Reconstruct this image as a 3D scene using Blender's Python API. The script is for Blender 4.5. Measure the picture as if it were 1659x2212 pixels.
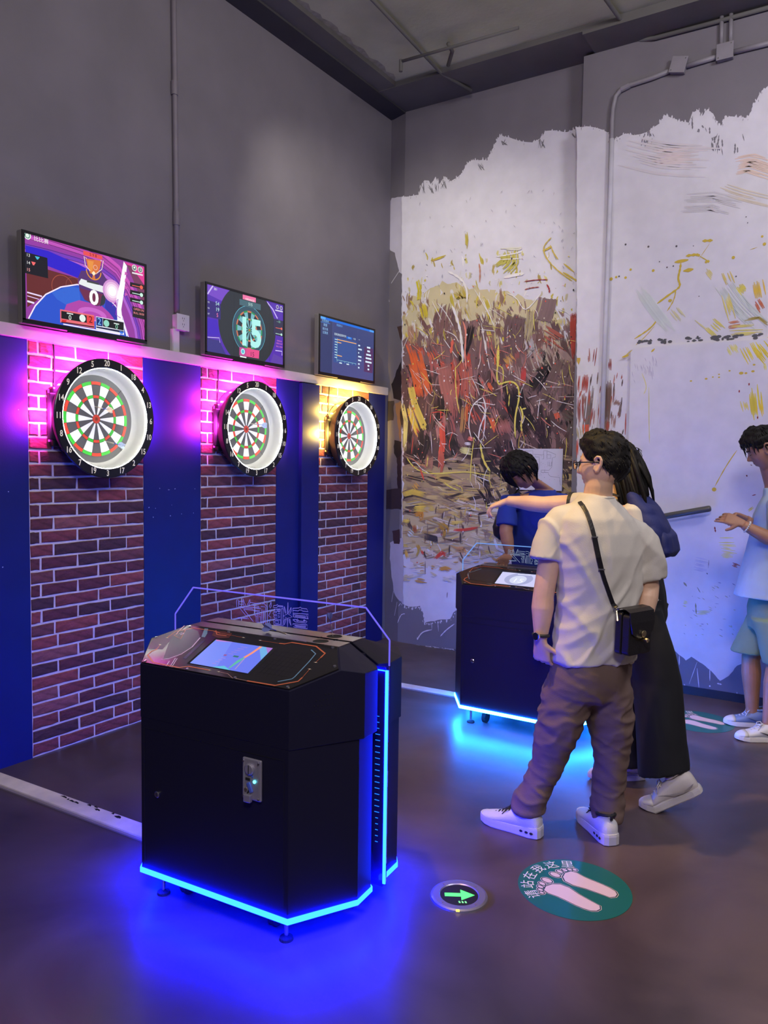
import bpy, bmesh, math, random
import numpy as np
from mathutils import Vector, Matrix, noise
from mathutils.geometry import tessellate_polygon

for o in list(bpy.data.objects):
    bpy.data.objects.remove(o)
SC = bpy.context.scene
COL = SC.collection
PI = math.pi
rnd = random.Random(7)

def srgb(r, g, b):
    f = lambda c: (c/255/12.92) if c/255 <= .04045 else ((c/255+.055)/1.055)**2.4
    return (f(r), f(g), f(b))

# ------------------------------------------------------------------ camera
# world: x runs out from the dart wall, y along it to the mural wall, z up; metres
RC = np.array([[0.84238146, 0.04497133, -0.53700191],
               [0.53869531, -0.04406816, 0.84134735],
               [0.01417182, -0.99801582, -0.06134805]])
CAM = np.array([3.655, 0.0, 1.55])
FPX = 1661.0
cd = bpy.data.cameras.new('camera'); cam = bpy.data.objects.new('camera', cd); COL.objects.link(cam)
cd.sensor_fit = 'VERTICAL'; cd.sensor_height = 24.0; cd.lens = FPX/2212*24.0
cd.clip_start = .05; cd.clip_end = 60
M4 = Matrix.Identity(4)
for i in range(3):
    M4[i][0] = RC[i, 0]; M4[i][1] = -RC[i, 1]; M4[i][2] = -RC[i, 2]; M4[i][3] = CAM[i]
cam.matrix_world = M4
SC.camera = cam

# survey helpers: a sight line of the photograph met with a real surface
def ray(px, py): return RC @ np.array([px-829.5, py-1106, FPX])
def on_y(px, py, y):
    d = ray(px, py); return CAM + d*(y/d[1])
def on_x(px, py, x):
    d = ray(px, py); return CAM + d*((x-CAM[0])/d[0])
def on_z(px, py, z):
    d = ray(px, py); return CAM + d*((z-CAM[2])/d[2])
HF = np.array([-.538, .843])
def at(px, py, hd):
    d = ray(px, py); return Vector(CAM + d*(hd/(d[:2] @ HF)))

# ------------------------------------------------------------------ world, exposure, lamps
SC.view_settings.view_transform = 'Standard'; SC.view_settings.look = 'None'
SC.view_settings.gamma = 1; SC.view_settings.exposure = 0; SC.view_settings.use_curve_mapping = False
W = bpy.data.worlds.new('world'); SC.world = W; W.use_nodes = True
W.node_tree.nodes['Background'].inputs[0].default_value = (.52, .47, .56, 1)
W.node_tree.nodes['Background'].inputs[1].default_value = .13

def lamp(name, kind, loc, target, energy, color, size=.1, spot=60, blend=.5):
    l = bpy.data.lights.new(name, kind); l.energy = energy; l.color = color
    if kind == 'AREA': l.shape = 'DISK'; l.size = size
    else: l.shadow_soft_size = size
    if kind == 'SPOT': l.spot_size = math.radians(spot); l.spot_blend = blend
    o = bpy.data.objects.new(name, l); COL.objects.link(o); o.location = loc
    if target is not None:
        o.rotation_euler = (Vector(target)-Vector(loc)).to_track_quat('-Z', 'Y').to_euler()
    return o
lamp('added_fill', 'AREA', (4.1, -.6, 4.2), (2.2, 5.0, 2.2), 104, (1, .93, .96), 1.2)  # added fill from behind the camera, an unseen source
lamp('added_fill', 'AREA', (4.6, 3.2, 4.35), (2.2, 5.7, 2.2), 56, (.92, .90, 1), .8)  # added unseen fill that lifts the mural wall and pier
lamp('added_ceiling_fill', 'POINT', (1.9, 3.3, 4.15), None, 13, (1, .90, .72), .12)  # added point source to brighten the ceiling and upper walls
lamp('ceiling_spot', 'SPOT', (1.65, 2.0, 4.45), (2.65, 3.15, 1.3), 430, (1, .64, .20), .07, 44, .8)
lamp('ceiling_spot', 'SPOT', (.75, 3.4, 4.35), (.55, 5.7, 2.3), 120, (1, .95, .82), .06, 80, .8)

# ------------------------------------------------------------------ materials
MATS = {}
def mat(name, col, rough=.6, metal=0., var=0., vscale=6., bump=0., bscale=60., emit=None, estr=0., spec=.5, trans=0., alpha=1., coat=0., stretch=None):
    """procedural principled material: base colour varied by noise, fine bump"""
    if name in MATS: return MATS[name]
    m = bpy.data.materials.new(name); m.use_nodes = True; MATS[name] = m
    nt = m.node_tree; N = nt.nodes; L = nt.links; b = N['Principled BSDF']
    c = (*col[:3], 1)
    b.inputs['Base Color'].default_value = c
    b.inputs['Roughness'].default_value = rough; b.inputs['Metallic'].default_value = metal
    b.inputs['Specular IOR Level'].default_value = spec
    if coat: b.inputs['Coat Weight'].default_value = coat; b.inputs['Coat Roughness'].default_value = .08
    if trans: b.inputs['Transmission Weight'].default_value = trans; b.inputs['IOR'].default_value = 1.45
    if alpha < 1: b.inputs['Alpha'].default_value = alpha
    if emit is not None:
        b.inputs['Emission Color'].default_value = (*emit, 1); b.inputs['Emission Strength'].default_value = estr
    tc = N.new('ShaderNodeTexCoord'); src = tc.outputs['Object']
    if stretch:
        mp = N.new('ShaderNodeMapping'); mp.inputs['Scale'].default_value = stretch; L.new(src, mp.inputs[0]); src = mp.outputs[0]
    if var:
        n = N.new('ShaderNodeTexNoise'); n.inputs['Scale'].default_value = vscale; n.inputs['Detail'].default_value = 6; L.new(src, n.inputs['Vector'])
        r = N.new('ShaderNodeValToRGB'); r.color_ramp.elements[0].position = .3; r.color_ramp.elements[1].position = .7
        r.color_ramp.elements[0].color = (*[x*(1-var) for x in col[:3]], 1); r.color_ramp.elements[1].color = (*[min(1, x*(1+var)) for x in col[:3]], 1)
        L.new(n.outputs['Fac'], r.inputs[0]); L.new(r.outputs[0], b.inputs['Base Color'])
    if bump:
        n2 = N.new('ShaderNodeTexNoise'); n2.inputs['Scale'].default_value = bscale; n2.inputs['Detail'].default_value = 4; L.new(src, n2.inputs['Vector'])
        bp = N.new('ShaderNodeBump'); bp.inputs['Strength'].default_value = bump; bp.inputs['Distance'].default_value = .01
        L.new(n2.outputs['Fac'], bp.inputs['Height']); L.new(bp.outputs[0], b.inputs['Normal'])
    return m
def glow(name, col, strength):
    if name in MATS: return MATS[name]
    m = bpy.data.materials.new(name); m.use_nodes = True; MATS[name] = m
    nt = m.node_tree; nt.nodes.remove(nt.nodes['Principled BSDF'])
    e = nt.nodes.new('ShaderNodeEmission'); e.inputs[0].default_value = (*col, 1); e.inputs[1].default_value = strength
    nt.links.new(e.outputs[0], nt.nodes['Material Output'].inputs[0])
    return m
def print_mat(name, emit=0., rough=.5, grain=0., gscale=80., metal=0., bump=0.):
    """flat print: colour from the mesh's own colour attribute; emit > 0 for a lit screen"""
    if name in MATS: return MATS[name]
    m = bpy.data.materials.new(name); m.use_nodes = True; MATS[name] = m
    nt = m.node_tree; N = nt.nodes; L = nt.links; b = N['Principled BSDF']
    a = N.new('ShaderNodeAttribute'); a.attribute_name = 'Col'
    src = a.outputs['Color']
    if grain:
        tc = N.new('ShaderNodeTexCoord')
        n = N.new('ShaderNodeTexNoise'); n.inputs['Scale'].default_value = gscale; n.inputs['Detail'].default_value = 5; L.new(tc.outputs['Object'], n.inputs['Vector'])
        mr = N.new('ShaderNodeMapRange'); mr.inputs[1].default_value = .3; mr.inputs[2].default_value = .7
        mr.inputs[3].default_value = 1-grain; mr.inputs[4].default_value = 1+grain; L.new(n.outputs['Fac'], mr.inputs[0])
        mx = N.new('ShaderNodeVectorMath'); mx.operation = 'SCALE'; L.new(src, mx.inputs[0]); L.new(mr.outputs[0], mx.inputs['Scale']); src = mx.outputs[0]
        if bump:
            bp = N.new('ShaderNodeBump'); bp.inputs['Strength'].default_value = bump; bp.inputs['Distance'].default_value = .004
            L.new(n.outputs['Fac'], bp.inputs['Height']); L.new(bp.outputs[0], b.inputs['Normal'])
    if emit:
        L.new(src, b.inputs['Emission Color']); b.inputs['Emission Strength'].default_value = emit
        b.inputs['Base Color'].default_value = (.01, .01, .012, 1); b.inputs['Roughness'].default_value = .25
    else:
        L.new(src, b.inputs['Base Color']); b.inputs['Roughness'].default_value = rough; b.inputs['Metallic'].default_value = metal
    return m

# ------------------------------------------------------------------ object helpers
def link(name, me, m=None, parent=None, loc=None, rot=None, smooth=False, bevel=0, seg=2):
    o = bpy.data.objects.new(name, me); COL.objects.link(o)
    if m is not None and not me.materials: me.materials.append(m)
    if parent is not None: o.parent = parent
    if loc is not None: o.location = loc
    if rot is not None: o.rotation_euler = rot
    if smooth:
        me.polygons.foreach_set('use_smooth', [True]*len(me.polygons))
    if bevel:
        b = o.modifiers.new('bevel', 'BEVEL'); b.width = bevel; b.segments = seg; b.limit_method = 'ANGLE'; b.angle_limit = math.radians(35)
    return o
def tag(o, label=None, cat=None, group=None, kind=None):
    if label: o['label'] = label
    if cat: o['category'] = cat
    if group: o['group'] = group
    if kind: o['kind'] = kind
    return o
def thing(name, label, cat, loc=(0, 0, 0), rz=0., group=None):
    o = bpy.data.objects.new(name, None); COL.objects.link(o); o.empty_display_size = .1
    o.location = loc; o.rotation_euler = (0, 0, rz)
    return tag(o, label, cat, group)
def copy_tree(o, parent=None):
    c = o.copy(); COL.objects.link(c); c.parent = parent
    for ch in list(o.children): copy_tree(ch, c)
    return c

class MB:
    """collects shapes into one mesh"""
    def __init__(s): s.v = []; s.f = []; s.c = None
    def add(s, vs, fs):
        n = len(s.v); s.v += [tuple(v) for v in vs]; s.f += [tuple(i+n for i in f) for f in fs]; return s
    def box(s, c, d, rz=0., mtx=None):
        x, y, z = [k/2 for k in d]
        vs = [Vector(p) for p in ((-x, -y, -z), (x, -y, -z), (x, y, -z), (-x, y, -z), (-x, -y, z), (x, -y, z), (x, y, z), (-x, y, z))]
        R = mtx if mtx is not None else Matrix.Rotation(rz, 3, 'Z')
        return s.add([R @ v + Vector(c) for v in vs], [(0, 3, 2, 1), (4, 5, 6, 7), (0, 1, 5, 4), (1, 2, 6, 5), (2, 3, 7, 6), (3, 0, 4, 7)])
    def prism(s, poly, z0, z1):
        """poly counter-clockwise (x, y); z0/z1 numbers or per-vertex lists"""
        n = len(poly)
        a = z0 if isinstance(z0, (list, tuple)) else [z0]*n
        b = z1 if isinstance(z1, (list, tuple)) else [z1]*n
        vs = [(p[0], p[1], a[i]) for i, p in enumerate(poly)] + [(p[0], p[1], b[i]) for i, p in enumerate(poly)]
        fs = [tuple(range(n-1, -1, -1)), tuple(range(n, 2*n))] + [(i, (i+1) % n, n+(i+1) % n, n+i) for i in range(n)]
        return s.add(vs, fs)
    def slab(s, pts, nrm, t):
        """planar polygon of 3-D points given a thickness t along nrm"""
        n = len(pts); N = Vector(nrm).normalized()*t
        vs = [Vector(p) for p in pts] + [Vector(p)+N for p in pts]
        fs = [tuple(range(n-1, -1, -1)), tuple(range(n, 2*n))] + [(i, (i+1) % n, n+(i+1) % n, n+i) for i in range(n)]
        return s.add(vs, fs)
    def cyl(s, p0, p1, r0, r1=None, n=16, caps=True):
        r1 = r0 if r1 is None else r1
        p0 = Vector(p0); p1 = Vector(p1); d = (p1-p0).normalized()
        a = d.orthogonal().normalized(); b = d.cross(a)
        vs = [p0+(a*math.cos(t)+b*math.sin(t))*r0 for t in [2*PI*i/n for i in range(n)]] + [p1+(a*math.cos(t)+b*math.sin(t))*r1 for t in [2*PI*i/n for i in range(n)]]
        fs = [(i, (i+1) % n, n+(i+1) % n, n+i) for i in range(n)]
        if caps: fs += [tuple(range(n-1, -1, -1)), tuple(range(n, 2*n))]
        return s.add(vs, fs)
    def tube(s, pts, rad, n=10, caps=True):
        """round tube along a polyline; rad number or list"""
        P = [Vector(p) for p in pts]; k = len(P)
        R = rad if isinstance(rad, (list, tuple)) else [rad]*k
        T = [(P[min(i+1, k-1)]-P[max(i-1, 0)]).normalized() for i in range(k)]
        a = T[0].orthogonal().normalized(); vs = []
        for i in range(k):
            a = (a - T[i]*a.dot(T[i])).normalized(); b = T[i].cross(a)
            vs += [P[i]+(a*math.cos(2*PI*j/n)+b*math.sin(2*PI*j/n))*R[i] for j in range(n)]
        fs = [(i*n+j, i*n+(j+1) % n, (i+1)*n+(j+1) % n, (i+1)*n+j) for i in range(k-1) for j in range(n)]
        if caps: fs += [tuple(range(n-1, -1, -1)), tuple(range((k-1)*n, k*n))]
        return s.add(vs, fs)
    def lathe(s, prof, n=48, axis='X', c=(0, 0, 0), closed=False):
        """profile of (along axis, radius) pairs"""
        vs = []
        for a, r in prof:
            for j in range(n):
                t = 2*PI*j/n
                vs.append((c[0]+a, c[1]+r*math.sin(t), c[2]+r*math.cos(t)) if axis == 'X' else (c[0]+r*math.cos(t), c[1]+r*math.sin(t), c[2]+a))
        k = len(prof); fs = []
        for i in range(k if closed else k-1):
            i2 = (i+1) % k
            for j in range(n):
                j2 = (j+1) % n
                q = (i*n+j, i2*n+j, i2*n+j2, i*n+j2)
                fs.append(q if axis == 'X' else q[::-1])
        return s.add(vs, fs)
    def loft(s, secs, n=24, power=2.0):
        """sections (centre, half-vector a, half-vector b), capped"""
        vs = []
        for sec in secs:
            c, a, b = Vector(sec[0]), Vector(sec[1]), Vector(sec[2])
            pw = sec[3] if len(sec) > 3 else power
            for j in range(n):
                t = 2*PI*j/n; ct, st = math.cos(t), math.sin(t)
                vs.append(c + a*(math.copysign(abs(ct)**(2/pw), ct)) + b*(math.copysign(abs(st)**(2/pw), st)))
        k = len(secs)
        fs = [(i*n+j, i*n+(j+1) % n, (i+1)*n+(j+1) % n, (i+1)*n+j) for i in range(k-1) for j in range(n)]
        fs += [tuple(range(n-1, -1, -1)), tuple(range((k-1)*n, k*n))]
        return s.add(vs, fs)
    def ball(s, c, r, n=12):
        r = r if isinstance(r, (list, tuple)) else (r, r, r)
        c = Vector(c); m = max(6, n//2); vs = [c+Vector((0, 0, r[2]))]
        for i in range(1, m):
            p = PI*i/m
            vs += [c+Vector((r[0]*math.sin(p)*math.cos(2*PI*j/n), r[1]*math.sin(p)*math.sin(2*PI*j/n), r[2]*math.cos(p))) for j in range(n)]
        vs.append(c-Vector((0, 0, r[2]))); e = len(vs)-1
        fs = [(0, 1+j, 1+(j+1) % n) for j in range(n)]
        for i in range(m-2):
            fs += [(1+i*n+j, 1+(i+1)*n+j, 1+(i+1)*n+(j+1) % n, 1+i*n+(j+1) % n) for j in range(n)]
        fs += [(e, 1+(m-2)*n+(j+1) % n, 1+(m-2)*n+j) for j in range(n)]
        return s.add(vs, fs)
    def mesh(s, name='m'):
        me = bpy.data.meshes.new(name); me.from_pydata(s.v, [], s.f); me.validate(); me.update(); return me
    def build(s, name, m, parent=None, **k): return link(name, s.mesh(name), m, parent, **k)

def struct(name, mb, m, **k): return tag(mb.build(name, m, **k), kind='structure')

_txt = {}
def text2d(string, size=1.0, bold=0.):
    """outline of a string from Blender's own font: 2-D verts and faces, centred, cap height about size*0.7"""
    if (string, bold) in _txt: v, f = _txt[string, bold]
    else:
        cu = bpy.data.curves.new('t', 'FONT'); cu.body = string; cu.align_x = 'CENTER'; cu.align_y = 'CENTER'; cu.resolution_u = 3; cu.offset = bold
        o = bpy.data.objects.new('t', cu); COL.objects.link(o)
        me = bpy.data.meshes.new_from_object(o.evaluated_get(bpy.context.evaluated_depsgraph_get()))
        v = [(p.co.x, p.co.y) for p in me.vertices]; f = [tuple(p.vertices) for p in me.polygons]
        bpy.data.objects.remove(o); bpy.data.curves.remove(cu); bpy.data.meshes.remove(me)
        _txt[string, bold] = (v, f)
    return [(x*size, y*size) for x, y in v], f

class Print:
    """flat coloured artwork on a plane: origin, unit vectors U and V, normal N; later polygons lie a hair above earlier ones"""
    def __init__(s, origin, U, V, N=None, eps=2e-5):
        s.o = Vector(origin); s.U = Vector(U); s.V = Vector(V); s.N = Vector(N) if N is not None else s.U.cross(s.V).normalized()
        s.v = []; s.f = []; s.c = []; s.k = 0; s.eps = eps; s.clip = None
    def raw(s, pts, fs, col, up=True):
        if up: s.k += 1
        if s.clip and any(not (s.clip[0] <= p[0] <= s.clip[2] and s.clip[1] <= p[1] <= s.clip[3]) for p in pts):
            np_, nf = [], []
            for f in fs:                      # cut every face back to the edge of the screen
                q = [(pts[i][0], pts[i][1]) for i in f]
                for ax, lim_, sg in ((0, s.clip[0], 1), (0, s.clip[2], -1), (1, s.clip[1], 1), (1, s.clip[3], -1)):
                    r = []
                    for a, b in zip(q, q[1:]+q[:1]):
                        da, db = (a[ax]-lim_)*sg, (b[ax]-lim_)*sg
                        if da >= 0: r.append(a)
                        if (da >= 0) != (db >= 0): t = da/(da-db); r.append((a[0]+(b[0]-a[0])*t, a[1]+(b[1]-a[1])*t))
                    q = r
                    if len(q) < 3: break
                if len(q) >= 3: nf.append(tuple(range(len(np_), len(np_)+len(q)))); np_ += q
            pts, fs = np_, nf
            if not pts: return
        n = len(s.v); off = s.N*(s.k*s.eps)
        s.v += [s.o+s.U*p[0]+s.V*p[1]+off for p in pts]
        s.f += [tuple(i+n for i in f) for f in fs]; s.c += [col]*len(pts) if not isinstance(col, list) else col
    def poly(s, pts, col):
        if len(pts) < 7: s.raw(pts, [tuple(range(len(pts)))], col); return
        tri = tessellate_polygon([[Vector((p[0], p[1], 0)) for p in pts]]); s.raw(pts, [tuple(t) for t in tri], col)
    def rect(s, x0, y0, x1, y1, col): s.poly([(x0, y0), (x1, y0), (x1, y1), (x0, y1)], col)
    def disc(s, cx, cy, rx, col, ry=None, n=24, a0=0, a1=2*PI):
        ry = rx if ry is None else ry
        s.poly([(cx+rx*math.cos(a0+(a1-a0)*i/n), cy+ry*math.sin(a0+(a1-a0)*i/n)) for i in range(n+(0 if a1-a0 > 6.2 else 1))], col)
    def line(s, pts, w, col, closed=False):
        """ribbon of width w (number or list) along points"""
        P = [Vector(p) for p in pts]
        if closed: P.append(P[0])
        k = len(P); Wd = w if isinstance(w, list) else [w]*k; vs = []
        for i in range(k):
            a = P[max(i-1, 0)]; b = P[min(i+1, k-1)]; d = (b-a)
            d = d.normalized() if d.length > 1e-9 else Vector((1, 0)); n = Vector((-d.y, d.x))*Wd[i]/2
            vs += [(P[i]+n)[:], (P[i]-n)[:]]
        s.raw(vs, [(2*i, 2*i+1, 2*i+3, 2*i+2) for i in range(k-1)], col)
    def arc(s, cx, cy, r, a0, a1, w, col, n=24, ry=None):
        ry = r if ry is None else ry
        s.line([(cx+r*math.cos(a0+(a1-a0)*i/n), cy+ry*math.sin(a0+(a1-a0)*i/n)) for i in range(n+1)], w, col)
    def text(s, string, x, y, size, col, sx=1., rot=0., bold=0.):
        v, f = text2d(string, size, bold); c, q = math.cos(rot), math.sin(rot)
        s.raw([(x+(a*sx)*c-b*q, y+(a*sx)*q+b*c) for a, b in v], f, col)
    def build(s, name, m, parent=None):
        me = bpy.data.meshes.new(name); me.from_pydata([tuple(v) for v in s.v], [], s.f); me.update()
        at_ = me.color_attributes.new('Col', 'FLOAT_COLOR', 'POINT')
        at_.data.foreach_set('color', np.array([(*c[:3], 1.) for c in s.c], dtype=np.float32).ravel())
        return link(name, me, m, parent)
# ================================================================== THE ROOM
M_grey = mat('grey_wall_paint', srgb(118, 112, 118), .75, var=.10, vscale=2.2, bump=.08, bscale=90)
M_ceil = mat('raw_grey_ceiling', srgb(176, 176, 150), .85, var=.18, vscale=1.6, bump=.15, bscale=40)
M_ceil_d = mat('dark_grey_soffit', srgb(62, 60, 62), .85, var=.12, vscale=3)
M_ceil_b = mat('band_grey', srgb(96, 93, 90), .85, var=.15, vscale=2.5, bump=.1, bscale=50)
M_blue = mat('blue_wall_paint', srgb(9, 23, 104), .55, var=.10, vscale=5, bump=.05, bscale=120)
M_mortar = mat('pale_mortar', srgb(232, 222, 220), .85, var=.1, vscale=30, bump=.2, bscale=150)
M_white = mat('white_plastic', srgb(205, 200, 200), .5, var=.05, vscale=8)
M_trimwhite = mat('white_trim_paint', srgb(200, 192, 190), .55, var=.06, vscale=10)

def floor_material():
    m = bpy.data.materials.new('brown_epoxy_floor'); m.use_nodes = True
    nt = m.node_tree; N = nt.nodes; L = nt.links; b = N['Principled BSDF']
    tc = N.new('ShaderNodeTexCoord')
    n1 = N.new('ShaderNodeTexNoise'); n1.inputs['Scale'].default_value = 1.3; n1.inputs['Detail'].default_value = 8; n1.inputs['Distortion'].default_value = 1.2
    L.new(tc.outputs['Object'], n1.inputs['Vector'])
    r = N.new('ShaderNodeValToRGB'); e = r.color_ramp.elements
    e[0].position = .32; e[0].color = (*srgb(66, 54, 56), 1); e[1].position = .68; e[1].color = (*srgb(104, 88, 90), 1)
    L.new(n1.outputs['Fac'], r.inputs[0]); L.new(r.outputs[0], b.inputs['Base Color'])
    n2 = N.new('ShaderNodeTexNoise'); n2.inputs['Scale'].default_value = 4; n2.inputs['Detail'].default_value = 6
    L.new(tc.outputs['Object'], n2.inputs['Vector'])
    mr = N.new('ShaderNodeMapRange'); mr.inputs[3].default_value = .26; mr.inputs[4].default_value = .44
    L.new(n2.outputs['Fac'], mr.inputs[0]); L.new(mr.outputs[0], b.inputs['Roughness'])
    n3 = N.new('ShaderNodeTexNoise'); n3.inputs['Scale'].default_value = 14; n3.inputs['Detail'].default_value = 5
    L.new(tc.outputs['Object'], n3.inputs['Vector'])
    bp = N.new('ShaderNodeBump'); bp.inputs['Strength'].default_value = .025; bp.inputs['Distance'].default_value = .01
    L.new(n3.outputs['Fac'], bp.inputs['Height']); L.new(bp.outputs[0], b.inputs['Normal'])
    return m
M_floor = floor_material()

HC = 4.56                    # ceiling height
struct('floor', MB().box((2.9, 1.6, -.05), (6.2, 8.6, .1)), M_floor)
struct('ceiling', MB().box((2.9, 1.6, HC+.05), (6.2, 8.6, .1)), M_ceil)
wall_left = struct('wall_left', MB().box((-.1, 1.55, 2.28), (.2, 8.5, 4.56)), M_grey)
# mural wall: main face at y 5.70, its left 18 cm angled back so that it shades darker, and a pier that stands forward to the right
back = MB()
back.prism([(0, 5.76), (.178, 5.70), (1.752, 5.70), (1.752, 5.9), (0, 5.9)], 0, 4.56)
wall_back = struct('wall_back', back, M_grey)
wall_right = struct('wall_back', MB().prism([(1.75, 5.57), (6.0, 5.57), (6.0, 5.9), (1.75, 5.9)], 0, 4.50), M_grey)
# painted bands and the drop along the top of the walls
struct('trim_1', MB().box((.088, 1.7, 4.535), (.176, 8.1, .05)), M_ceil_d)
struct('trim_2', MB().prism([(.176, -2.4), (.33, -2.4), (.33, 5.29), (.176, 5.29)], 4.525, 4.56), M_ceil_b)
struct('trim_3', MB().prism([(.176, 5.29), (1.83, 5.29), (1.83, 5.70), (.176, 5.70)], 4.520, 4.56), M_ceil_b)
struct('trim_4', MB().prism([(1.83, 5.29), (6, 5.29), (6, 5.62), (1.83, 5.62)], 4.50, 4.56), M_ceil_b)
# ragged edge of bright plaster along the band
pe = Print((0, 0, 4.5595), (1, 0, 0), (0, 1, 0), (0, 0, -1))
r0 = random.Random(3); pts = []
y = -2.0
while y < 5.28:
    pts.append((.345+r0.uniform(0, .045), y)); y += r0.uniform(.03, .14)
pe.poly([(.325, -2.0)]+pts+[(.325, 5.28)], srgb(150, 146, 132))
tag(pe.build('trim_5', print_mat('ceiling_print', rough=.9, grain=.2, gscale=20)), kind='structure')

# blue lower wall panels standing 2 cm proud, the white ledge above them
ZT = 2.155
PANELS = [(2.325, 3.055), (3.507, 4.243), (4.707, 5.427)]
struct('trim_6', MB().box((.0125, (-2.6+2.325)/2, ZT/2), (.025, 2.325+2.6, ZT)), M_blue)
struct('trim_7', MB().box((.0125, 3.281, ZT/2), (.025, .452, ZT)), M_blue)
struct('trim_8', MB().box((.0125, 4.37, ZT/2), (.025, .254, ZT)), M_blue)
struct('trim_9', MB().box((.0275, 4.602, ZT/2-.004), (.055, .21, ZT-.008)), M_blue, bevel=.004)
struct('trim_10', MB().box((.0125, 5.555, ZT/2), (.025, .256, ZT)), M_blue)
chips = Print((.0252, 0, 0), (0, 1, 0), (0, 0, 1), (1, 0, 0)); q0 = random.Random(9)
for px, py in ((345, 1055), (364, 1058), (322, 1096), (336, 1098), (371, 1091), (378, 1056), (368, 1114), (392, 1110), (331, 1117), (421, 1056), (418, 1108), (366, 1058), (40, 885), (18, 1062), (6, 1225)):
    c0 = on_x(px, py, .025); r_ = q0.uniform(.0025, .005); chips.poly([(c0[1]+r_*math.cos(a)*q0.uniform(.5, 1.3), c0[2]+r_*math.sin(a)*q0.uniform(.5, 1.3)) for a in [k*PI/3 for k in range(6)]], srgb(190, 190, 220))
tag(chips.build('trim_13', print_mat('flat_print', rough=.6)), kind='structure')
struct('trim_11', MB().box((.022, 1.55, ZT+.032), (.044, 8.3, .064)), M_trimwhite, bevel=.003)

# brick strips: mortar bed + single bricks, two courses repeating
M_brick = []
for i, c in enumerate([(128, 64, 64), (104, 54, 58), (146, 86, 82), (84, 52, 56), (118, 68, 66), (150, 74, 68)]):
    m = mat('brick_%d' % i, srgb(*c), .8, var=.38, vscale=22, bump=.55, bscale=55, stretch=(1, .7, 1.6)); M_brick.append(m)
rb = random.Random(11)
def brick_mesh(w, h, seed):
    """a hand-made looking brick face: bevelled slab with an uneven outline (34 triangles)"""
    q = random.Random(seed); d = .007
    n = [(-w/2, -h/2), (-w/6, -h/2), (w/5, -h/2), (w/2, -h/2), (w/2, h/2), (w/6, h/2), (-w/5, h/2), (-w/2, h/2)]
    o = [(a+q.uniform(-.002, .002), b+q.uniform(-.0022, .0022)) for a, b in n]
    inn = [(a*(1-.006/w*1.6), b*(1-.006/h*1.6)) for a, b in o]
    b = MB()
    vs = [(0, a, c) for a, c in o]+[(d*.6, a, c) for a, c in o]+[(d+q.uniform(-.001, .001), a, c) for a, c in inn]
    fs = [(i, (i+1) % 8, 8+(i+1) % 8, 8+i) for i in range(8)]+[(8+i, 8+(i+1) % 8, 16+(i+1) % 8, 16+i) for i in range(8)]
    fs += [(16, 17, 22, 23), (17, 18, 21, 22), (18, 19, 20, 21)]
    b.add(vs, fs); return b.mesh('brick')
COURSE = .0694; MJ = .0125
ROWS = [[0, .085, .385, .675, 1.0], [0, .19, .565, .83, 1.0]]
ROWS2 = [[0, .215, .52, .84, 1.0], [0, .385, .70, .88, 1.0]]
for pi, (y0, y1) in enumerate(PANELS):
    wd = y1-y0
    bed = MB().box((.010, (y0+y1)/2, ZT/2), (.020, wd, ZT)).build('mortar_bed', M_mortar, wall_left)
    cache = {}
    nrow = int(ZT/COURSE)+1
    for r in range(nrow):
        zt = ZT-r*COURSE; zb = max(zt-COURSE, 0.0)
        if zt-zb < .02: continue
        lay = (ROWS if r < nrow-10 else ROWS2)[r % 2]
        for k in range(len(lay)-1):
            a = y0+lay[k]*wd; b = y0+lay[k+1]*wd
            w = b-a-(MJ if k < len(lay)-2 else MJ/2)-(0 if k else MJ/2*0); h = zt-zb-MJ
            var = rb.randrange(3); mi = rb.choice([0, 0, 1, 1, 2, 3, 3, 4, 5])
            key = (round(w, 3), round(h, 3), var, mi)
            if key not in cache:
                cache[key] = brick_mesh(w-.001, h, hash(key) & 0xffff); cache[key].materials.append(M_brick[mi])
            o = bpy.data.objects.new('brick', cache[key]); COL.objects.link(o); o.parent = bed
            o.location = (.0195, a+(b-a)/2, (zt+zb)/2)

# floor strips (white painted lane dividers) -------------------------------------------
M_strip = mat('worn_white_strip', srgb(240, 226, 206), .5, var=.12, vscale=9, bump=.2, bscale=40)
M_wear = mat('black_scuff', srgb(40, 34, 34), .7)
def strip(x0, y0, x1, y1, w, label, worn):
    t = thing('floor_strip', label, 'strip', ((x0+x1)/2, (y0+y1)/2, 0), math.atan2(y1-y0, x1-x0), 'white lane strips on the floor')
    L_ = math.hypot(x1-x0, y1-y0)
    MB().prism([(-L_/2, -w/2), (L_/2, -w/2), (L_/2, w/2), (-L_/2, w/2)], .0, .014).build('strip_body', M_strip, t, bevel=.003)
    MB().prism([(-L_/2, -w/2-.012), (L_/2, -w/2-.012), (L_/2, -w/2+.004), (-L_/2, -w/2+.004)], .0, .006).build('edge_profile', mat('strip_edge', srgb(150, 138, 140), .4), t)
    p = Print((0, 0, .0145), (1, 0, 0), (0, 1, 0)); q = random.Random(5)
    for k in range(worn):
        a = q.uniform(-.1, .3); b_ = w/2-.006-q.uniform(0, .02); l = q.uniform(.01, .05)
        p.poly([(a, b_), (a+l, b_-.004), (a+l*.8, b_+.006), (a+.3*l, b_+.01)], (.01, .008, .008))
    if worn: p.build('scuff_marks', print_mat('scuff_print', rough=.8), t)
strip(.02, 2.065, 1.30, 2.105, .085, 'long white painted strip on the floor at lower left, ending behind the near console', 14)
strip(.85, 4.55, 1.50, 4.58, .075, 'short white strip on the floor between the two consoles', 0)
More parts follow.
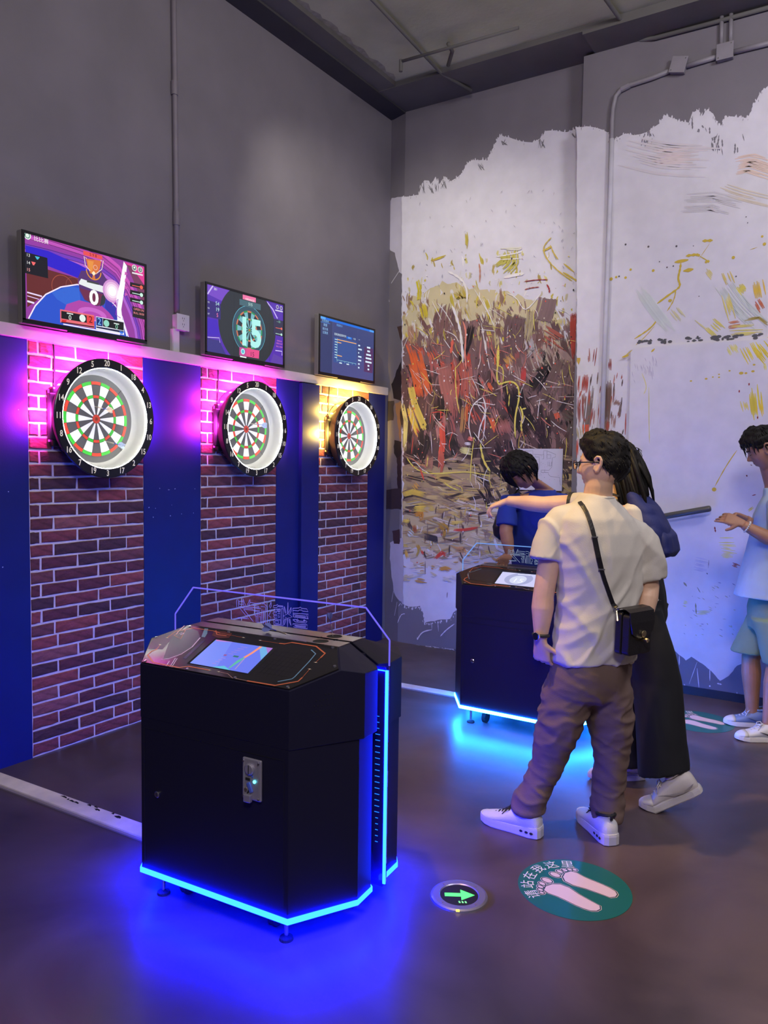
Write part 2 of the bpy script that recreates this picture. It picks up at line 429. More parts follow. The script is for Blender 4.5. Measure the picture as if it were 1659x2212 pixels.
# ================================================================== ON THE DART WALL
M_blackgloss = mat('black_gloss_plastic', (.012, .012, .014), .28, spec=.5)
M_blackmatt = mat('black_matt_plastic', (.018, .018, .02), .6, bump=.03, bscale=200)
M_silver = mat('silver_plastic', srgb(150, 146, 140), .35, metal=.6)
M_chrome = mat('chrome', srgb(215, 215, 220), .15, metal=1)
M_pipe = mat('grey_painted_pipe', srgb(124, 116, 124), .55, var=.08, vscale=12)

def pipe(name, label, pts, r, cat='pipe', joints=(), clips=(), m=None, group=None):
    t = thing(name, label, cat, pts[0], group=group); o = Vector(pts[0])
    MB().tube([Vector(p)-o for p in pts], r, n=12).build('pipe_run', m or M_pipe, t, smooth=True)
    for a, b in joints: MB().cyl(Vector(a)-o, Vector(b)-o, r*1.28, n=12).build('coupling', m or M_pipe, t, smooth=False)
    return t
pipe('conduit', 'straight grey conduit on the dart wall, from the ceiling to the white socket',
     [(.016, 3.322, 2.44), (.016, 3.315, 3.2), (.016, 3.302, 4.2), (.016, 3.30, 4.55)], .0155, 'conduit', [((.016, 3.318, 2.98), (.016, 3.318, 3.06)), ((.016, 3.306, 3.74), (.016, 3.305, 3.82))])
t = thing('wall_socket', 'white square socket plate on the dart wall between the first and second televisions', 'socket', (0, 3.343, 2.40))
MB().box((.02, 0, 0), (.04, .094, .092)).build('back_box', M_white, t, bevel=.004)
MB().box((.044, 0, 0), (.009, .10, .098)).build('face_plate', M_white, t, bevel=.003)
p = Print((.0487, 0, 0), (0, 1, 0), (0, 0, 1))
for cy, cz in ((0, .018), (0, -.018)):
    for dy, dz, h in ((-.007, .006, .011), (.007, .006, .011), (0, -.008, .009)): p.rect(dy-.0016+cy, dz-h/2+cz, dy+.0016+cy, dz+h/2+cz, (.02, .02, .02))
p.build('socket_holes', print_mat('flat_print', rough=.6), t)
t = thing('cable_trunking', 'short white cable trunking dropping from the socket box to the ledge', 'trunking', (0, 3.305, 2.22))
MB().box((.013, 0, .068), (.026, .052, .136)).build('trunking_body', M_white, t, bevel=.002)
MB().box((.0275, 0, .068), (.003, .046, .136)).build('trunking_lid', M_white, t)

# ---------------------------------------------------------------- televisions
TVW, TVH = .765, .452
def quad_map(TL, TR, BL, BR, w, h):
    """turns a point read off a close-up of a screen into metres on that screen"""
    def f(x, y):
        u = (x-TL[0])/(TR[0]-TL[0]); yt = TL[1]+(TR[1]-TL[1])*u; yb = BL[1]+(BR[1]-BL[1])*u
        return ((u-.5)*w, (.5-(y-yt)/(yb-yt))*h)
    return f
def television(yc, label, art):
    t = thing('television', label, 'television', (0, yc, 2.222), 0, 'televisions over the dartboards')
    MB().box((.027, 0, .22), (.050, .30, .22)).build('wall_bracket', M_blackmatt, t)
    MB().box((.066, 0, TVH/2), (.042, TVW, TVH)).build('casing', M_silver, t, bevel=.006)
    fr = MB(); x0, x1 = .083, .093; b = .014; bb = .022
    fr.box(((x0+x1)/2, 0, bb/2), (x1-x0, TVW-.004, bb)); fr.box(((x0+x1)/2, 0, TVH-b/2-.002), (x1-x0, TVW-.004, b))
    for s in (-1, 1): fr.box(((x0+x1)/2, s*(TVW/2-b/2-.002), TVH/2), (x1-x0, b, TVH-b-bb+.006))
    fr.build('bezel', M_blackgloss, t)
    MB().box((.088, .02, -.004), (.012, .30, .012)).build('sensor_bar', M_blackgloss, t)
    w, h = TVW-2*b-.004, TVH-b-bb
    pr = Print((.0885, 0, bb+h/2), (0, 1, 0), (0, 0, 1), eps=1.2e-5)
    pr.clip = (-w/2, -h/2, w/2, h/2); art(pr, w, h)
    pr.build('screen', print_mat('television_picture', emit=1.0), t)
    return t
c_ = srgb
def art1(p, w, h):
    Q = quad_map((130, 155), (1500, 500), (150, 1130), (1500, 1355), w, h)
    P = lambda *a: [Q(*q) for q in a]
    p.rect(-w/2, -h/2, w/2, h/2, c_(150, 62, 160))
    # curved magenta bands sweeping from upper left to lower right
    base = [(120, 235), (400, 300), (700, 385), (950, 470), (1130, 600), (1270, 800), (1370, 1010), (1440, 1200), (1470, 1370)]
    for off, col, wd in ((-150, (205, 86, 190), .03), (-95, (180, 70, 170), .03), (-40, (196, 84, 190), .026), (20, (150, 60, 165), .028), (75, (120, 60, 190), .03), (130, (176, 96, 210), .02)):
        p.line([Q(x-off*.5*(i/8), y+off*(1-i/9)) for i, (x, y) in enumerate(base)], wd, c_(*col))
    for off in (-120, -70, -20, 45, 100): p.line([Q(x-off*.5*(i/8), y+off*(1-i/9)) for i, (x, y) in enumerate(base)], .0025, c_(74, 26, 84))
    p.poly(P((1240, 450), (1500, 515), (1500, 730), (1400, 640), (1300, 500)), c_(225, 60, 150))
    p.poly(P((1270, 480), (1330, 500), (1500, 720), (1500, 1000), (1400, 760)), c_(120, 60, 96))
    p.poly(P((140, 300), (370, 350), (700, 490), (1000, 640), (1000, 760), (690, 645), (360, 520), (140, 400)), c_(48, 32, 205))
    p.poly(P((145, 560), (360, 560), (690, 650), (690, 720), (520, 740), (330, 850), (150, 1000)), c_(104, 44, 44))
    p.arc(*Q(520, 760), .062, 0, 2*PI, .003, c_(176, 84, 60)); p.arc(*Q(640, 740), .045, 0, 2*PI, .002, c_(150, 80, 76))
    dome = [(160, 1130), (230, 980), (340, 845), (500, 755), (680, 720), (860, 745), (1020, 850), (1130, 960), (1210, 1080), (1290, 1320), (1000, 1290), (500, 1190)]
    p.poly(P(*dome), c_(44, 84, 205))
    p.poly(P((400, 820), (600, 740), (700, 760), (720, 940), (560, 960), (460, 900)), c_(54, 104, 214))
    p.poly(P((560, 950), (700, 900), (960, 960), (1100, 1080), (1110, 1150), (520, 1060)), c_(176, 70, 170))
    p.disc(*Q(850, 1060), .09, c_(206, 104, 204), ry=.035); p.disc(*Q(850, 1075), .06, c_(184, 74, 180), ry=.02)
    p.poly(P((1010, 850), (1130, 960), (1210, 1090), (1120, 1120), (1000, 980)), c_(52, 52, 170))
    p.line(P(*dome[:8]), .0065, c_(250, 236, 255)); p.line(P(*dome[7:10]), .006, c_(236, 214, 255))
    p.line(P((150, 830), (300, 870)), .007, c_(240, 220, 255)); p.line(P((150, 870), (270, 905)), .004, c_(230, 200, 250)); p.line(P((150, 930), (220, 950)), .009, c_(236, 226, 250))
    # lectern shape with a cup on it
    p.poly(P((690, 640), (725, 560), (960, 560), (1025, 660), (1025, 850), (985, 955), (900, 965), (760, 895), (705, 790)), c_(88, 52, 116))
    p.poly(P((705, 760), (985, 830), (975, 935), (900, 960), (765, 890)), c_(112, 46, 78))
    p.poly(P((960, 850), (1010, 800), (1000, 930), (940, 970)), c_(50, 58, 66))
    p.arc(*Q(870, 560), .045, PI, 2*PI, .006, c_(230, 150, 50))
    p.poly(P((780, 420), (960, 440), (945, 530), (900, 600), (830, 590), (800, 520)), c_(222, 118, 62))
    p.poly(P((800, 440), (870, 450), (850, 590), (810, 520)), c_(236, 150, 70))
    p.line(P((790, 420), (760, 395), (775, 500), (830, 560)), .004, c_(250, 226, 210)); p.line(P((950, 440), (985, 440), (965, 540), (900, 590)), .004, c_(250, 226, 210))
    p.arc(*Q(890, 520), .012, 0, 2*PI, .003, c_(240, 190, 170)); p.poly(P((860, 600), (880, 600), (890, 660), (850, 655)), c_(220, 120, 60))
    p.poly(P((845, 585), (870, 560), (895, 590), (870, 615)), c_(255, 240, 200))
    p.poly(P((700, 690), (725, 652), (1000, 740), (985, 810), (860, 775), (700, 715)), c_(236, 240, 240))
    p.poly(P((790, 665), (930, 700), (930, 720), (790, 690)), c_(70, 70, 70))
    p.text('0', *Q(870, 875), .105, c_(255, 255, 255), sx=1.1, bold=.03)
    p.poly(P((752, 328), (972, 385), (972, 430), (752, 378)), c_(236, 84, 84)); p.text('5 9 8', *Q(865, 382), .022, c_(110, 20, 30))
    # light burst and the white streak
    for r, c in ((.062, (214, 150, 214)), (.05, (236, 190, 230)), (.038, (250, 226, 246)), (.026, (255, 255, 255))): p.disc(*Q(1090, 790), r, c_(*c))
    p.poly(P((1235, 445), (1275, 500), (1250, 700), (1230, 830), (1200, 1000), (1215, 1140), (1150, 1140), (1140, 860), (1180, 720)), c_(255, 250, 255))
    for a in (560, 640, 720, 800): p.poly(P((1250, a), (1285, a+30), (1245, a+45)), c_(206, 90, 180))
    p.line(P((1090, 960), (1160, 880), (1130, 1060), (1190, 1100)), .004, c_(150, 40, 190)); p.line(P((1215, 1120), (1270, 1310)), .008, c_(255, 250, 255))
    # score boxes
    p.poly(P((130, 372), (360, 430), (366, 662), (132, 612)), c_(26, 26, 34))
    for s, y, col in (('13', 410, (236, 236, 236)), ('14', 495, (236, 236, 236)), ('15', 575, (255, 170, 170))): p.text(s, *Q(165, y), .021, c_(*col))
    p.poly(P((232, 415), (282, 425), (262, 455), (252, 452)), c_(70, 190, 220)); p.poly(P((195, 478), (240, 488), (222, 522), (210, 518)), c_(255, 110, 110))
    p.disc(*Q(160, 188), .019, c_(236, 250, 240)); p.disc(*Q(160, 188), .014, c_(60, 130, 110)); p.disc(*Q(160, 188), .010, c_(230, 245, 236))
    p.text('比比赛', *Q(300, 235), .027, c_(250, 250, 250))
    for x, y in ((1370, 520), (1447, 543)): p.disc(*Q(x, y), .017, c_(225, 240, 230)); p.disc(*Q(x, y), .013, c_(110, 120, 120))
    p.line(P((1440, 530), (1460, 535)), .003, c_(240, 250, 240)); p.line(P((1440, 548), (1460, 553)), .003, c_(240, 250, 240)); p.disc(*Q(1370, 515), .006, c_(240, 250, 240)); p.line(P((1340, 575), (1480, 605)), .008, c_(236, 236, 240))
    for i, col in enumerate(((240, 100, 80), (206, 246, 230), (206, 246, 230))):
        y = 720+i*88; p.poly(P((1312, y-38), (1497, y), (1497, y+52), (1312, y+12)), c_(30, 26, 30))
        p.line(P((1340, y), (1450, y+22)), .004, c_(*col)); p.disc(*Q(1460, y+25), .011, c_(*col))
    p.poly(P((1340, 960), (1497, 1000), (1500, 1120), (1345, 1085)), c_(34, 30, 34))
    p.text('OPEN IN', *Q(1425, 1006), .018, c_(255, 150, 150), sx=1.02); p.text('BULL 50/50', *Q(1425, 1050), .0155, c_(255, 150, 150))
    p.poly(P((488, 1010), (870, 1070), (872, 1225), (488, 1160)), c_(236, 110, 120)); p.poly(P((500, 1028), (782, 1075), (784, 1160), (500, 1115)), c_(24, 24, 24))
    p.poly(P((784, 1072), (866, 1085), (868, 1185), (786, 1172)), c_(232, 70, 70)); p.poly(P((500, 1150), (868, 1200), (868, 1214), (500, 1164)), c_(60, 26, 34))
    p.text('0', *Q(595, 1105), .035, c_(236, 250, 240)); p.disc(*Q(735, 1108), .019, c_(230, 244, 238)); p.text('2', *Q(828, 1125), .05, c_(90, 10, 20)); p.line(P((560, 1052), (630, 1064)), .006, c_(220, 230, 226))
    p.poly(P((500, 1128), (560, 1136), (545, 1160), (512, 1156)), c_(220, 40, 40))
    p.poly(P((890, 1082), (1232, 1142), (1232, 1296), (890, 1232)), c_(236, 236, 250)); p.poly(P((894, 1090), (970, 1103), (970, 1200), (894, 1188)), c_(20, 50, 120)); p.poly(P((974, 1104), (1228, 1150), (1228, 1245), (974, 1198)), c_(24, 26, 26))
    p.poly(P((894, 1198), (1228, 1250), (1228, 1275), (894, 1215)), c_(30, 36, 70))
    p.text('2', *Q(930, 1145), .05, c_(120, 190, 255)); p.disc(*Q(1015, 1162), .018, c_(150, 220, 200)); p.text('0', *Q(1140, 1203), .035, c_(150, 226, 190)); p.line(P((1105, 1160), (1170, 1172)), .006, c_(220, 230, 226))
    p.poly(P((1172, 1250), (1228, 1260), (1212, 1286), (1184, 1280)), c_(60, 120, 230)); p.line(P((520, 1180), (1180, 1290)), .006, c_(255, 240, 255))
def mini_board(p, cx, cy, r, ry=None):
    ry = ry or r
    for k in range(20):
        a0, a1 = PI/2-PI/20-k*PI/10, PI/2+PI/20-k*PI/10
        def wedge(r0, r1, col):
            pts = [(cx+r0*r*math.cos(a), cy+r0*ry*math.sin(a)) for a in (a0, a1)]+[(cx+r1*r*math.cos(a), cy+r1*ry*math.sin(a)) for a in (a1, (a0+a1)/2, a0)]
            p.poly(pts, col)
        lite = k % 2
        wedge(.1, .92, c_(120, 186, 196) if lite else c_(44, 54, 62)); wedge(.92, 1, c_(50, 150, 90) if lite else c_(210, 120, 90)); wedge(.52, .6, c_(60, 160, 100) if lite else c_(214, 130, 100))
    p.disc(cx, cy, r*.1, c_(60, 150, 90), ry*.1); p.disc(cx, cy, r*.05, c_(220, 90, 70), ry*.05)
def art2(p, w, h):
    Q = quad_map((472, 143), (1200, 330), (478, 785), (1200, 912), w, h)
    P = lambda *a: [Q(*q) for q in a]
    p.rect(-w/2, -h/2, w/2, h/2, c_(86, 50, 176))
    p.poly(P((472, 143), (680, 196), (600, 300), (480, 240)), c_(120, 76, 200)); p.poly(P((478, 470), (560, 480), (590, 640), (478, 640)), c_(70, 40, 190)); p.poly(P((478, 660), (580, 680), (640, 815), (478, 785)), c_(60, 56, 130))
    p.line(P((478, 240), (530, 150)), .01, c_(206, 190, 255)); p.line(P((478, 650), (580, 655), (585, 700)), .004, c_(214, 200, 255)); p.line(P((1030, 300), (1090, 370), (1140, 460)), .01, c_(200, 180, 255)); p.line(P((1120, 770), (1190, 780), (1190, 820)), .006, c_(214, 200, 255))
    p.poly(P((1100, 800), (1200, 850), (1200, 912), (1070, 890)), c_(96, 66, 170))
    p.disc(*Q(846, 540), .277, c_(46, 52, 58), ry=.262, n=56)
    p.line(P((712, 230), (712, 850)), .002, c_(34, 38, 44)); p.line(P((1060, 300), (1060, 880)), .002, c_(34, 38, 44))
    cx, cy = Q(857, 575)
    p.disc(cx, cy, .160, c_(96, 190, 216), n=48, ry=.158); p.disc(cx, cy, .157, c_(56, 84, 100), n=48, ry=.155); mini_board(p, cx, cy, .127, .127)
    p.text('15', *Q(865, 612), .25, c_(178, 246, 240), sx=.92, bold=.035)
    p.poly(P((792, 232), (918, 262), (918, 308), (792, 276)), c_(244, 120, 170)); p.text('ARRANGE', *Q(860, 284), .0195, c_(255, 250, 250))
    p.poly(P((762, 275), (966, 325), (966, 382), (762, 332)), c_(72, 106, 118)); p.text('515', *Q(866, 328), .027, c_(214, 250, 244))
    p.poly(P((762, 738), (955, 772), (950, 850), (762, 818)), c_(232, 80, 140)); p.poly(P((762, 738), (828, 750), (826, 830), (762, 818)), c_(200, 80, 150)); p.disc(*Q(795, 782), .019, c_(190, 246, 250)); p.disc(*Q(795, 782), .012, c_(90, 190, 214))
    p.text('15', *Q(884, 810), .043, c_(90, 20, 60)); p.line(P((768, 830), (828, 842)), .010, c_(244, 250, 250))
    p.text('301', *Q(546, 192), .021, c_(236, 236, 250))
    p.poly(P((472, 295), (590, 330), (590, 480), (472, 455)), c_(56, 44, 120))
    for a, b, y, col in (('R5', '54', 318, (190, 236, 236)), ('R6', '19', 374, (190, 236, 236)), ('R7', '5', 428, (255, 130, 180))): p.text(a, *Q(487, y), .015, c_(210, 210, 230)); p.text(b, *Q(562, y+12), .034, c_(*col))
    for x, y in ((1138, 348), (1178, 360)): p.disc(*Q(x, y), .014, c_(206, 210, 226)); p.disc(*Q(x, y), .010, c_(110, 90, 150))
    p.line(P((1115, 378), (1195, 395)), .008, c_(220, 220, 236))
    p.poly(P((1098, 460), (1200, 485), (1200, 640), (1098, 615)), c_(50, 50, 80)); p.text('—55', *Q(1150, 492), .02, c_(150, 220, 190))
    p.line(P((1120, 548), (1180, 560)), .004, c_(240, 110, 90)); p.disc(*Q(1182, 560), .009, c_(240, 110, 90)); p.line(P((1120, 604), (1180, 616)), .004, c_(190, 236, 220)); p.disc(*Q(1182, 617), .009, c_(190, 236, 220))
    for s, y in (('OPEN IN', 680), ('OPEN OUT', 706), ('BULL 50/50', 735)): p.text(s, *Q(1160, y), .0135, c_(240, 130, 190))
def art3(p, w, h):
    Q = quad_map((412, 127), (1040, 295), (412, 800), (1030, 893), w, h)
    P = lambda *a: [Q(*q) for q in a]
    p.rect(-w/2, -h/2, w/2, h/2, c_(58, 70, 124))
    p.poly(P((412, 160), (545, 195), (545, 820), (412, 800)), c_(52, 62, 108)); p.poly(P((545, 560), (1030, 640), (1030, 893), (545, 820)), c_(70, 78, 136)); p.poly(P((920, 490), (1035, 510), (1030, 800), (920, 780)), c_(80, 52, 100))
    p.poly(P((412, 127), (1040, 295), (1040, 322), (412, 160)), c_(26, 112, 226)); p.poly(P((412, 127), (470, 142), (470, 172), (412, 160)), c_(90, 170, 250)); p.poly(P((985, 282), (1038, 295), (1038, 320), (985, 307)), c_(80, 160, 246))
    p.line(P((415, 200), (520, 222)), .003, c_(60, 140, 236)); p.text('信息查询', *Q(468, 190), .021, c_(130, 200, 255))
    for s, y in (('数据', 240), ('统计表', 288), ('记录表', 332)): p.text(s, *Q(468, y), .023, c_(150, 200, 250))
    p.text('数据统计', *Q(625, 242), .02, c_(110, 170, 240))
    p.poly(P((560, 375), (830, 425), (830, 715), (560, 680)), c_(56, 84, 150)); p.line(P((548, 200), (548, 820)), .0015, c_(90, 104, 150)); p.line(P((838, 290), (832, 870)), .0015, c_(80, 92, 140))
    p.text('选择游戏', *Q(600, 348), .02, c_(220, 240, 250)); p.text('选择时间', *Q(668, 362), .02, c_(220, 240, 250)); p.poly(P((706, 365), (770, 380), (770, 405), (706, 392)), c_(20, 110, 220)); p.text('查询', *Q(738, 385), .017, c_(150, 210, 255)); p.text('今日', *Q(800, 398), .017, c_(220, 240, 250)); p.text('>>', *Q(858, 405), .017, c_(190, 220, 240))
    p.line(P((600, 390), (598, 655)), .0025, c_(150, 230, 226)); p.line(P((598, 650), (822, 690)), .0025, c_(150, 220, 226))
    for i in range(8): p.line(P((572, 402+i*31), (598, 407+i*31)), .006, c_(190, 226, 240))
    for y, x2 in ((405, 822), (438, 646), (595, 655)): p.line(P((600, y), (x2, y+(x2-600)*.21)), .0065, c_(246, 180, 110))
    for i in range(6): p.line(P((600+i*44, 655+i*7), (600+i*44, 672+i*7)), .0025, c_(190, 226, 240))
    p.line(P((625, 684), (655, 690)), .008, c_(220, 240, 250)); p.line(P((708, 696), (738, 702)), .008, c_(220, 240, 250))
    for i, wd in enumerate((22, 44, 12, 40, 38, 20, 18)): p.line(P((846, 470+i*44), (846+wd, 470+i*44+wd*.2)), .012, c_(206, 230, 250))
    for i, wd in enumerate((42, 34, 60, 72, 78, 22, 20)): p.line(P((975-wd/2, 497+i*43-wd*.1), (975+wd/2, 497+i*43+wd*.1)), .014, c_(214, 236, 255))
television(2.645, 'wall television with a pink game screen, a trophy and a large white 0', art1)
television(3.865, 'wall television showing a dartboard graphic with a large pale 15', art2)
television(5.026, 'wall television showing a dark blue statistics menu with a bar chart', art3)

# ---------------------------------------------------------------- dartboards
M_bowl = mat('white_bowl_plastic', srgb(178, 178, 174), .5)
M_face = mat('grey_face_plate', srgb(84, 84, 86), .5)
SEG = {'white': mat('white_segment', srgb(236, 236, 232), .5), 'dark': mat('dark_segment', srgb(74, 72, 74), .55), 'red': mat('red_segment', srgb(206, 60, 40), .5), 'green': mat('green_segment', srgb(56, 178, 52), .5)}
NUMS = [20, 1, 18, 4, 13, 6, 10, 15, 2, 17, 3, 19, 7, 16, 8, 11, 14, 9, 12, 5]
M_num = mat('cream_number', srgb(250, 240, 206), .5, emit=srgb(250, 240, 206), estr=.25)
M_ledwhite = glow('white_ring_light', (1, 1, .93), 70)
_seg = {}
def seg_mesh(kind, r0, r1, col):
    k = (kind, col)
    if k not in _seg:
        n = 4; g = .0009; b = MB(); vs = []
        for x in (0, .004):
            for r in (r0+g, r1-g):
                for i in range(n+1):
                    a = -PI/20+g/r+(PI/10-2*g/r)*i/n
                    vs.append((x, r*math.sin(a), r*math.cos(a)))
        m = n+1; fs = []
        for i in range(n):
            fs += [(2*m+i, 2*m+i+1, 3*m+i+1, 3*m+i)[::-1], (m+i, m+i+1, 3*m+i+1, 3*m+i), (i, 2*m+i, 2*m+i+1, i+1)]
        fs += [(0, m, 3*m, 2*m), (n, 2*m+n, 3*m+n, m+n)]
        me = b.add(vs, fs).mesh('segment'); me.materials.append(SEG[col]); _seg[k] = me
    return _seg[k]
def dartboard(yc, label, accent, swap, lcol):
    t = thing('dartboard', label, 'dartboard', (.02, yc, 1.775), 0, 'electronic dartboards on the brick strips')
    MB().box((.022, 0, .0), (.044, .50, .31)).build('mounting_box', M_blackgloss, t, bevel=.012, seg=3)
    MB().box((.034, 0, .0), (.030, .54, .24)).build('mounting_bracket', M_blackmatt, t, bevel=.006)
    MB().lathe([(.03, .14), (.036, .25), (.065, .275), (.142, .312), (.149, .3165), (.149, .27)], 72).build('outer_housing', M_blackmatt, t, smooth=True)
    ring = MB().lathe([(.145, .3165), (.150, .3165), (.1525, .313), (.1525, .2725), (.150, .2685), (.14, .2685)], 72).build('number_ring', M_blackgloss, t)
    MB().lathe([(.140, .2685), (.120, .2655), (.085, .255), (.057, .247), (.055, .236)], 72).build('bowl', M_bowl, t, smooth=True)
    MB().lathe([(.149, .2684), (.1500, .2676), (.1500, .2664), (.148, .2658), (.1455, .2672)], 72).build('ring_light', M_ledwhite, t)
    MB().lathe([(.055, .240), (.0555, .2), (.0555, .0001)], 64).build('face_plate', M_face, t)
    for a in (45, 135, 225, 315):
        s, c = math.sin(math.radians(a)), math.cos(math.radians(a))
        MB().cyl((.0558, .206*s, .206*c), (.0558, .238*s, .238*c), .0012, n=6).build('face_seam', M_blackmatt, t)
    for k in range(20):
        lite = (k % 2) ^ swap
        for kind, r0, r1, col in (('inner', .024, .1125, 'white' if lite else 'dark'), ('treble', .1125, .129, 'green' if k % 2 else 'red'), ('outer', .129, .184, 'white' if lite else 'dark'), ('double', .184, .2025, 'green' if k % 2 else 'red')):
            o = bpy.data.objects.new('segment', seg_mesh(kind, r0, r1, col)); COL.objects.link(o); o.parent = t
            o.location = (.0556, 0, 0); o.rotation_euler = (-k*PI/10, 0, 0)
    b = MB().lathe([(.0556, .024), (.060, .023), (.060, .011)], 24).build('bullseye', SEG['red'], t)
    MB().lathe([(.0595, .011), (.061, .0105), (.061, .005), (.0585, .0045), (.0585, .0001)], 20).build('bull_centre', mat('bull_centre', srgb(150, 60, 40), .5), b)
    for k, nv in enumerate(NUMS):
        v, f = text2d(str(nv), .044, .02); a = k*PI/10; n = len(v)
        vs = [(.0, x*.8, y) for x, y in v]; me = bpy.data.meshes.new('number'); me.from_pydata(vs, [], f); me.update(); me.materials.append(M_num)
        o = bpy.data.objects.new('number', me); COL.objects.link(o); o.parent = ring; o.location = (.1529, .2925*math.sin(a), .2925*math.cos(a)); o.rotation_euler = (-a*0, 0, 0)
    # coloured light strip round the back: along the top and both sides of the mounting box and under the rim, none below
    acc = MB(); n = 32
    acc.tube([(.020, .272*math.sin(a), .272*math.cos(a)) for a in [math.radians(-62+124*i/n) for i in range(n+1)]], .005, n=6)
    for s_ in (-1, 1): acc.tube([(.016, s_*.256, z) for z in (-.13, -.05, .05, .14)], .0045, n=6)
    acc.build('accent_light', accent, t)
    for a in (-88, -52, -17, 17, 52, 88):
        a = math.radians(a); p0 = Vector((.02+.085, yc+.292*math.sin(a), 1.775+.292*math.cos(a))); lamp('accent_lamp', 'SPOT', p0, p0+Vector((-.1, .02*math.sin(a), .02*math.cos(a))), 19, lcol, .012, 158, .5)
    pc = [(.03, -.235, .372), (.022, -.225, .33), (.016, -.22, .25), (.016, -.222, .16), (.022, -.225, .12)]
    MB().tube(pc, .0042, n=8).build('power_cable', M_blackmatt, t, smooth=True)
    pc = [(.03, -.225, -.12), (.03, -.215, -.16), (.032, -.17, -.2), (.034, -.12, -.195), (.036, -.10, -.17)]
    MB().tube(pc, .0045, n=8).build('signal_cable', M_blackmatt, t, smooth=True)
    for dz in (.10, -.105): MB().cyl((.046, -.235, dz), (.05, -.235, dz), .007, n=10).build('bracket_bolt', M_chrome, t)
    return t
A_mag = glow('magenta_accent', (.8, .03, .7), 3); A_yel = glow('yellow_accent', (1.0, .62, .10), 3)
dartboard(2.69, 'white-lit electronic dartboard nearest the camera, under the television with the pink game screen', A_mag, 0, (1, .04, .85))
dartboard(3.87, 'middle white-lit electronic dartboard, under the television showing a large 15', A_mag, 1, (1, .04, .85))
dartboard(5.067, 'farthest electronic dartboard with white lit bowl over yellow-lit bricks', A_yel, 0, (1, .66, .12))

# ---------------------------------------------------------------- darts
M_flight = mat('pale_blue_flight', srgb(120, 140, 214), .35, spec=.5)
M_steel = mat('brushed_steel', srgb(190, 176, 160), .3, metal=.9)
M_shaft = mat('blue_shaft', srgb(40, 50, 190), .4)
def dart(tip, direction, label, flight, roll=0., s=1.):
    d = Vector(direction).normalized(); t = thing('dart', label, 'dart', tip)
    t.rotation_mode = 'QUATERNION'; t.rotation_quaternion = d.to_track_quat('X', 'Z')
    MB().cyl((0, 0, 0), (.022*s, 0, 0), .0008*s, .0016*s, n=8).build('tip', mat('white_tip', srgb(236, 232, 224), .4), t)
    MB().lathe([(.022*s, .001*s), (.024*s, .0032*s), (.05*s, .0038*s), (.07*s, .003*s), (.072*s, .0015*s)], 12).build('barrel', M_steel, t, smooth=True)
    MB().cyl((.07*s, 0, 0), (.115*s, 0, 0), .0018*s, n=8).build('shaft', M_shaft, t)
    for k in range(4):
        a = roll+k*PI/2; c, q = math.cos(a), math.sin(a)
        prof = [(.098, .001), (.106, .014), (.120, .021), (.134, .019), (.138, .012), (.136, .001)]
        vs = [(x*s, r*s*c+.0003*q, r*s*q-.0003*c) for x, r in prof]+[(x*s, r*s*c-.0003*q, r*s*q+.0003*c) for x, r in prof]
        n = len(prof)
        MB().add(vs, [tuple(range(n)), tuple(range(2*n-1, n-1, -1))]+[(i, n+i, n+(i+1) % n, (i+1) % n) for i in range(n)]).build('flight', flight, t)
    return t
M_fl2 = mat('white_blue_flight', srgb(206, 222, 246), .4)
dart((.076, 2.735, 1.66), (1, .28, -.22), 'pale blue dart stuck low in the leftmost dartboard near number 17', M_fl2, .5)
dart((.076, 2.665, 1.845), (1, .55, -.25), 'white dart stuck above the bullseye of the leftmost dartboard', mat('cream_flight', srgb(250, 226, 200), .4), .5, .85)
dart((.076, 3.885, 1.815), (1, .75, -.12), 'pale dart stuck in the middle dartboard right of the bullseye', M_fl2, .2, .95)
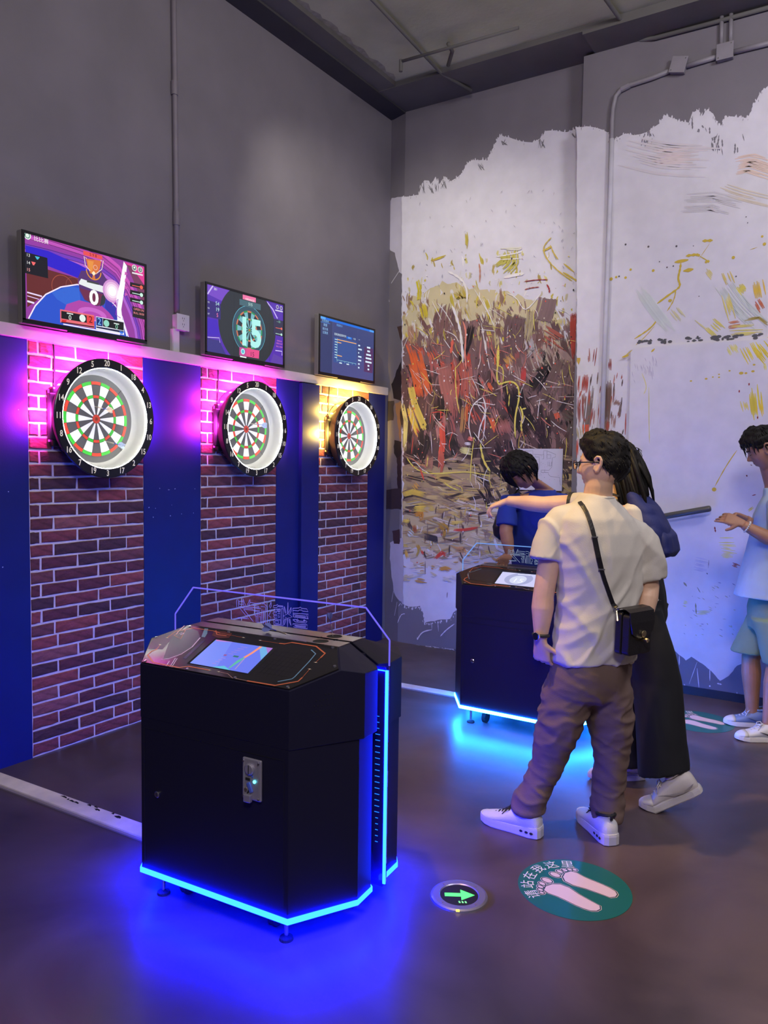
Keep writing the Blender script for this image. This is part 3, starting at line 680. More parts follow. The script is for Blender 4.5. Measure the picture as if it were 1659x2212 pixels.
ETCH = [[(-0.1709,1.0334),(-0.1709,1.0052),(-0.162,1.0057),(-0.1621,1.0337),(-0.1709,1.0334)],[(-0.1591,1.0287),(-0.1386,1.0295),(-0.1386,1.0183),(-0.1591,1.0177),(-0.1591,1.0287)],[(-0.1401,1.0398),(-0.129,1.0165),(-0.1357,1.0111),(-0.1407,1.0235),(-0.1401,1.0398)],[(-0.1082,1.0406),(-0.1197,1.0186),(-0.1174,1.0142),(-0.1076,1.0267),(-0.1082,1.0406)],[(-0.1067,1.0292),(-0.068,1.0284),(-0.0589,1.0277)],[(-0.1067,1.0199),(-0.0656,1.0182),(-0.0656,1.0132),(-0.1576,1.0094),(-0.1576,1.0042),(-0.0951,1.0072),(-0.0951,1.0032)],[(-0.1576,1.0042),(-0.1137,0.9657),(-0.1648,0.9637),(-0.1648,0.9665),(-0.1209,0.968)],[(-0.1371,1.0005),(-0.092,0.9588)],[(-0.1371,1.0005),(-0.0616,1.0021)],[(-0.0908,1.0106),(-0.0565,1.0111)],[(-0.085,0.9989),(-0.0758,0.9992),(-0.0758,0.9907),(-0.0849,0.9862),(-0.0849,0.9816),(-0.0749,0.9815)],[(-0.0786,0.9811),(-0.0785,0.958)],[(-0.0707,1.0011),(-0.0705,0.9577)],[(-0.0644,1.0004),(-0.0643,0.9861),(-0.0564,0.9888)],[(-0.0566,1.0307),(-0.0396,1.0305),(-0.0339,1.0237),(-0.0269,1.0231),(-0.0265,0.9558)],[(-0.0565,1.0192),(-0.0353,1.0186),(-0.0349,0.9559)],[(-0.0522,1.0081),(-0.0519,0.9563)],[(-0.0451,1.0038),(-0.0448,0.956)],[(-0.038,1.0038),(-0.0451,1.0038)],[(-0.0643,0.9792),(-0.0578,0.9822),(-0.059,0.9579)],[(-0.0102,1.0403),(-0.0176,1.0231),(-0.0142,1.0166),(-0.0092,1.0262),(-0.0102,1.0403)],[(-0.0099,1.0079),(-0.021,0.9884),(-0.0098,0.9828)],[(-0.0112,0.9781),(-0.0208,0.9564),(-0.011,0.9586)],[(0.0011,1.0284),(0.0011,1.0204),(0.0178,1.0226),(0.0178,1.0267),(0.044,1.0275),(0.044,1.0214),(0.0358,1.0199)],[(0.0011,1.0284),(0.015,1.0305),(0.0177,1.0353),(0.0205,1.0304),(0.0439,1.0311)],[(0.0026,1.0149),(0.0026,1.0035),(-0.0015,0.9997),(0.0027,0.9955),(0.0028,0.9864),(0.0084,0.9825),(0.0181,0.9835)],[(0.0026,1.0149),(0.0317,1.0163),(0.0317,1.0118),(0.0165,1.0111)],[(0.0109,1.0158),(0.0316,1.0195)],[(0.0068,1.0085),(0.0151,1.0087),(0.0152,1.0037),(0.0068,1.0033),(0.0068,1.0085)],[(0.0069,0.996),(0.0152,0.9964),(0.0152,0.9912),(0.0069,0.991),(0.0069,0.996)],[(0.0179,1.009),(0.0303,1.0087),(0.0235,1.0046),(0.0304,1.0026),(0.018,0.9994),(0.029,0.9961),(0.018,0.9915),(0.0305,0.9894),(0.0236,0.9853)],[(0.0014,0.9772),(0.0333,0.9784),(0.0334,0.9625),(0.003,0.9568),(0.0014,0.9772)],[(0.0079,0.9733),(0.0237,0.9739),(0.0237,0.9648),(0.0079,0.9637),(0.0079,0.9733)],[(0.0358,1.0195),(0.0362,0.9605)],[(0.044,1.0214),(0.0445,0.9587),(0.003,0.9563)],[(0.0657,1.0462),(0.0638,1.0043),(0.0442,0.9943),(0.0621,0.9883),(0.0643,0.9456),(0.0662,0.9888),(0.0851,0.9953),(0.0666,1.0046),(0.0657,1.0462)],[(0.05,1.0299),(0.0578,1.0082),(0.0537,1.0044),(0.049,1.0185),(0.05,1.0299)],[(0.0794,1.0296),(0.0701,1.0106),(0.0742,1.0054),(0.0801,1.0173),(0.0794,1.0296)],[(0.0525,0.985),(0.058,0.9856),(0.0499,0.9621),(0.0485,0.9755),(0.0525,0.985)],[(0.0716,0.9848),(0.0749,0.9874),(0.08,0.9632),(0.0731,0.9737),(0.0716,0.9848)],[(0.087,1.027),(0.1145,1.0309),(0.1198,1.0348),(0.1252,1.0309),(0.1478,1.031),(0.1545,1.0217),(0.1293,1.0213),(0.1279,1.0245),(0.1145,1.0235),(0.1119,1.0201),(0.0876,1.0198),(0.087,1.027)],[(0.0876,1.0198),(0.0891,1.0092),(0.1546,1.0128),(0.1553,0.9962),(0.0905,0.9959),(0.0918,1.0039),(0.144,1.0043),(0.1441,0.9995),(0.0973,1.0)],[(0.0891,1.0092),(0.0905,0.9959)],[(0.148,1.0088),(0.1521,0.9959)],[(0.0879,0.9855),(0.1014,0.9881),(0.1055,0.9841),(0.1336,0.9838),(0.1376,0.9887),(0.1501,0.9856),(0.1443,0.9794),(0.0988,0.9788),(0.0879,0.9855)],[(0.1028,0.986),(0.1081,0.99),(0.1122,0.9859),(0.1082,0.9821),(0.1028,0.986)],[(0.1336,0.9883),(0.1389,0.9911),(0.1421,0.987),(0.1376,0.9836),(0.1336,0.9883)],[(0.0881,0.9664),(0.088,0.9709),(0.151,0.9735),(0.1511,0.9597),(0.099,0.9586),(0.0908,0.9604)],[(0.0948,0.966),(0.1444,0.9679),(0.1444,0.9638),(0.0989,0.9631)]]
# ================================================================== CONSOLES
M_cab = mat('black_satin_metal', (.012, .011, .034), .5, bump=.02, bscale=220, spec=.3)
M_plate = mat('black_acrylic_panel', (.014, .012, .012), .12, coat=.3)
M_deck = mat('brushed_dark_steel', srgb(160, 152, 152), .32, metal=.85, var=.1, vscale=40, stretch=(1, 20, 1))
M_groove = mat('groove_liner', (.02, .02, .22), .25)  # blue of the light bars put into the liner colour
M_rubber = mat('black_rubber', (.012, .012, .012), .8)
M_glass = mat('clear_acrylic', (.93, .94, 1), .03, trans=1.0)
def acrylic_material():
    m = bpy.data.materials.new('clear_acrylic_sheet'); m.use_nodes = True; nt = m.node_tree; N = nt.nodes; L = nt.links
    N.remove(N['Principled BSDF'])
    t = N.new('ShaderNodeBsdfTransparent'); t.inputs[0].default_value = (.93, .93, .97, 1)
    g = N.new('ShaderNodeBsdfGlossy'); g.inputs['Roughness'].default_value = .04
    f = N.new('ShaderNodeFresnel'); f.inputs[0].default_value = 1.3
    x = N.new('ShaderNodeMixShader'); L.new(f.outputs[0], x.inputs[0]); L.new(t.outputs[0], x.inputs[1]); L.new(g.outputs[0], x.inputs[2]); L.new(x.outputs[0], N['Material Output'].inputs[0])
    return m
M_sheet = acrylic_material()
SL = .327                     # slope of the control panel
def zpl(v): return .845+SL*v
def mirror(pl): return [(-u, v) for u, v in pl][::-1]
HALF_R = [(.318, 0), (.465, .215), (.465, .30), (.437, .333)]
def console(loc, rz, label, led, bar, edge, etch_col, screen_art, darts_in, lettered):
    t = thing('dart_console', label, 'console', (loc[0], loc[1], 0), rz, None)
    def head(flip, name):
        """one half of the flared head; the rear half mirrors the front about v = .345"""
        g = (lambda v: .69-v) if flip else (lambda v: v)
        pts = {}
        for s in (1, -1):
            for k, (u, v, z) in dict(F=(.318, 0, .845), r=(.415, .145, .892), B=(.335, .262, .93), D=(.335, .338, .93), R=(.465, .215, .873), S=(.465, .30, .869), T=(.437, .338, .869)).items(): pts[k, s] = (s*u, g(v), z)
            for k, (u, v) in dict(F0=(.318, 0), R0=(.465, .215), S0=(.465, .30), T0=(.437, .338)).items(): pts[k, s] = (s*u, g(v), .655)
        if flip:
            for s in (1, -1):
                pts['r', s] = (s*.415, g(.145), .884); pts['F', s] = (s*.318, g(0), .835)
        keys = list(pts); idx = {k: i for i, k in enumerate(keys)}
        F_ = []
        def f(*k): F_.append(tuple(idx[q] for q in k))
        R_, L_ = 1, -1
        f(('F', L_), ('F', R_), ('r', R_), ('B', R_), ('B', L_), ('r', L_)); f(('B', L_), ('B', R_), ('D', R_), ('D', L_))
        for s in (1, -1):
            f(('r', s), ('R', s), ('B', s)); f(('R', s), ('S', s), ('B', s)); f(('S', s), ('T', s), ('D', s)); f(('S', s), ('D', s), ('B', s))
            f(('F', s), ('F0', s), ('R0', s), ('R', s), ('r', s)); f(('R', s), ('R0', s), ('S0', s), ('S', s)); f(('S', s), ('S0', s), ('T0', s), ('T', s))
        f(('F', L_), ('F0', L_), ('F0', R_), ('F', R_)); f(('T', L_), ('D', L_), ('D', R_), ('T', R_), ('T0', R_), ('T0', L_))
        f(('F0', L_), ('R0', L_), ('S0', L_), ('T0', L_), ('T0', R_), ('S0', R_), ('R0', R_), ('F0', R_))
        bm = bmesh.new(); vs = [bm.verts.new(pts[k]) for k in keys]
        for q in F_: bm.faces.new([vs[i] for i in q])
        bmesh.ops.recalc_face_normals(bm, faces=bm.faces); me = bpy.data.meshes.new(name); bm.to_mesh(me); bm.free()
        return link(name, me, M_cab, t, bevel=.0022)
    h1 = head(False, 'console_head'); head(True, 'rear_head')
    base = [(-.306, .0015), (.306, .0015)]
    fr = [(.316, .001), (.452, .205), (.452, .295), (.40, .312), (.40, .338)]
    poly = fr+mirror(fr); 
    body = MB().prism(poly, .115, .656).build('cabinet_body', M_cab, t, bevel=.002)
    rr = [(u, .69-v) for u, v in fr][::-1]
    MB().prism([(u, v) for u, v in rr]+[(-u, v) for u, v in rr[::-1]], .115, .656).build('rear_body', M_cab, t, bevel=.002)
    MB().prism([(-.39, .3385), (.39, .3385), (.39, .3515), (-.39, .3515)], .12, .90).build('centre_web', M_cab, t)
    # door seam and lock
    MB().tube([(-.300, .0, .14), (-.300, .0, .62), (.300, .0, .62), (.300, .0, .14)], .0008, n=4).build('door_seam', M_rubber, body)
    lk = MB().lathe([(0, .012), (.004, .012), (.006, .009), (.006, .0001)], 20).build('door_lock', M_chrome, t, loc=(-.239, .001, .394), rot=(0, 0, -PI/2))
    MB().box((.0066, 0, 0), (.001, .002, .010)).build('keyhole', M_rubber, lk)
    # light band around the foot of the cabinet, and what stands under it
    def ring(o, zt, zb, m, name):
        out = [(.316+o, -o), (.452+o, .205-o*.4), (.452+o, .30)]
        for s in (1, -1):
            for fl in (0, 1):
                q = [(s*u, (.69-v) if fl else v) for u, v in out]
                inn = [(s*(u-.016), (.69-(v+.012)) if fl else v+.012) for u, v in out]
                b = MB()
                n = 3; vs = [(p[0], p[1], z) for z in (zb, zt) for p in q]+[(p[0], p[1], z) for z in (zb, zt) for p in inn]
                fs = []
                for i in range(n-1): fs += [(i, i+1, n+i+1, n+i), (2*n+i+1, 2*n+i, 3*n+i, 3*n+i+1), (i+1, i, 2*n+i, 2*n+i+1), (n+i, n+i+1, 3*n+i+1, 3*n+i)]
                fs += [(0, n, 3*n, 2*n), (n-1, 2*n+n-1, 3*n+n-1, n+n-1)]
                b.add(vs, fs); o_ = b.build(name, m, t)
        for v0, v1 in ((-o, .012-o), (.69+o-.012, .69+o)): MB().prism([(-.316-o, v0), (.316+o, v0), (.316+o, v1), (-.316-o, v1)], zb, zt).build(name, m, t)
    ring(.004, .113, .0955, led, 'base_light')
    MB().prism(poly[:4]+[(.40, .69-.312), (.452, .69-.295), (.452, .69-.205), (.316, .689), (-.316, .689), (-.452, .69-.205), (-.452, .69-.295), (-.40, .69-.312)]+mirror(fr)[1:], .098, .116).build('base_plate', M_blackmatt, t)
    for u in (-.27, .27):
        for v in (.06, .63):
            ft = MB().cyl((u, v, .012), (u, v, .10), .007, n=10).build('foot', M_chrome, t)
            MB().lathe([(0, .0001), (0, .024), (.008, .022), (.012, .010), (.012, .0001)], 18, axis='Z', c=(u, v, 0)).build('foot_pad', M_rubber, ft)
            w = MB().cyl((u*.72-.012, v+(.05 if v < .3 else -.05), .036), (u*.72+.012, v+(.05 if v < .3 else -.05), .036), .036, n=20).build('caster', M_rubber, t)
            MB().box((u*.72, v+(.05 if v < .3 else -.05), .084), (.034, .03, .03)).build('caster_fork', M_steel, w)
    # control panel ----------------------------------------------------------------
    nrm = Vector((0, -SL, 1)).normalized(); Vp = Vector((0, 1, SL)).normalized()
    outl = [(-.314, .004), (.314, .004), (.408, .144), (.331, .258), (-.331, .258), (-.408, .144)]
    hole = [(-.136, .036), (.136, .036), (.126, .199), (-.152, .199)]
    cp = MB().slab([(u, v, zpl(v)+.0004) for u, v in outl], nrm, .0045).build('control_panel', M_plate, t, bevel=.001)
    pr = Print(Vector((0, 0, zpl(0)+.0004))+nrm*.0050, (1, 0, 0), Vp, nrm, eps=1e-5)
    k = math.sqrt(1+SL*SL)
    P = lambda *a: [(u, v*k) for u, v in a]
    OR, WH, LB = srgb(226, 118, 78), srgb(240, 214, 250), srgb(120, 160, 190)
    if lettered:
        pr.poly(P((-.40, .144), (-.36, .08), (-.30, .09), (-.32, .15), (-.335, .254)), srgb(70, 34, 84))
        pr.poly(P((-.248, .041), (-.32, .147), (-.340, .212), (-.312, .239), (-.258, .228), (-.217, .194), (-.198, .130), (-.204, .08), (-.226, .046)), srgb(56, 66, 92))
        pr.poly(P((-.33, .18), (-.338, .223), (-.314, .221), (-.285, .165)), srgb(30, 24, 34)); pr.line(P((-.33, .18), (-.338, .223), (-.314, .221), (-.285, .165)), .002, OR, closed=True)
        pr.text('10', -.312, .197*k, .022, WH, rot=-.2)
        pr.line(P((-.254, .033), (-.226, .046), (-.202, .081), (-.197, .13), (-.214, .191)), .0045, WH)
        pr.line(P((-.345, .250), (-.335, .205), (-.326, .188)), .004, srgb(240, 170, 190)); pr.line(P((-.212, .034), (-.200, .006)), .004, WH); pr.line(P((-.204, .055), (-.182, .006)), .004, WH); pr.line(P((-.196, .055), (-.174, .006)), .003, WH)
        pr.poly(P((-.214, .197), (-.246, .250), (-.230, .252), (-.214, .229), (-.209, .224), (-.197, .197)), LB)
        pr.poly(P((-.195, .245), (-.18, .215), (-.14, .205), (-.10, .215), (-.11, .245), (-.15, .25)), srgb(96, 50, 40)); pr.line(P((-.19, .248), (-.165, .225), (-.12, .225)), .004, OR)
        pr.poly(P((-.175, .06), (-.19, .17), (-.18, .18), (-.160, .06)), srgb(36, 34, 96))
    else:
        pr.poly(P((-.335, .16), (-.30, .06), (-.14, .045), (-.155, .20), (-.27, .235)), srgb(30, 32, 40)); pr.line(P((-.29, .21), (-.345, .135), (-.30, .062)), .003, LB)
    def gline(pts, w, col): pr.line(P(*pts), w, col)
    gline([(-.322, .085), (-.331, .068), (-.327, .045), (-.265, .011), (-.144, .009), (-.117, .024), (-.022, .024)], .0052, OR); gline([(-.334, .113), (-.322, .085)], .0016, OR)
    gline([(-.345, .159), (-.347, .205), (-.293, .243), (-.193, .243), (-.16, .236)], .0036, OR); gline([(-.16, .236), (-.047, .230)], .0012, OR)
    gline([(.017, .024), (.056, .023), (.088, .007), (.149, .006)], .0014, srgb(220, 170, 160)); gline([(.149, .006), (.258, .008), (.319, .047), (.320, .069)], .0055, OR); gline([(.320, .069), (.316, .116)], .0016, OR)
    gline([(.313, .155), (.313, .192)], .0016, OR); gline([(.313, .185), (.313, .211), (.256, .243), (.154, .244), (.135, .230), (.113, .228)], .0055, OR); gline([(.113, .228), (.03, .228)], .0012, OR)
    gline([(.252, .219), (.282, .201), (.288, .153), (.293, .065), (.291, .053), (.254, .028)], .0042, LB)
    for q in range(6): gline([(.16+q*.018, .05), (.16+q*.018, .20)], .0006, srgb(50, 46, 52))
    for q in range(6): gline([(.15, .06+q*.025), (.27, .06+q*.025)], .0006, srgb(50, 46, 52))
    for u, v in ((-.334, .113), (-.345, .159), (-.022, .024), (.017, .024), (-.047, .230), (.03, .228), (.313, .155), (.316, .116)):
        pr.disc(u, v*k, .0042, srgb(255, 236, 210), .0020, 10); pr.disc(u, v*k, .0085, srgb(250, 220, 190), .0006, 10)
    pr.build('panel_artwork', print_mat('panel_print', rough=.2), cp)
    tb = MB().slab([(u, v, zpl(v)+.0050) for u, v in hole], nrm, .0006); tb.build('screen_surround', M_rubber, cp)
    ps = Print(Vector((-.008, 0, zpl(0)+.0004))+nrm*.0061, (1, 0, 0), Vp, nrm, eps=1e-5); screen_art(ps, k)
    ps.build('touch_screen', print_mat('touch_picture', emit=1.0), cp)
    for u, v in ((-.304, .012), (-.392, .152), (-.108, .010), (.097, .010), (-.132, .250), (.077, .250), (-.318, .250), (.318, .250), (.388, .152), (.304, .012)):
        b0 = Vector((u, v, zpl(v)+.0004))+nrm*.0045
        MB().cyl(b0, b0+nrm*.003, .0058, .0045, n=12).build('panel_bolt', M_chrome, cp)
    # metal decks with a round cup hole each, front and rear of the sheet ------------------
    def deck(v0, v1, hu, hv, r, name):
        zt = .9335; zb = .9302; n = 32; half = (v1-v0)/2; cx = hu; b = MB()
        a0, a1 = hu-half, hu+half
        sq = []
        for i in range(n):
            a = 2*PI*(i+.5)/n; c, s_ = math.cos(a), math.sin(a); m_ = max(abs(c), abs(s_)); sq.append((hu+half*c/m_, hv+half*s_/m_))
        ci = [(hu+r*math.cos(2*PI*(i+.5)/n), hv+r*math.sin(2*PI*(i+.5)/n)) for i in range(n)]
        vs = [(x, y, zt) for x, y in sq]+[(x, y, zt) for x, y in ci]+[(x, y, zt-.05) for x, y in ci]
        b.add(vs, [(i, (i+1) % n, n+(i+1) % n, n+i) for i in range(n)]+[(n+i, n+(i+1) % n, 2*n+(i+1) % n, 2*n+i) for i in range(n)])
        b.box(((-.333+a0)/2, hv, (zt+zb)/2), (a0+.333, 2*half, zt-zb)); b.box(((.333+a1)/2, hv, (zt+zb)/2), (.333-a1, 2*half, zt-zb))
        d = b.build(name, M_deck, t)
        MB().cyl((hu, hv, .9316), (hu, hv, .9312), r*1.02, n=24).build('cup_hole', M_rubber, d)
    deck(.2645, .3365, .236, .300, .0285, 'front_deck'); deck(.3535, .4255, .236, .3895, .0285, 'rear_deck')
    # clear acrylic sheet standing through the middle ------------------------------------
    al = [(-.484, .10), (.484, .10), (.484, .958), (.390, 1.060), (-.390, 1.060), (-.484, .946)]
    sh = MB().slab([(u, .342, z) for u, z in al], (0, 1, 0), .006).build('acrylic_sheet', M_sheet, t)
    ed = [(.484, .87), (.484, .958), (.390, 1.060), (-.390, 1.060), (-.484, .946), (-.484, .87)]
    e_ = MB()
    for a, b_ in zip(ed[:-1], ed[1:]):
        A = Vector((a[0], .345, a[1])); B_ = Vector((b_[0], .345, b_[1])); d = (B_-A); R = d.to_track_quat('X', 'Y').to_matrix()
        e_.box((A+B_)/2, (d.length, .0055, .0022), mtx=R)
    e_.build('lit_edge', edge, sh)
    if etch_col:
        for pl in ETCH:
            pe_ = Print((0, .3418, 0), (1, 0, 0), (0, 0, 1), (0, -1, 0)); pe_.line(pl, .0021, (1, 1, 1)); pe_.build('etched_stroke', etch_col, sh)
    # bright light bars in the two side grooves
    for s in (1, -1):
        lb = MB().box((s*.477, .345, .48), (.010, .010, .745)).build('side_light', bar, t)
        MB().box((s*.452, .345, .8515), (.052, .008, .003)).build('top_light', bar, t)
        gl = MB().box((s*.440, .345, .48), (.062, .006, .77)).build('light_channel', M_groove, t)
        for i in range(22): MB().box((s*.4455, .3412, .25+i*.021), (.018 if 4 < i < 19 else .010, .0016, .0018)).build('reflected_tick', M_tick, t)  # glowing ticks stand in for the light bar's reflections in the groove
    # coin acceptor
    ca = MB().box((0, 0, 0), (.076, .010, .136)).build('coin_acceptor', mat('cast_zinc', srgb(176, 170, 186), .38, metal=.5, bump=.05, bscale=200), t, loc=(.179, -.004, .538), bevel=.005, seg=3)
    MB().box((-.030, -.0065, 0), (.005, .004, .128)).build('raised_rim', MATS['cast_zinc'], ca, bevel=.0015); MB().box((.030, -.0065, 0), (.005, .004, .128)).build('raised_rim', MATS['cast_zinc'], ca, bevel=.0015)
    MB().lathe([(0, .019), (.005, .019), (.008, .015), (.008, .0001)], 28).build('coin_disc', MATS['cast_zinc'], ca, loc=(-.006, -.005, .034), rot=(0, 0, -PI/2), smooth=False)
    MB().box((-.006, -.0135, .034), (.0022, .002, .030)).build('coin_slot', M_rubber, ca)
    MB().box((-.014, -.006, .000), (.018, .003, .008)).build('label_plate', M_rubber, ca, bevel=.001)
    MB().box((-.004, -.008, -.025), (.014, .007, .034), mtx=Matrix.Rotation(-.45, 3, 'Y')).build('reject_lever', mat('blue_lever', srgb(90, 110, 220), .35), ca, bevel=.003)
    MB().ball((.013, -.007, -.004), (.0055, .004, .0055)).build('ready_light', glow('cyan_ready_light', (.2, 1.6, 1.8), 2.2), ca, smooth=True)
    MB().box((.004, -.006, .012), (.006, .002, .007)).build('indicator_window', MATS['blue_lever'], ca)
    MB().box((-.010, -.011, -.060), (.028, .014, .026)).build('return_cup', MATS['cast_zinc'], ca, bevel=.003)
    MB().box((-.012, -.0065, -.042), (.004, .004, .026), mtx=Matrix.Rotation(.5, 3, 'Y')).build('return_slot', M_rubber, ca)
    MB().cyl((-.022, -.005, -.036), (-.022, -.008, -.036), .006, n=12).build('key_cam', M_steel, ca)
    for x, z in ((-.030, .058), (.030, .058), (-.030, -.056), (.030, -.058)): MB().cyl((x, -.006, z), (x, -.0105, z), .0034, n=10).build('screw', M_chrome, ca)
    # speaker holes in the right chamfer, one mesh (each about two pixels)
    a = Vector((.318, 0, 0)); dirv = Vector((.147, .215, 0)).normalized(); nv = Vector((.215, -.147, 0)).normalized(); g = MB()
    for i in range(9):
        for j in range(6):
            if (i-4)**2/18+(j-2.5)**2/7 > 1: continue
            c0 = a+dirv*(.078+i*.0125+(j % 2)*.006)+Vector((0, 0, .735+j*.017)); g.cyl(c0-nv*.001, c0+nv*.0004, .0018, n=6)
    tag(g.build('speaker_holes', M_rubber, h1), kind='stuff')
    return t
M_tick = glow('blue_tick_glow', (.02, .30, 2.0), 1.0)
def touch1(p, k):
    p.poly([(-.117, .041*k), (.133, .041*k), (.119, .194*k), (-.133, .193*k)], srgb(104, 122, 240))
    p.poly([(-.117, .041*k), (0, .041*k), (-.06, .194*k), (-.133, .193*k)], srgb(112, 138, 244))
    p.poly([(-.125, .185*k), (-.133, .193*k), (-.05, .193*k)], srgb(200, 120, 200)); p.poly([(.06, .194*k), (.119, .194*k), (.125, .12*k)], srgb(110, 176, 230)); p.poly([(.09, .194*k), (.119, .194*k), (.122, .16*k)], srgb(170, 120, 210))
    p.poly([(-.02, .041*k), (.06, .041*k), (.02, .058*k)], srgb(90, 190, 220))
    p.line([(.07, .193*k), (.064, .15*k), (.056, .118*k)], .011, srgb(250, 150, 120)); p.line([(.056, .118*k), (.05, .095*k), (.046, .05*k)], [.006, .014, .005], srgb(90, 190, 160)); p.line([(.06, .115*k), (.072, .05*k)], .004, srgb(170, 150, 200))
    p.rect(.01, .112*k, .032, .121*k, srgb(40, 110, 110)); p.rect(-.03, .11*k, -.018, .118*k, srgb(150, 80, 140))
    for i in range(5): p.line([(-.02+i*.004, (.125+i*.012)*k), (.0+i*.006, (.127+i*.012)*k)], .003, srgb(150, 130, 220))
    for i in range(4): p.line([(-.035+i*.003, (.06+i*.012)*k), (-.018+i*.003, (.062+i*.012)*k)], .004, srgb(150, 136, 230))
def touch2(p, k):
    p.poly([(-.117, .041*k), (.133, .041*k), (.119, .194*k), (-.133, .193*k)], srgb(206, 206, 246))
    p.disc(.0, .12*k, .085, srgb(168, 172, 214), .075*k); p.disc(.0, .112*k, .05, srgb(214, 220, 244), .052*k); p.text('15', .004, .10*k, .072, srgb(250, 252, 255)); p.rect(-.03, .176*k, .05, .186*k, srgb(226, 228, 250))
LED1 = glow('blue_console_light', (.0004, .0036, 1.0), 250); LED2 = glow('cyan_console_light', (.007, .16, 1.0), 180)
BAR1 = glow('blue_side_light', (.0016, .0135, 1.0), 66)
EDGE1 = glow('violet_lit_edge', srgb(122, 108, 255), 1.0); EDGE2 = glow('pale_blue_lit_edge', srgb(120, 170, 250), .9)
ETC1 = glow('violet_etching', srgb(128, 118, 236), .85); ETC2 = glow('white_etching', srgb(170, 190, 230), .6)
console((1.836, 1.80), math.radians(4), 'near black dart console with deep blue base light and two darts on its top', LED1, BAR1, EDGE1, ETC1, touch1, True, True)
console((1.922, 4.092), math.radians(.5), 'far black dart console with cyan base light, beside the man in blue', LED2, LED2, EDGE2, ETC2, touch2, False, False)
# two darts left on the near console
def con(u, v, z): 
    a = math.radians(4); return (1.836+u*math.cos(a)-v*math.sin(a), 1.80+u*math.sin(a)+v*math.cos(a), z)
M_cf = mat('frosted_blue_flight', srgb(126, 136, 206), .35)
A_, B_ = Vector(con(.108, .300, .9385)), Vector(con(-.005, .309, .953))
dart(A_, B_-A_, 'blue-flighted dart lying flat on the steel top of the near console', M_cf, PI/4, .93)
A_, B_ = Vector(con(.225, .380, .936)), Vector(con(.205, .387, .995))
dart(con(.232, .386, .9335), Vector(con(.214, .392, 1.0))-Vector(con(.232, .386, .93)), 'dart with round blue flight standing in the cup hole of the near console', M_cf, .3, .62)
# ================================================================== THE MURAL WALL
M_mural = print_mat('mural_paint', rough=.6, grain=.05, gscale=9, bump=.04)
YM, YP, YB = 5.70, 5.57, 5.546           # main face, pier face, face of the white board on the pier
mu = Print((0, YM, 0), (1, 0, 0), (0, 0, 1), (0, -1, 0), eps=3.5e-6)
pier = Print((0, YP, 0), (1, 0, 0), (0, 0, 1), (0, -1, 0), eps=6e-6)
bd = Print((0, YB, 0), (1, 0, 0), (0, 0, 1), (0, -1, 0), eps=6e-6)
Us = Vector((.178, -.06, 0)).normalized(); Ns = Vector((-.06, -.178, 0)).normalized()
side = Print((0, 5.76, 0), Us, (0, 0, 1), Ns, eps=1e-5)
def W_(p, y): q = on_y(p[0], p[1], y); return (q[0], q[2])
def S_(p):
    d = ray(*p); t = (Vector((0, 5.76, 0))-Vector(CAM)).dot(Ns)/Vector(d).dot(Ns); q = Vector(CAM)+Vector(d)*t
    return ((q-Vector((0, 5.76, 0))).dot(Us), q.z)
qr = random.Random(21)
def rough(pts, amp, step):
    """breaks the straight runs of an outline into a ragged brush edge"""
    out = []
    for a, b in zip(pts, pts[1:]+pts[:1]):
        n = max(1, int(math.hypot(b[0]-a[0], b[1]-a[1])/step))
        for i in range(n):
            t = i/n; out.append((a[0]+(b[0]-a[0])*t+qr.uniform(-amp, amp), a[1]+(b[1]-a[1])*t+qr.uniform(-amp, amp)))
    return out
Z2 = lambda *p: [(830+x/6.913, 480+y/6.913) for x, y in p]
Z3 = lambda *p: [(1040+x/6.913, 480+y/6.913) for x, y in p]
Z4 = lambda *p: [(830+x/6.913, 780+y/6.913) for x, y in p]
Z5 = lambda *p: [(1040+x/4.879, 720+y/4.879) for x, y in p]
Z6 = lambda *p: [(840+x/5.531, 1020+y/5.531) for x, y in p]
Z7 = lambda *p: [(1300+x/3.688, 160+y/3.688) for x, y in p]
Z8 = lambda *p: [(1240+x/3.959, 700+y/3.959) for x, y in p]
Z9 = lambda *p: [(1420+x/2.911, 880+y/2.911) for x, y in p]
WH_ = srgb(218, 213, 219)
def lim(p, x0=869., x1=1252.): return (min(max(p[0], x0), x1), p[1])
def stroke(P, y, path, w, col, dry=.25, jit=.10, clip=None, n=None):
    """one brush stroke: parallel bristle ribbons with ragged ends and gaps; path in sight-line pixels"""
    pts = [W_(lim(p, *clip) if clip else p, y) for p in path]; wm = w/281.
    k = n or max(2, min(14, int(w/2.2))); P.k += 1
    for b in range(k):
        if qr.random() < dry*.55: continue
        o = (b+.5)/k-.5; s = qr.random()*dry*.5; e = 1-qr.random()*dry*.7
        f = 1+qr.uniform(-jit, jit); c = tuple(min(1, x*f) for x in col)
        m = len(pts); q = []
        for i in range(m):
            a = Vector(pts[max(i-1, 0)]); d = Vector(pts[min(i+1, m-1)])-a
            d = d.normalized() if d.length > 1e-9 else Vector((1, 0)); nn = Vector((-d.y, d.x)); q.append((Vector(pts[i]), nn))
        def at_(t):
            x = t*(m-1); i = min(int(x), m-2); f_ = x-i; return q[i][0].lerp(q[i+1][0], f_), q[i][1].lerp(q[i+1][1], f_)
        hw = wm/k*.56; vs = []; st = max(2, 2*(m-1))
        for j in range(st+1):
            t = s+(e-s)*j/st; c0, nn = at_(t); tap = .35 if (j in (0, st) and dry > .1) else 1.
            vs += [(c0+nn*(o*wm+hw*tap))[:], (c0+nn*(o*wm-hw*tap))[:]]
        P.raw(vs, [(2*j, 2*j+1, 2*j+3, 2*j+2) for j in range(st)], c, up=False)
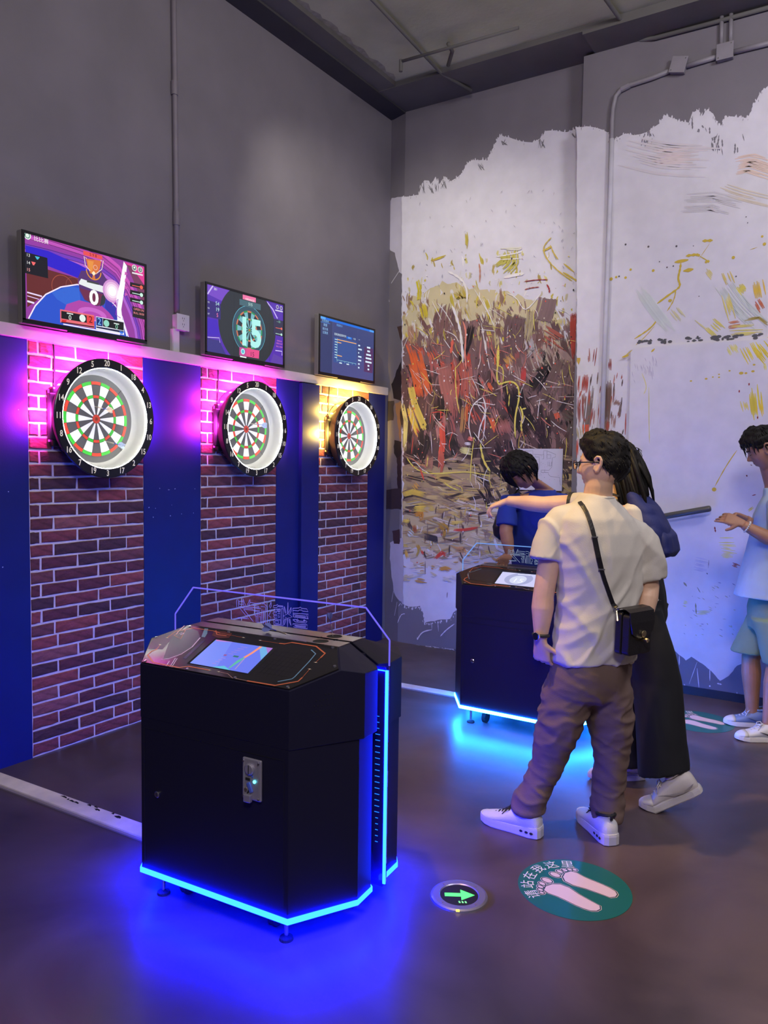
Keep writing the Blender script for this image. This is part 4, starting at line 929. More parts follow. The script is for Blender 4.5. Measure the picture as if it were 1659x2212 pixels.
def drip(P, y, path, w, col, clip=None):
    """thrown or dripping paint: a thin ribbon of changing width"""
    pts = [W_(lim(p, *clip) if clip else p, y) for p in path]
    for _ in range(2):
        n = []
        for a, b in zip(pts, pts[1:]): n += [a, ((a[0]*.5+b[0]*.5), (a[1]*.5+b[1]*.5))]
        n.append(pts[-1]); m = [n[0]]
        for i in range(1, len(n)-1): m.append(((n[i-1][0]+2*n[i][0]+n[i+1][0])/4, (n[i-1][1]+2*n[i][1]+n[i+1][1])/4))
        pts = m+[n[-1]]
    P.line(pts, [w/281*(.45+.55*abs(math.sin(1.7*i+w)))*(1 if 0 < i < len(pts)-1 else .3) for i in range(len(pts))], col)
def blob(P, y, path, col, amp=1.2, step=6, clip=None): P.poly([W_(lim(p, *clip) if clip else p, y) for p in rough(path, amp, step)], col)
MC = (869.5, 1251.)
# --- white ground
TOPM = [(868, 426), (905, 421), (908, 405), (916, 389), (926, 390), (931, 398), (941, 384), (949, 397), (962, 381), (972, 393), (985, 384), (1000, 372), (1010, 351), (1020, 346), (1052, 346), (1062, 325), (1080, 292), (1100, 297), (1130, 306), (1150, 308), (1165, 300), (1180, 283), (1195, 282), (1225, 285), (1240, 280), (1258, 274)]
BOTM = [(1250, 1345), (1100, 1352), (1030, 1336), (986, 1318), (979, 1324), (973, 1337), (952, 1339), (917, 1345), (914, 1326), (908, 1309), (886, 1311), (876, 1307), (868, 1303)]
mu.poly([W_(p, YM) for p in rough(TOPM+BOTM, .8, 7)], WH_)
def ragged(P, y, pts, amp):
    for a, b in zip(pts, pts[1:]):
        n = max(1, int(math.hypot(b[0]-a[0], b[1]-a[1])/3.2))
        for i in range(n):
            t = i/n; x, yy = a[0]+(b[0]-a[0])*t+qr.uniform(-2, 2), a[1]+(b[1]-a[1])*t
            if qr.random() < .62: drip(P, y, [(x, yy+qr.uniform(3, 9)), (x+qr.uniform(-2, 2), yy-qr.uniform(.3, 1)*amp*qr.random())], qr.uniform(1.5, 4.5), WH_)
            elif qr.random() < .5: drip(P, y, [(x, yy+qr.uniform(-1, 3)), (x+qr.uniform(-1.5, 1.5), yy+qr.uniform(2, 9))], qr.uniform(.7, 1.8), srgb(124, 119, 124))
ragged(mu, YM, TOPM, 7); ragged(mu, YM, BOTM[::-1], -7)
for x, y0, l in ((912, 392, 26), (930, 398, 20), (945, 392, 22), (958, 384, 24), (1040, 350, 18), (1090, 300, 14), (1170, 298, 22), (1240, 284, 14)):
    for i in range(5): drip(mu, YM, [(x+qr.uniform(-8, 8), y0+qr.uniform(0, 8)), (x+qr.uniform(-8, 8), y0+l)], qr.uniform(1, 2.6), srgb(120, 116, 120))
TOPP = [(1246, 274), (1275, 273), (1300, 280), (1314, 287), (1316, 305), (1325, 304), (1335, 297), (1350, 289), (1370, 292), (1385, 290), (1400, 284), (1425, 266), (1436, 249), (1455, 256), (1470, 262), (1488, 265), (1496, 243), (1508, 238), (1518, 250), (1528, 236), (1540, 246), (1550, 265), (1558, 272), (1566, 256), (1576, 252), (1600, 253), (1615, 256), (1630, 225), (1643, 200), (1655, 190), (1690, 150), (1760, 120), (1800, 140)]
pier.poly([W_(p, YP) for p in rough(TOPP+[(1800, 760), (1800, 1300), (1246, 1300)], .8, 7)], WH_)
ragged(pier, YP, TOPP, 8)
for i in range(46):
    x = qr.choice([1395, 1405, 1500, 1515, 1540, 1545, 1552, 1595])+qr.uniform(-9, 9); y = (284 if x < 1430 else 262 if x < 1535 else 300)+qr.uniform(-14, 20)
    drip(pier, YP, [(x, y), (x+qr.uniform(-4, 4), y+qr.uniform(5, 18))], qr.uniform(1, 3.4), srgb(122, 116, 124))
for pth, w, c in ((((1345, 325), (1440, 345), (1560, 350)), 60, (214, 205, 208)), (((1400, 340), (1520, 335)), 34, (222, 204, 202)), (((1585, 360), (1620, 352), (1700, 378)), 34, (226, 200, 186)), (((1555, 405), (1600, 420), (1680, 440)), 20, (216, 202, 186)), (((1470, 440), (1540, 435), (1600, 452)), 36, (206, 200, 206))):
    stroke(pier, YP, pth, w, srgb(*c), .5, .02)
# --- the broad field of brush work on the main face
FIELD = [((880, 545, 1245, 670), [(196, 178, 70), (214, 202, 130), (206, 196, 160), (228, 222, 218), (182, 160, 86)], 110, 22, 5, 90, .7),
         ((872, 640, 1090, 745), [(196, 178, 130), (174, 146, 104), (208, 198, 172), (206, 186, 66), (222, 214, 206), (150, 118, 96)], 150, 30, 7, 80, .5),
         ((1060, 660, 1245, 760), [(206, 192, 120), (190, 170, 110), (150, 120, 112), (200, 186, 150), (130, 102, 98)], 110, 28, 7, 75, .5),
         ((870, 690, 1248, 960), [(128, 98, 96), (110, 82, 80), (98, 70, 68), (144, 108, 104), (122, 86, 80)], 200, 44, 11, 82, .35),
         ((870, 770, 1248, 1010), [(36, 26, 28), (46, 34, 34), (58, 42, 40), (30, 22, 26)], 80, 40, 12, 80, .3),
         ((885, 740, 1130, 930), [(196, 78, 58), (228, 108, 62), (176, 98, 90), (184, 126, 114), (160, 90, 84)], 80, 42, 9, 80, .5),
         ((1100, 760, 1248, 960), [(132, 102, 96), (114, 88, 84), (150, 116, 108), (170, 140, 130)], 90, 40, 10, 70, .4),
         ((869, 985, 1245, 1110), [(104, 86, 76), (152, 130, 104), (196, 168, 96), (66, 52, 48), (132, 108, 94), (172, 146, 118), (206, 182, 124)], 230, 52, 9, 3, .5),
         ((1040, 980, 1245, 1100), [(32, 24, 28), (44, 34, 36), (80, 66, 60)], 80, 36, 10, 60, .4),
         ((868, 1085, 1245, 1205), [(206, 180, 98), (192, 166, 118), (206, 190, 160), (150, 126, 104), (214, 200, 180), (182, 150, 96), (162, 140, 116)], 270, 40, 8, 4, .6),
         ((880, 1100, 1245, 1200), [(196, 168, 90), (140, 116, 96), (222, 212, 204), (90, 74, 68)], 110, 26, 4, 86, .6),
         ((868, 1190, 1235, 1265), [(222, 212, 206), (208, 192, 160), (196, 152, 92), (228, 222, 220), (214, 204, 190)], 90, 30, 7, 5, .7)]
def under(pts, col, amp=4.): blob(mu, YM, pts, srgb(*col), amp, 7, MC)
under([(869, 700), (890, 640), (960, 610), (1040, 625), (1130, 640), (1200, 660), (1210, 700), (1160, 740), (869, 760)], (206, 192, 150), 7)
under([(869, 735), (940, 700), (1010, 690), (1080, 700), (1150, 690), (1252, 760), (1252, 1010), (869, 1010)], (124, 94, 90), 7)
under([(1130, 690), (1180, 680), (1210, 740), (1240, 760), (1240, 830), (1130, 800)], (176, 158, 140), 6)
under([(869, 795), (960, 780), (1010, 830), (1060, 800), (1130, 850), (1180, 790), (1252, 830), (1252, 1080), (1050, 1090), (960, 1060), (869, 1040)], (84, 62, 60), 7)
under([(869, 1010), (1040, 1000), (1252, 1030), (1252, 1130), (1060, 1130), (869, 1110)], (176, 152, 112), 5)
under([(869, 1085), (1060, 1095), (1252, 1110), (1252, 1190), (1080, 1215), (980, 1200), (869, 1180)], (200, 180, 138), 6)
under([(869, 1180), (980, 1195), (1100, 1200), (1235, 1180), (1220, 1235), (1060, 1240), (900, 1225)], (212, 198, 180), 6)
for (x0, y0, x1, y1), pal, n, ln, w, ang, dry in FIELD:
    for i in range(n):
        x, y = qr.uniform(x0, x1), qr.uniform(y0, y1); a = math.radians(ang+qr.uniform(-22, 22)); l = ln*qr.uniform(.5, 1.4)
        dx, dy = math.cos(a)*l/2, math.sin(a)*l/2; bend = qr.uniform(-4, 4)
        stroke(mu, YM, [(x-dx, y-dy), (x+bend, y+bend*.5), (x+dx, y+dy)], w*qr.uniform(.5, 1.5), srgb(*qr.choice(pal)), dry, .12, MC)
# --- the large marks one recognises
BIG = [(Z3((400, 420), (430, 600), (270, 760)), 46, (196, 184, 84), .35), (Z3((620, 380), (560, 400), (250, 410)), 6, (226, 220, 200), .3),
       (Z2((500, 870), (530, 1010), (520, 1180)), 9, (222, 204, 40), .1), (Z2((560, 1220), (600, 1330), (620, 1480)), 18, (220, 196, 60), .4), (Z2((700, 590), (930, 510)), 8, (206, 182, 60), .2), (Z2((1225, 130), (1240, 270), (1225, 400)), 7, (196, 178, 70), .4),
       (Z2((1100, 1010), (1180, 1150), (1100, 1000)), 30, (200, 176, 70), .5), (Z3((540, 1370), (480, 1600), (500, 2000)), 46, (112, 84, 84), .2), (Z3((1000, 1130), (960, 1300), (900, 1480)), 42, (134, 106, 104), .1), (Z3((760, 1250), (760, 1500), (640, 2100)), 24, (176, 158, 120), .6),
       (Z3((1370, 1340), (1365, 1650), (1395, 2050)), 16, (176, 58, 42), .15), (Z3((1180, 1420), (1180, 1560)), 22, (206, 190, 130), .5), (Z3((900, 1640), (1100, 1760), (1300, 1900)), 34, (164, 84, 70), .7), (Z3((700, 1700), (760, 1900), (600, 2050)), 26, (186, 176, 176), .7),
       (Z2((1300, 1520), (1240, 1800), (1120, 2110)), 22, (24, 18, 22), .2), (Z2((960, 1200), (900, 1500), (860, 1900)), 40, (136, 98, 92), .4), (Z2((420, 1480), (440, 1850)), 26, (184, 140, 110), .5),
       (Z4((470, 0), (530, 200), (600, 540)), 42, (228, 108, 56), .15), (Z2((440, 1900), (520, 2200)), 36, (230, 106, 52), .2), (Z4((900, 30), (920, 300), (1040, 780)), 36, (176, 112, 100), .15), (Z4((1080, 20), (1160, 300), (1120, 640)), 36, (188, 92, 76), .35), (Z4((1240, 0), (1250, 300), (1270, 640)), 26, (176, 104, 94), .3),
       (Z4((400, 380), (460, 650), (620, 1030)), 17, (226, 202, 92), .1), (Z4((370, 650), (420, 850), (530, 1130)), 15, (234, 200, 80), .3), (Z4((268, 620), (330, 900), (300, 1400)), 16, (238, 222, 130), .3), (Z4((300, 50), (310, 400), (300, 560)), 16, (104, 76, 74), .2), (Z4((680, 560), (660, 900)), 26, (120, 92, 84), .4),
       (Z4((840, 480), (860, 700), (760, 1050)), 18, (24, 18, 20), .2), (Z4((600, 1080), (580, 1300), (480, 1560)), 30, (34, 24, 28), .2), (Z4((1010, 1080), (1080, 1350)), 28, (30, 24, 26), .2), (Z4((1200, 660), (1180, 950), (1160, 1090)), 13, (184, 138, 80), .15), (Z4((860, 880), (880, 1200), (840, 1520)), 15, (226, 88, 62), .15), (Z4((870, 1300), (880, 1500), (860, 1720)), 22, (196, 96, 76), .5), (Z4((690, 1400), (660, 1640)), 26, (166, 116, 96), .4), (Z4((820, 900), (850, 1000)), 10, (178, 150, 130), .2),
       (Z4((270, 2000), (430, 1950), (650, 2010)), 13, (234, 200, 90), .25), (Z4((430, 2170), (640, 2160)), 12, (234, 206, 80), .3), (Z4((1130, 1320), (1330, 1360)), 20, (212, 208, 140), .3), (Z4((1250, 1150), (1340, 1170)), 9, (236, 120, 110), .2), (Z4((1200, 1230), (1310, 1240)), 7, (226, 220, 226), .3), (Z4((440, 1830), (520, 1920)), 14, (226, 170, 70), .4),
       (Z5((620, 330), (700, 420), (560, 620)), 40, (30, 22, 26), .2), (Z5((880, 260), (760, 520), (640, 760)), 34, (112, 88, 82), .12), (Z5((960, 300), (900, 520), (900, 760)), 34, (116, 90, 86), .25), (Z5((330, 560), (370, 800), (560, 1100)), 46, (24, 18, 22), .2), (Z5((620, 880), (640, 1130)), 44, (44, 26, 32), .25), (Z5((850, 880), (960, 920), (900, 1180)), 34, (104, 92, 82), .5), (Z5((200, 900), (260, 1080)), 34, (170, 108, 98), .4), (Z5((450, 340), (440, 560)), 12, (196, 66, 62), .2), (Z5((260, 240), (330, 330)), 24, (200, 150, 80), .5), (Z5((790, 840), (810, 900)), 11, (226, 100, 66), .1), (Z5((940, 640), (830, 820)), 9, (58, 46, 46), .1), (Z5((960, 1000), (950, 1330)), 10, (100, 88, 84), .3),
       (Z6((290, 440), (460, 440)), 14, (232, 200, 92), .3), (Z6((300, 500), (400, 500), (380, 600)), 15, (210, 146, 60), .4), (Z6((170, 580), (260, 590)), 8, (236, 204, 90), .2), (Z6((300, 630), (330, 740)), 9, (170, 96, 66), .2), (Z6((420, 760), (570, 800), (560, 850)), 15, (70, 64, 64), .15), (Z6((590, 600), (690, 680), (680, 800)), 18, (190, 146, 60), .5), (Z6((770, 690), (900, 690), (1080, 660)), 6, (216, 78, 56), .2), (Z6((650, 790), (900, 830)), 7, (86, 66, 56), .4), (Z6((730, 600), (900, 600)), 7, (226, 200, 100), .3), (Z6((700, 480), (820, 490)), 6, (222, 190, 120), .2), (Z6((830, 310), (990, 340)), 5, (226, 186, 110), .2),
       (Z6((530, 1050), (640, 960), (720, 1010)), 9, (222, 76, 56), .4), (Z6((390, 930), (420, 990)), 6, (216, 80, 60), .2), (Z6((580, 1160), (680, 1140), (790, 1180)), 11, (212, 154, 74), .5), (Z6((740, 900), (900, 920), (920, 1000)), 20, (204, 150, 96), .6), (Z6((200, 920), (230, 1040)), 8, (240, 190, 90), .3), (Z6((820, 1000), (900, 1110)), 8, (150, 110, 96), .4), (Z6((340, 850), (380, 950)), 14, (200, 160, 70), .6), (Z6((230, 700), (300, 770)), 16, (206, 214, 216), .5)]
for path, w, col, dry in BIG: stroke(mu, YM, path, w, srgb(*col), dry, .10, MC)
YE, YE2, WT, RD = srgb(228, 212, 96), srgb(206, 176, 60), srgb(236, 230, 226), srgb(226, 84, 62)
for path, w, c in [(Z5((190, 180), (180, 340), (160, 430), (180, 560), (230, 520), (330, 500), (400, 560), (405, 700), (350, 880), (360, 1100)), 4.5, YE), (Z5((180, 340), (240, 360), (230, 520)), 3, YE), (Z5((410, 770), (450, 870), (415, 950), (430, 1040)), 5, YE), (Z5((475, 790), (430, 800)), 4, YE), (Z5((430, 1040), (395, 1120), (395, 1210)), 1.6, YE2), (Z5((430, 1040), (465, 1150), (440, 1210)), 1.6, YE2), (Z5((300, 640), (290, 770)), 3, YE), (Z5((270, 550), (280, 650)), 2.5, YE),
       (Z4((1480, 540), (1310, 640), (1250, 950), (1310, 1160)), 3, WT), (Z4((1480, 540), (1550, 750), (1430, 960), (1410, 1180)), 4, WT), (Z4((1320, 640), (1480, 660), (1530, 800), (1480, 1180)), 3, WT), (Z4((690, 780), (850, 745), (920, 800)), 1.8, RD), (Z4((850, 745), (850, 880)), 3, RD), (Z4((700, 790), (690, 940)), 2, RD), (Z4((1030, 1050), (960, 1250), (1000, 1340)), 2.5, RD), (Z4((920, 1110), (1010, 1050), (1110, 1120)), 1.5, WT), (Z4((1070, 60), (1070, 500), (1130, 780)), 3, YE), (Z4((340, 1440), (440, 1590), (560, 1650), (680, 1690), (1100, 1660), (1300, 1650), (1590, 1720)), 3.4, YE), (Z4((420, 1520), (490, 1510), (540, 1600), (680, 1680)), 2, WT), (Z4((540, 1600), (600, 1780)), 5, RD), (Z4((1340, 1200), (1300, 1500), (1290, 1800)), 3, YE), (Z4((1440, 1230), (1480, 1500), (1590, 1650)), 6, YE), (Z4((1320, 1690), (1590, 1800)), 2.5, WT), (Z4((900, 1810), (1000, 1890), (1120, 1930)), 4, YE), (Z4((1070, 1850), (1170, 1880), (1170, 1950)), 2.6, YE), (Z4((700, 1050), (720, 1380)), 1.8, WT), (Z4((440, 1130), (410, 1390)), 2, RD), (Z4((590, 340), (680, 500), (740, 525)), 2, WT), (Z4((660, 1420), (640, 1580)), 3, YE), (Z4((1290, 1800), (1340, 1900)), 1.6, WT),
       (Z2((960, 740), (1130, 820), (1250, 980), (1240, 1200)), 6, WT), (Z2((1020, 1250), (1100, 1450), (1160, 1700), (1180, 2100)), 7, WT), (Z2((720, 1180), (860, 1460)), 2, WT), (Z2((800, 1210), (900, 1320), (960, 1420), (1040, 1560)), 2, WT), (Z2((900, 1620), (1070, 1680), (1120, 1800)), 2, WT), (Z2((890, 1740), (1000, 1900), (1100, 2030)), 2, WT), (Z2((1350, 1000), (1500, 1250), (1590, 1420)), 2, WT), (Z2((1180, 1480), (1240, 1650), (1200, 1900), (1230, 2200)), 5, srgb(230, 140, 120)), (Z2((1000, 1960), (1030, 1750)), 9, srgb(226, 104, 82)), (Z2((1420, 620), (1440, 720), (1430, 900)), 4, srgb(196, 130, 100)),
       (Z3((1050, 230), (930, 350), (930, 460), (1010, 600), (1180, 760), (1360, 880)), 3, YE2), (Z3((1030, 340), (1080, 470), (1150, 560)), 3, YE2), (Z3((920, 430), (1000, 400), (1030, 370)), 6, YE2), (Z3((1230, 620), (1390, 750)), 4, YE2), (Z3((1220, 750), (1360, 830), (1460, 900)), 4, YE2), (Z3((640, 890), (820, 860), (1000, 860)), 2.4, srgb(150, 40, 40)), (Z3((650, 1010), (740, 980), (870, 970)), 2.4, srgb(160, 60, 40)), (Z3((980, 930), (1020, 1000), (1020, 1060)), 4, srgb(160, 30, 36)), (Z3((220, 520), (400, 490), (600, 450)), 3, WT), (Z3((280, 560), (600, 545)), 2.4, WT), (Z3((340, 830), (500, 790), (640, 770)), 8, WT), (Z3((380, 1060), (560, 1130), (640, 1400), (900, 1050)), 2.4, WT), (Z3((20, 1150), (130, 1400), (200, 1560)), 2.4, WT), (Z3((0, 1500), (60, 1850), (130, 2200)), 2.2, WT), (Z3((260, 1830), (240, 2150)), 7, YE)]:
    drip(mu, YM, path, w, c, MC)
# webs of thin splashes and specks
for i in range(190):
    x, y = qr.uniform(880, 1240), qr.triangular(640, 1120, 820); a = qr.gauss(1.2, .7); l = qr.uniform(8, 46)
    drip(mu, YM, [(x, y), (x+math.cos(a)*l*.5+qr.uniform(-6, 6), y+math.sin(a)*l*.5), (x+math.cos(a)*l, y+math.sin(a)*l)], qr.uniform(.8, 2.0), qr.choice([WT, WT, YE, srgb(206, 186, 170), srgb(224, 130, 110)]), MC)
for i in range(520):
    x, y = qr.uniform(872, 1248), qr.triangular(520, 1240, 840); r = qr.uniform(.6, 1.9)
    cx, cz = W_((x, y), YM); mu.disc(cx, cz, r/281, qr.choice([WT, WT, srgb(36, 28, 28), YE, RD, srgb(206, 186, 170)]), r/281*qr.uniform(.7, 1.6), 6)
for pth in [((872, 1330), (850+18, 1345)), ]: pass
for path, w in ((Z6((120, 1600), (150, 1560)), 2), (Z6((110, 1800), (150, 1690), (200, 1690)), 2.4), (Z6((350, 1990), (400, 1900), (520, 1880)), 3.4), (Z6((520, 1880), (520, 1800)), 1.4), (Z6((620, 1960), (690, 1880), (790, 1810)), 3), (Z6((600, 1900), (590, 1780)), 1.6), (Z6((345, 2000), (355, 1970)), 5), (Z6((640, 1560), (660, 1420)), 1.3), (Z6((700, 1500), (705, 1430)), 2), (Z6((440, 1060), (440, 1220)), 2.2)):
    drip(mu, YM, path, w, WH_ if w > 2.3 or path[0][1] > 1300 else srgb(96, 76, 70))
for i in range(30): x = qr.uniform(880, 986); drip(mu, YM, [(x, 1391+(x-880)*.11), (x+qr.uniform(4, 14), 1392+(x-880)*.12)], qr.uniform(1.5, 4), qr.choice([srgb(206, 196, 190), srgb(60, 52, 54)]))
# faint grey scuffs on the upper white
for i in range(60):
    x, y = qr.uniform(900, 1250), qr.uniform(400, 620); drip(mu, YM, [(x, y), (x+qr.uniform(-5, 5), y+qr.uniform(2, 9))], qr.uniform(.7, 1.8), srgb(160, 154, 164))
# --- left return strip
side.poly([S_(p) for p in rough([(846, 428), (871, 424), (871, 594), (862, 588), (853, 546), (843, 541), (838, 520), (837, 452)], .6, 6)], srgb(206, 200, 212))
side.poly([S_(p) for p in rough([(843, 1172), (871, 1160), (871, 1303), (862, 1298), (851, 1280), (845, 1240), (842, 1200)], .8, 6)], srgb(206, 198, 208))
for pl, c in ((Z4((160, 640), (250, 600), (250, 1300), (210, 1000)), (150, 116, 78)), (Z4((220, 60), (256, 0), (256, 600), (140, 560), (110, 350)), (34, 26, 30)), (Z4((150, 1180), (256, 1200), (256, 1450), (190, 1460), (140, 1370)), (34, 28, 34)), (Z4((190, 1460), (256, 1400), (256, 2200), (200, 2000)), (52, 36, 42)), (Z4((40, 600), (150, 590), (140, 880), (40, 900)), (60, 54, 54)), (Z2((190, 1560), (270, 1540), (265, 1800)), (74, 52, 46)), (Z6((40, 700), (130, 680), (130, 860), (60, 850)), (80, 56, 56)), (Z4((0, 1920), (250, 1900), (250, 2212), (10, 2212)), (66, 50, 54))):
    side.poly([S_(p) for p in rough(pl, 1.0, 6)], srgb(*c))
for a, b in (((839, 640), (841, 652)), ((845, 612), (862, 586)), ((797, 622), (799, 637)), ((846, 1300), (850, 1276)), ((852, 1330), (858, 1300))): 
    if a[0] > 833: side.line([S_(a), S_(b)], .006, srgb(206, 202, 210))
# --- pier
for path, w, col, dry in [(Z5((1200, 150), (1170, 380)), 9, (150, 80, 76), .5), (Z5((1360, 250), (1360, 440)), 9, (150, 84, 80), .6), (Z5((1340, 490), (1330, 700), (1300, 1040)), 15, (120, 92, 82), .2), (Z5((1080, 430), (1060, 640)), 22, (176, 74, 64), .35), (Z5((1150, 520), (1110, 900), (1080, 1100)), 18, (130, 112, 104), .4), (Z5((1040, 640), (1040, 1000)), 16, (150, 88, 80), .4), (Z5((1100, 960), (1100, 1060)), 13, (222, 96, 66), .1), (Z5((1440, 700), (1400, 760)), 16, (150, 116, 100), .5), (Z5((1400, 830), (1380, 1050)), 14, (170, 130, 118), .6), (Z5((1330, 900), (1300, 1100)), 12, (160, 120, 100), .5), (Z5((1510, 810), (1500, 1080)), 8, (176, 96, 90), .7), (Z5((1030, 980), (1050, 1130)), 14, (186, 170, 140), .3), (Z5((1000, 1090), (1000, 1320)), 9, (206, 90, 66), .4), (Z5((1130, 150), (1140, 400)), 5, (180, 120, 110), .7), (Z5((1240, 560), (1200, 900), (1180, 1100)), 12, (216, 206, 204), .4)]:
    stroke(pier, YP, path, w, srgb(*col), dry, .12)
for i in range(60):
    x = qr.uniform(1254, 1352); y = qr.uniform(800, 980); stroke(pier, YP, [(x, y), (x-4, y+qr.uniform(14, 50))], qr.uniform(2, 6), srgb(*qr.choice([(150, 90, 80), (120, 100, 90), (206, 196, 194), (176, 84, 66), (96, 76, 70)])), .6, .1)
blob(pier, YP, Z5((1010, 260), (1040, 255), (1045, 290), (1020, 330), (1008, 300)), srgb(206, 166, 70))
for path, w, c in [(Z7((800, 1330), (885, 1325)), 6, YE2), (Z7((860, 1350), (770, 1480)), 1.2, YE2), (Z7((670, 1450), (760, 1435), (780, 1450)), 6, YE2), (Z7((580, 1500), (690, 1480)), 7, YE2), (Z7((780, 1450), (855, 1495)), 2, YE2), (Z7((820, 1500), (860, 1490)), 6, YE2), (Z7((650, 1570), (730, 1555)), 8, YE2), (Z7((630, 1500), (625, 1560), (600, 1640), (640, 1690), (560, 1740), (440, 1830)), 4.5, YE2), (Z7((590, 1720), (580, 1800), (520, 1890)), 2.4, YE2), (Z7((530, 1810), (560, 1800)), 7, YE2), (Z7((470, 1900), (420, 2000), (340, 2060), (260, 2110)), 3.5, YE2), (Z7((420, 2010), (330, 2110), (270, 2160)), 1.6, YE2), (Z7((1180, 1400), (1240, 1380)), 1.2, YE2)]:
    drip(pier, YP, path, w, c)
for x, y, r in ((75, 1633, 3.4), (115, 1618, 2.4), (138, 1612, 1.8), (190, 1622, 2.6), (230, 1558, 2.4), (410, 1566, 2.8), (1048, 1462, 3), (1278, 1294, 2.2), (1296, 1355, 3), (520, 1540, 1.5), (570, 1530, 1.5), (460, 1495, 1.2), (1070, 1612, 1.4), (775, 1770, 1), (1150, 1138, 1), (1162, 1185, 1), (595, 1372, 2), (372, 1375, 2), (190, 1358, 2), (730, 1370, 1)):
    cx, cz = W_(Z7((x, y))[0], YP); pier.disc(cx, cz, r/281, YE2 if r > 2.1 else srgb(90, 84, 90), None, 8)
for path, w, col, dry in [(Z7((280, 1700), (420, 1900), (560, 2080)), 26, (212, 216, 212), .4), (Z7((560, 1860), (640, 1960)), 18, (214, 206, 160), .5), (Z7((840, 1540), (900, 1620)), 16, (220, 206, 140), .5), (Z7((980, 1560), (1030, 1680)), 16, (216, 192, 110), .5), (Z7((950, 1650), (1100, 1850), (1300, 2050)), 30, (206, 210, 206), .4), (Z7((1090, 1680), (1140, 1750)), 14, (222, 204, 90), .4), (Z7((1230, 1650), (1260, 1800)), 24, (226, 186, 70), .3), (Z7((1230, 1800), (1290, 1900)), 12, (206, 110, 80), .5), (Z7((980, 1750), (1040, 1960)), 14, (222, 204, 110), .5), (Z7((1000, 2010), (1120, 1990)), 16, (206, 130, 96), .5), (Z7((850, 1980), (960, 2080)), 26, (222, 206, 110), .5), (Z7((1000, 2050), (1290, 2040)), 22, (222, 208, 120), .5), (Z7((700, 1950), (850, 2070)), 10, (220, 208, 150), .6), (Z7((1130, 1960), (1250, 1940), (1330, 2000)), 5, (170, 150, 80), .3)]:
    stroke(pier, YP, path, w, srgb(*col), dry, .06)
for i in range(50):
    x = qr.choice([320, 420, 510, 720, 800, 900, 1000, 1100, 1250])+qr.uniform(-40, 40); y = 2160-x*.05+qr.uniform(-26, 6)
    a = W_(Z7((x, y))[0], YP); pier.disc(a[0], a[1], qr.uniform(2, 6)/281, srgb(84, 84, 88), qr.uniform(1, 3)/281, 7)  # dark blots: shade above the board's top edge, painted on the pier
for i in range(40):   # dark streaks beside the conduit
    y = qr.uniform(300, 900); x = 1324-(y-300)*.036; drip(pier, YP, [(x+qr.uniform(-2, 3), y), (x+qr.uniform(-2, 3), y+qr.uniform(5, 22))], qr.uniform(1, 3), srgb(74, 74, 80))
# --- white board on the pier
bd.poly([W_(p, YB) for p in ((1362.5, 752), (1800, 722), (1800, 1700), (1345, 1580))], WH_)
for path, w, col, dry in [(Z8((1330, 170), (1380, 260)), 18, (224, 214, 130), .5), (Z8((1480, 170), (1560, 320)), 30, (226, 204, 70), .3), (Z8((1600, 150), (1720, 300)), 40, (226, 200, 60), .3), (Z8((1620, 320), (1640, 440)), 16, (224, 214, 130), .6), (Z8((1540, 500), (1560, 700), (1580, 840)), 26, (226, 204, 70), .5), (Z8((1450, 650), (1480, 760)), 14, (222, 204, 110), .5), (Z8((1570, 640), (1600, 800)), 12, (232, 200, 50), .3), (Z9((380, 850), (500, 850)), 20, (220, 212, 130), .5), (Z9((390, 910), (500, 930)), 22, (220, 212, 140), .6), (Z9((470, 980), (520, 1000)), 10, (176, 110, 96), .5), (Z9((560, 650), (600, 620)), 9, (214, 200, 110), .5), (Z9((160, 1230), (190, 1240)), 12, (214, 214, 160), .5), (Z9((240, 1290), (340, 1290)), 8, (214, 212, 160), .6), (Z9((230, 980), (320, 1000)), 26, (196, 192, 210), .4)]:
    stroke(bd, YB, path, w, srgb(*col), dry, .08)
for path, w, c in [(Z8((640, 540), (640, 800), (645, 1020)), 1.8, srgb(214, 206, 130)), (Z8((580, 420), (630, 540), (595, 600)), 2, srgb(222, 212, 140)), (Z8((660, 240), (690, 210)), 4, YE2), (Z8((410, 285), (470, 265)), 5, YE2), (Z8((500, 220), (440, 270)), 2, YE2), (Z9((500, 270), (430, 370), (360, 500)), 2.2, YE2), (Z9((240, 1230), (245, 1300)), 3, srgb(150, 146, 110)), (Z9((250, 1130), (270, 1165)), 2, srgb(150, 146, 130)), (Z9((360, 750), (366, 785)), 3, srgb(130, 40, 40)), (Z9((595, 555), (620, 548)), 2, srgb(150, 60, 60)), (Z9((325, 960), (320, 1010)), 1.2, srgb(110, 100, 110)), (Z9((310, 1040), (316, 1050)), 2, srgb(90, 90, 100)), (Z9((560, 425), (565, 435)), 3, srgb(110, 30, 40)), (Z9((165, 1100), (185, 1125)), 4, srgb(150, 146, 120))]: drip(bd, YB, path, w, c)
cx, cz = W_(Z9((357, 516))[0], YB); bd.disc(cx, cz, .014, YE2)
for x, y, r in ((1000, 487, 2.2), (1130, 468, 2.6), (1187, 453, 1.8), (1240, 430, 1.8), (1240, 455, 2), (1330, 400, 2), (1430, 420, 4), (1530, 404, 3), (1470, 420, 2.6), (1540, 348, 2.4)): cx, cz = W_(Z8((x, y))[0], YB); bd.disc(cx, cz, r/281, YE2, r/400, 8)
for x, y in ((1413, 575), (1497, 515), (1570, 800)): cx, cz = W_(Z8((x, y))[0], YB); bd.disc(cx, cz, .0045, srgb(150, 40, 40), .009, 8)
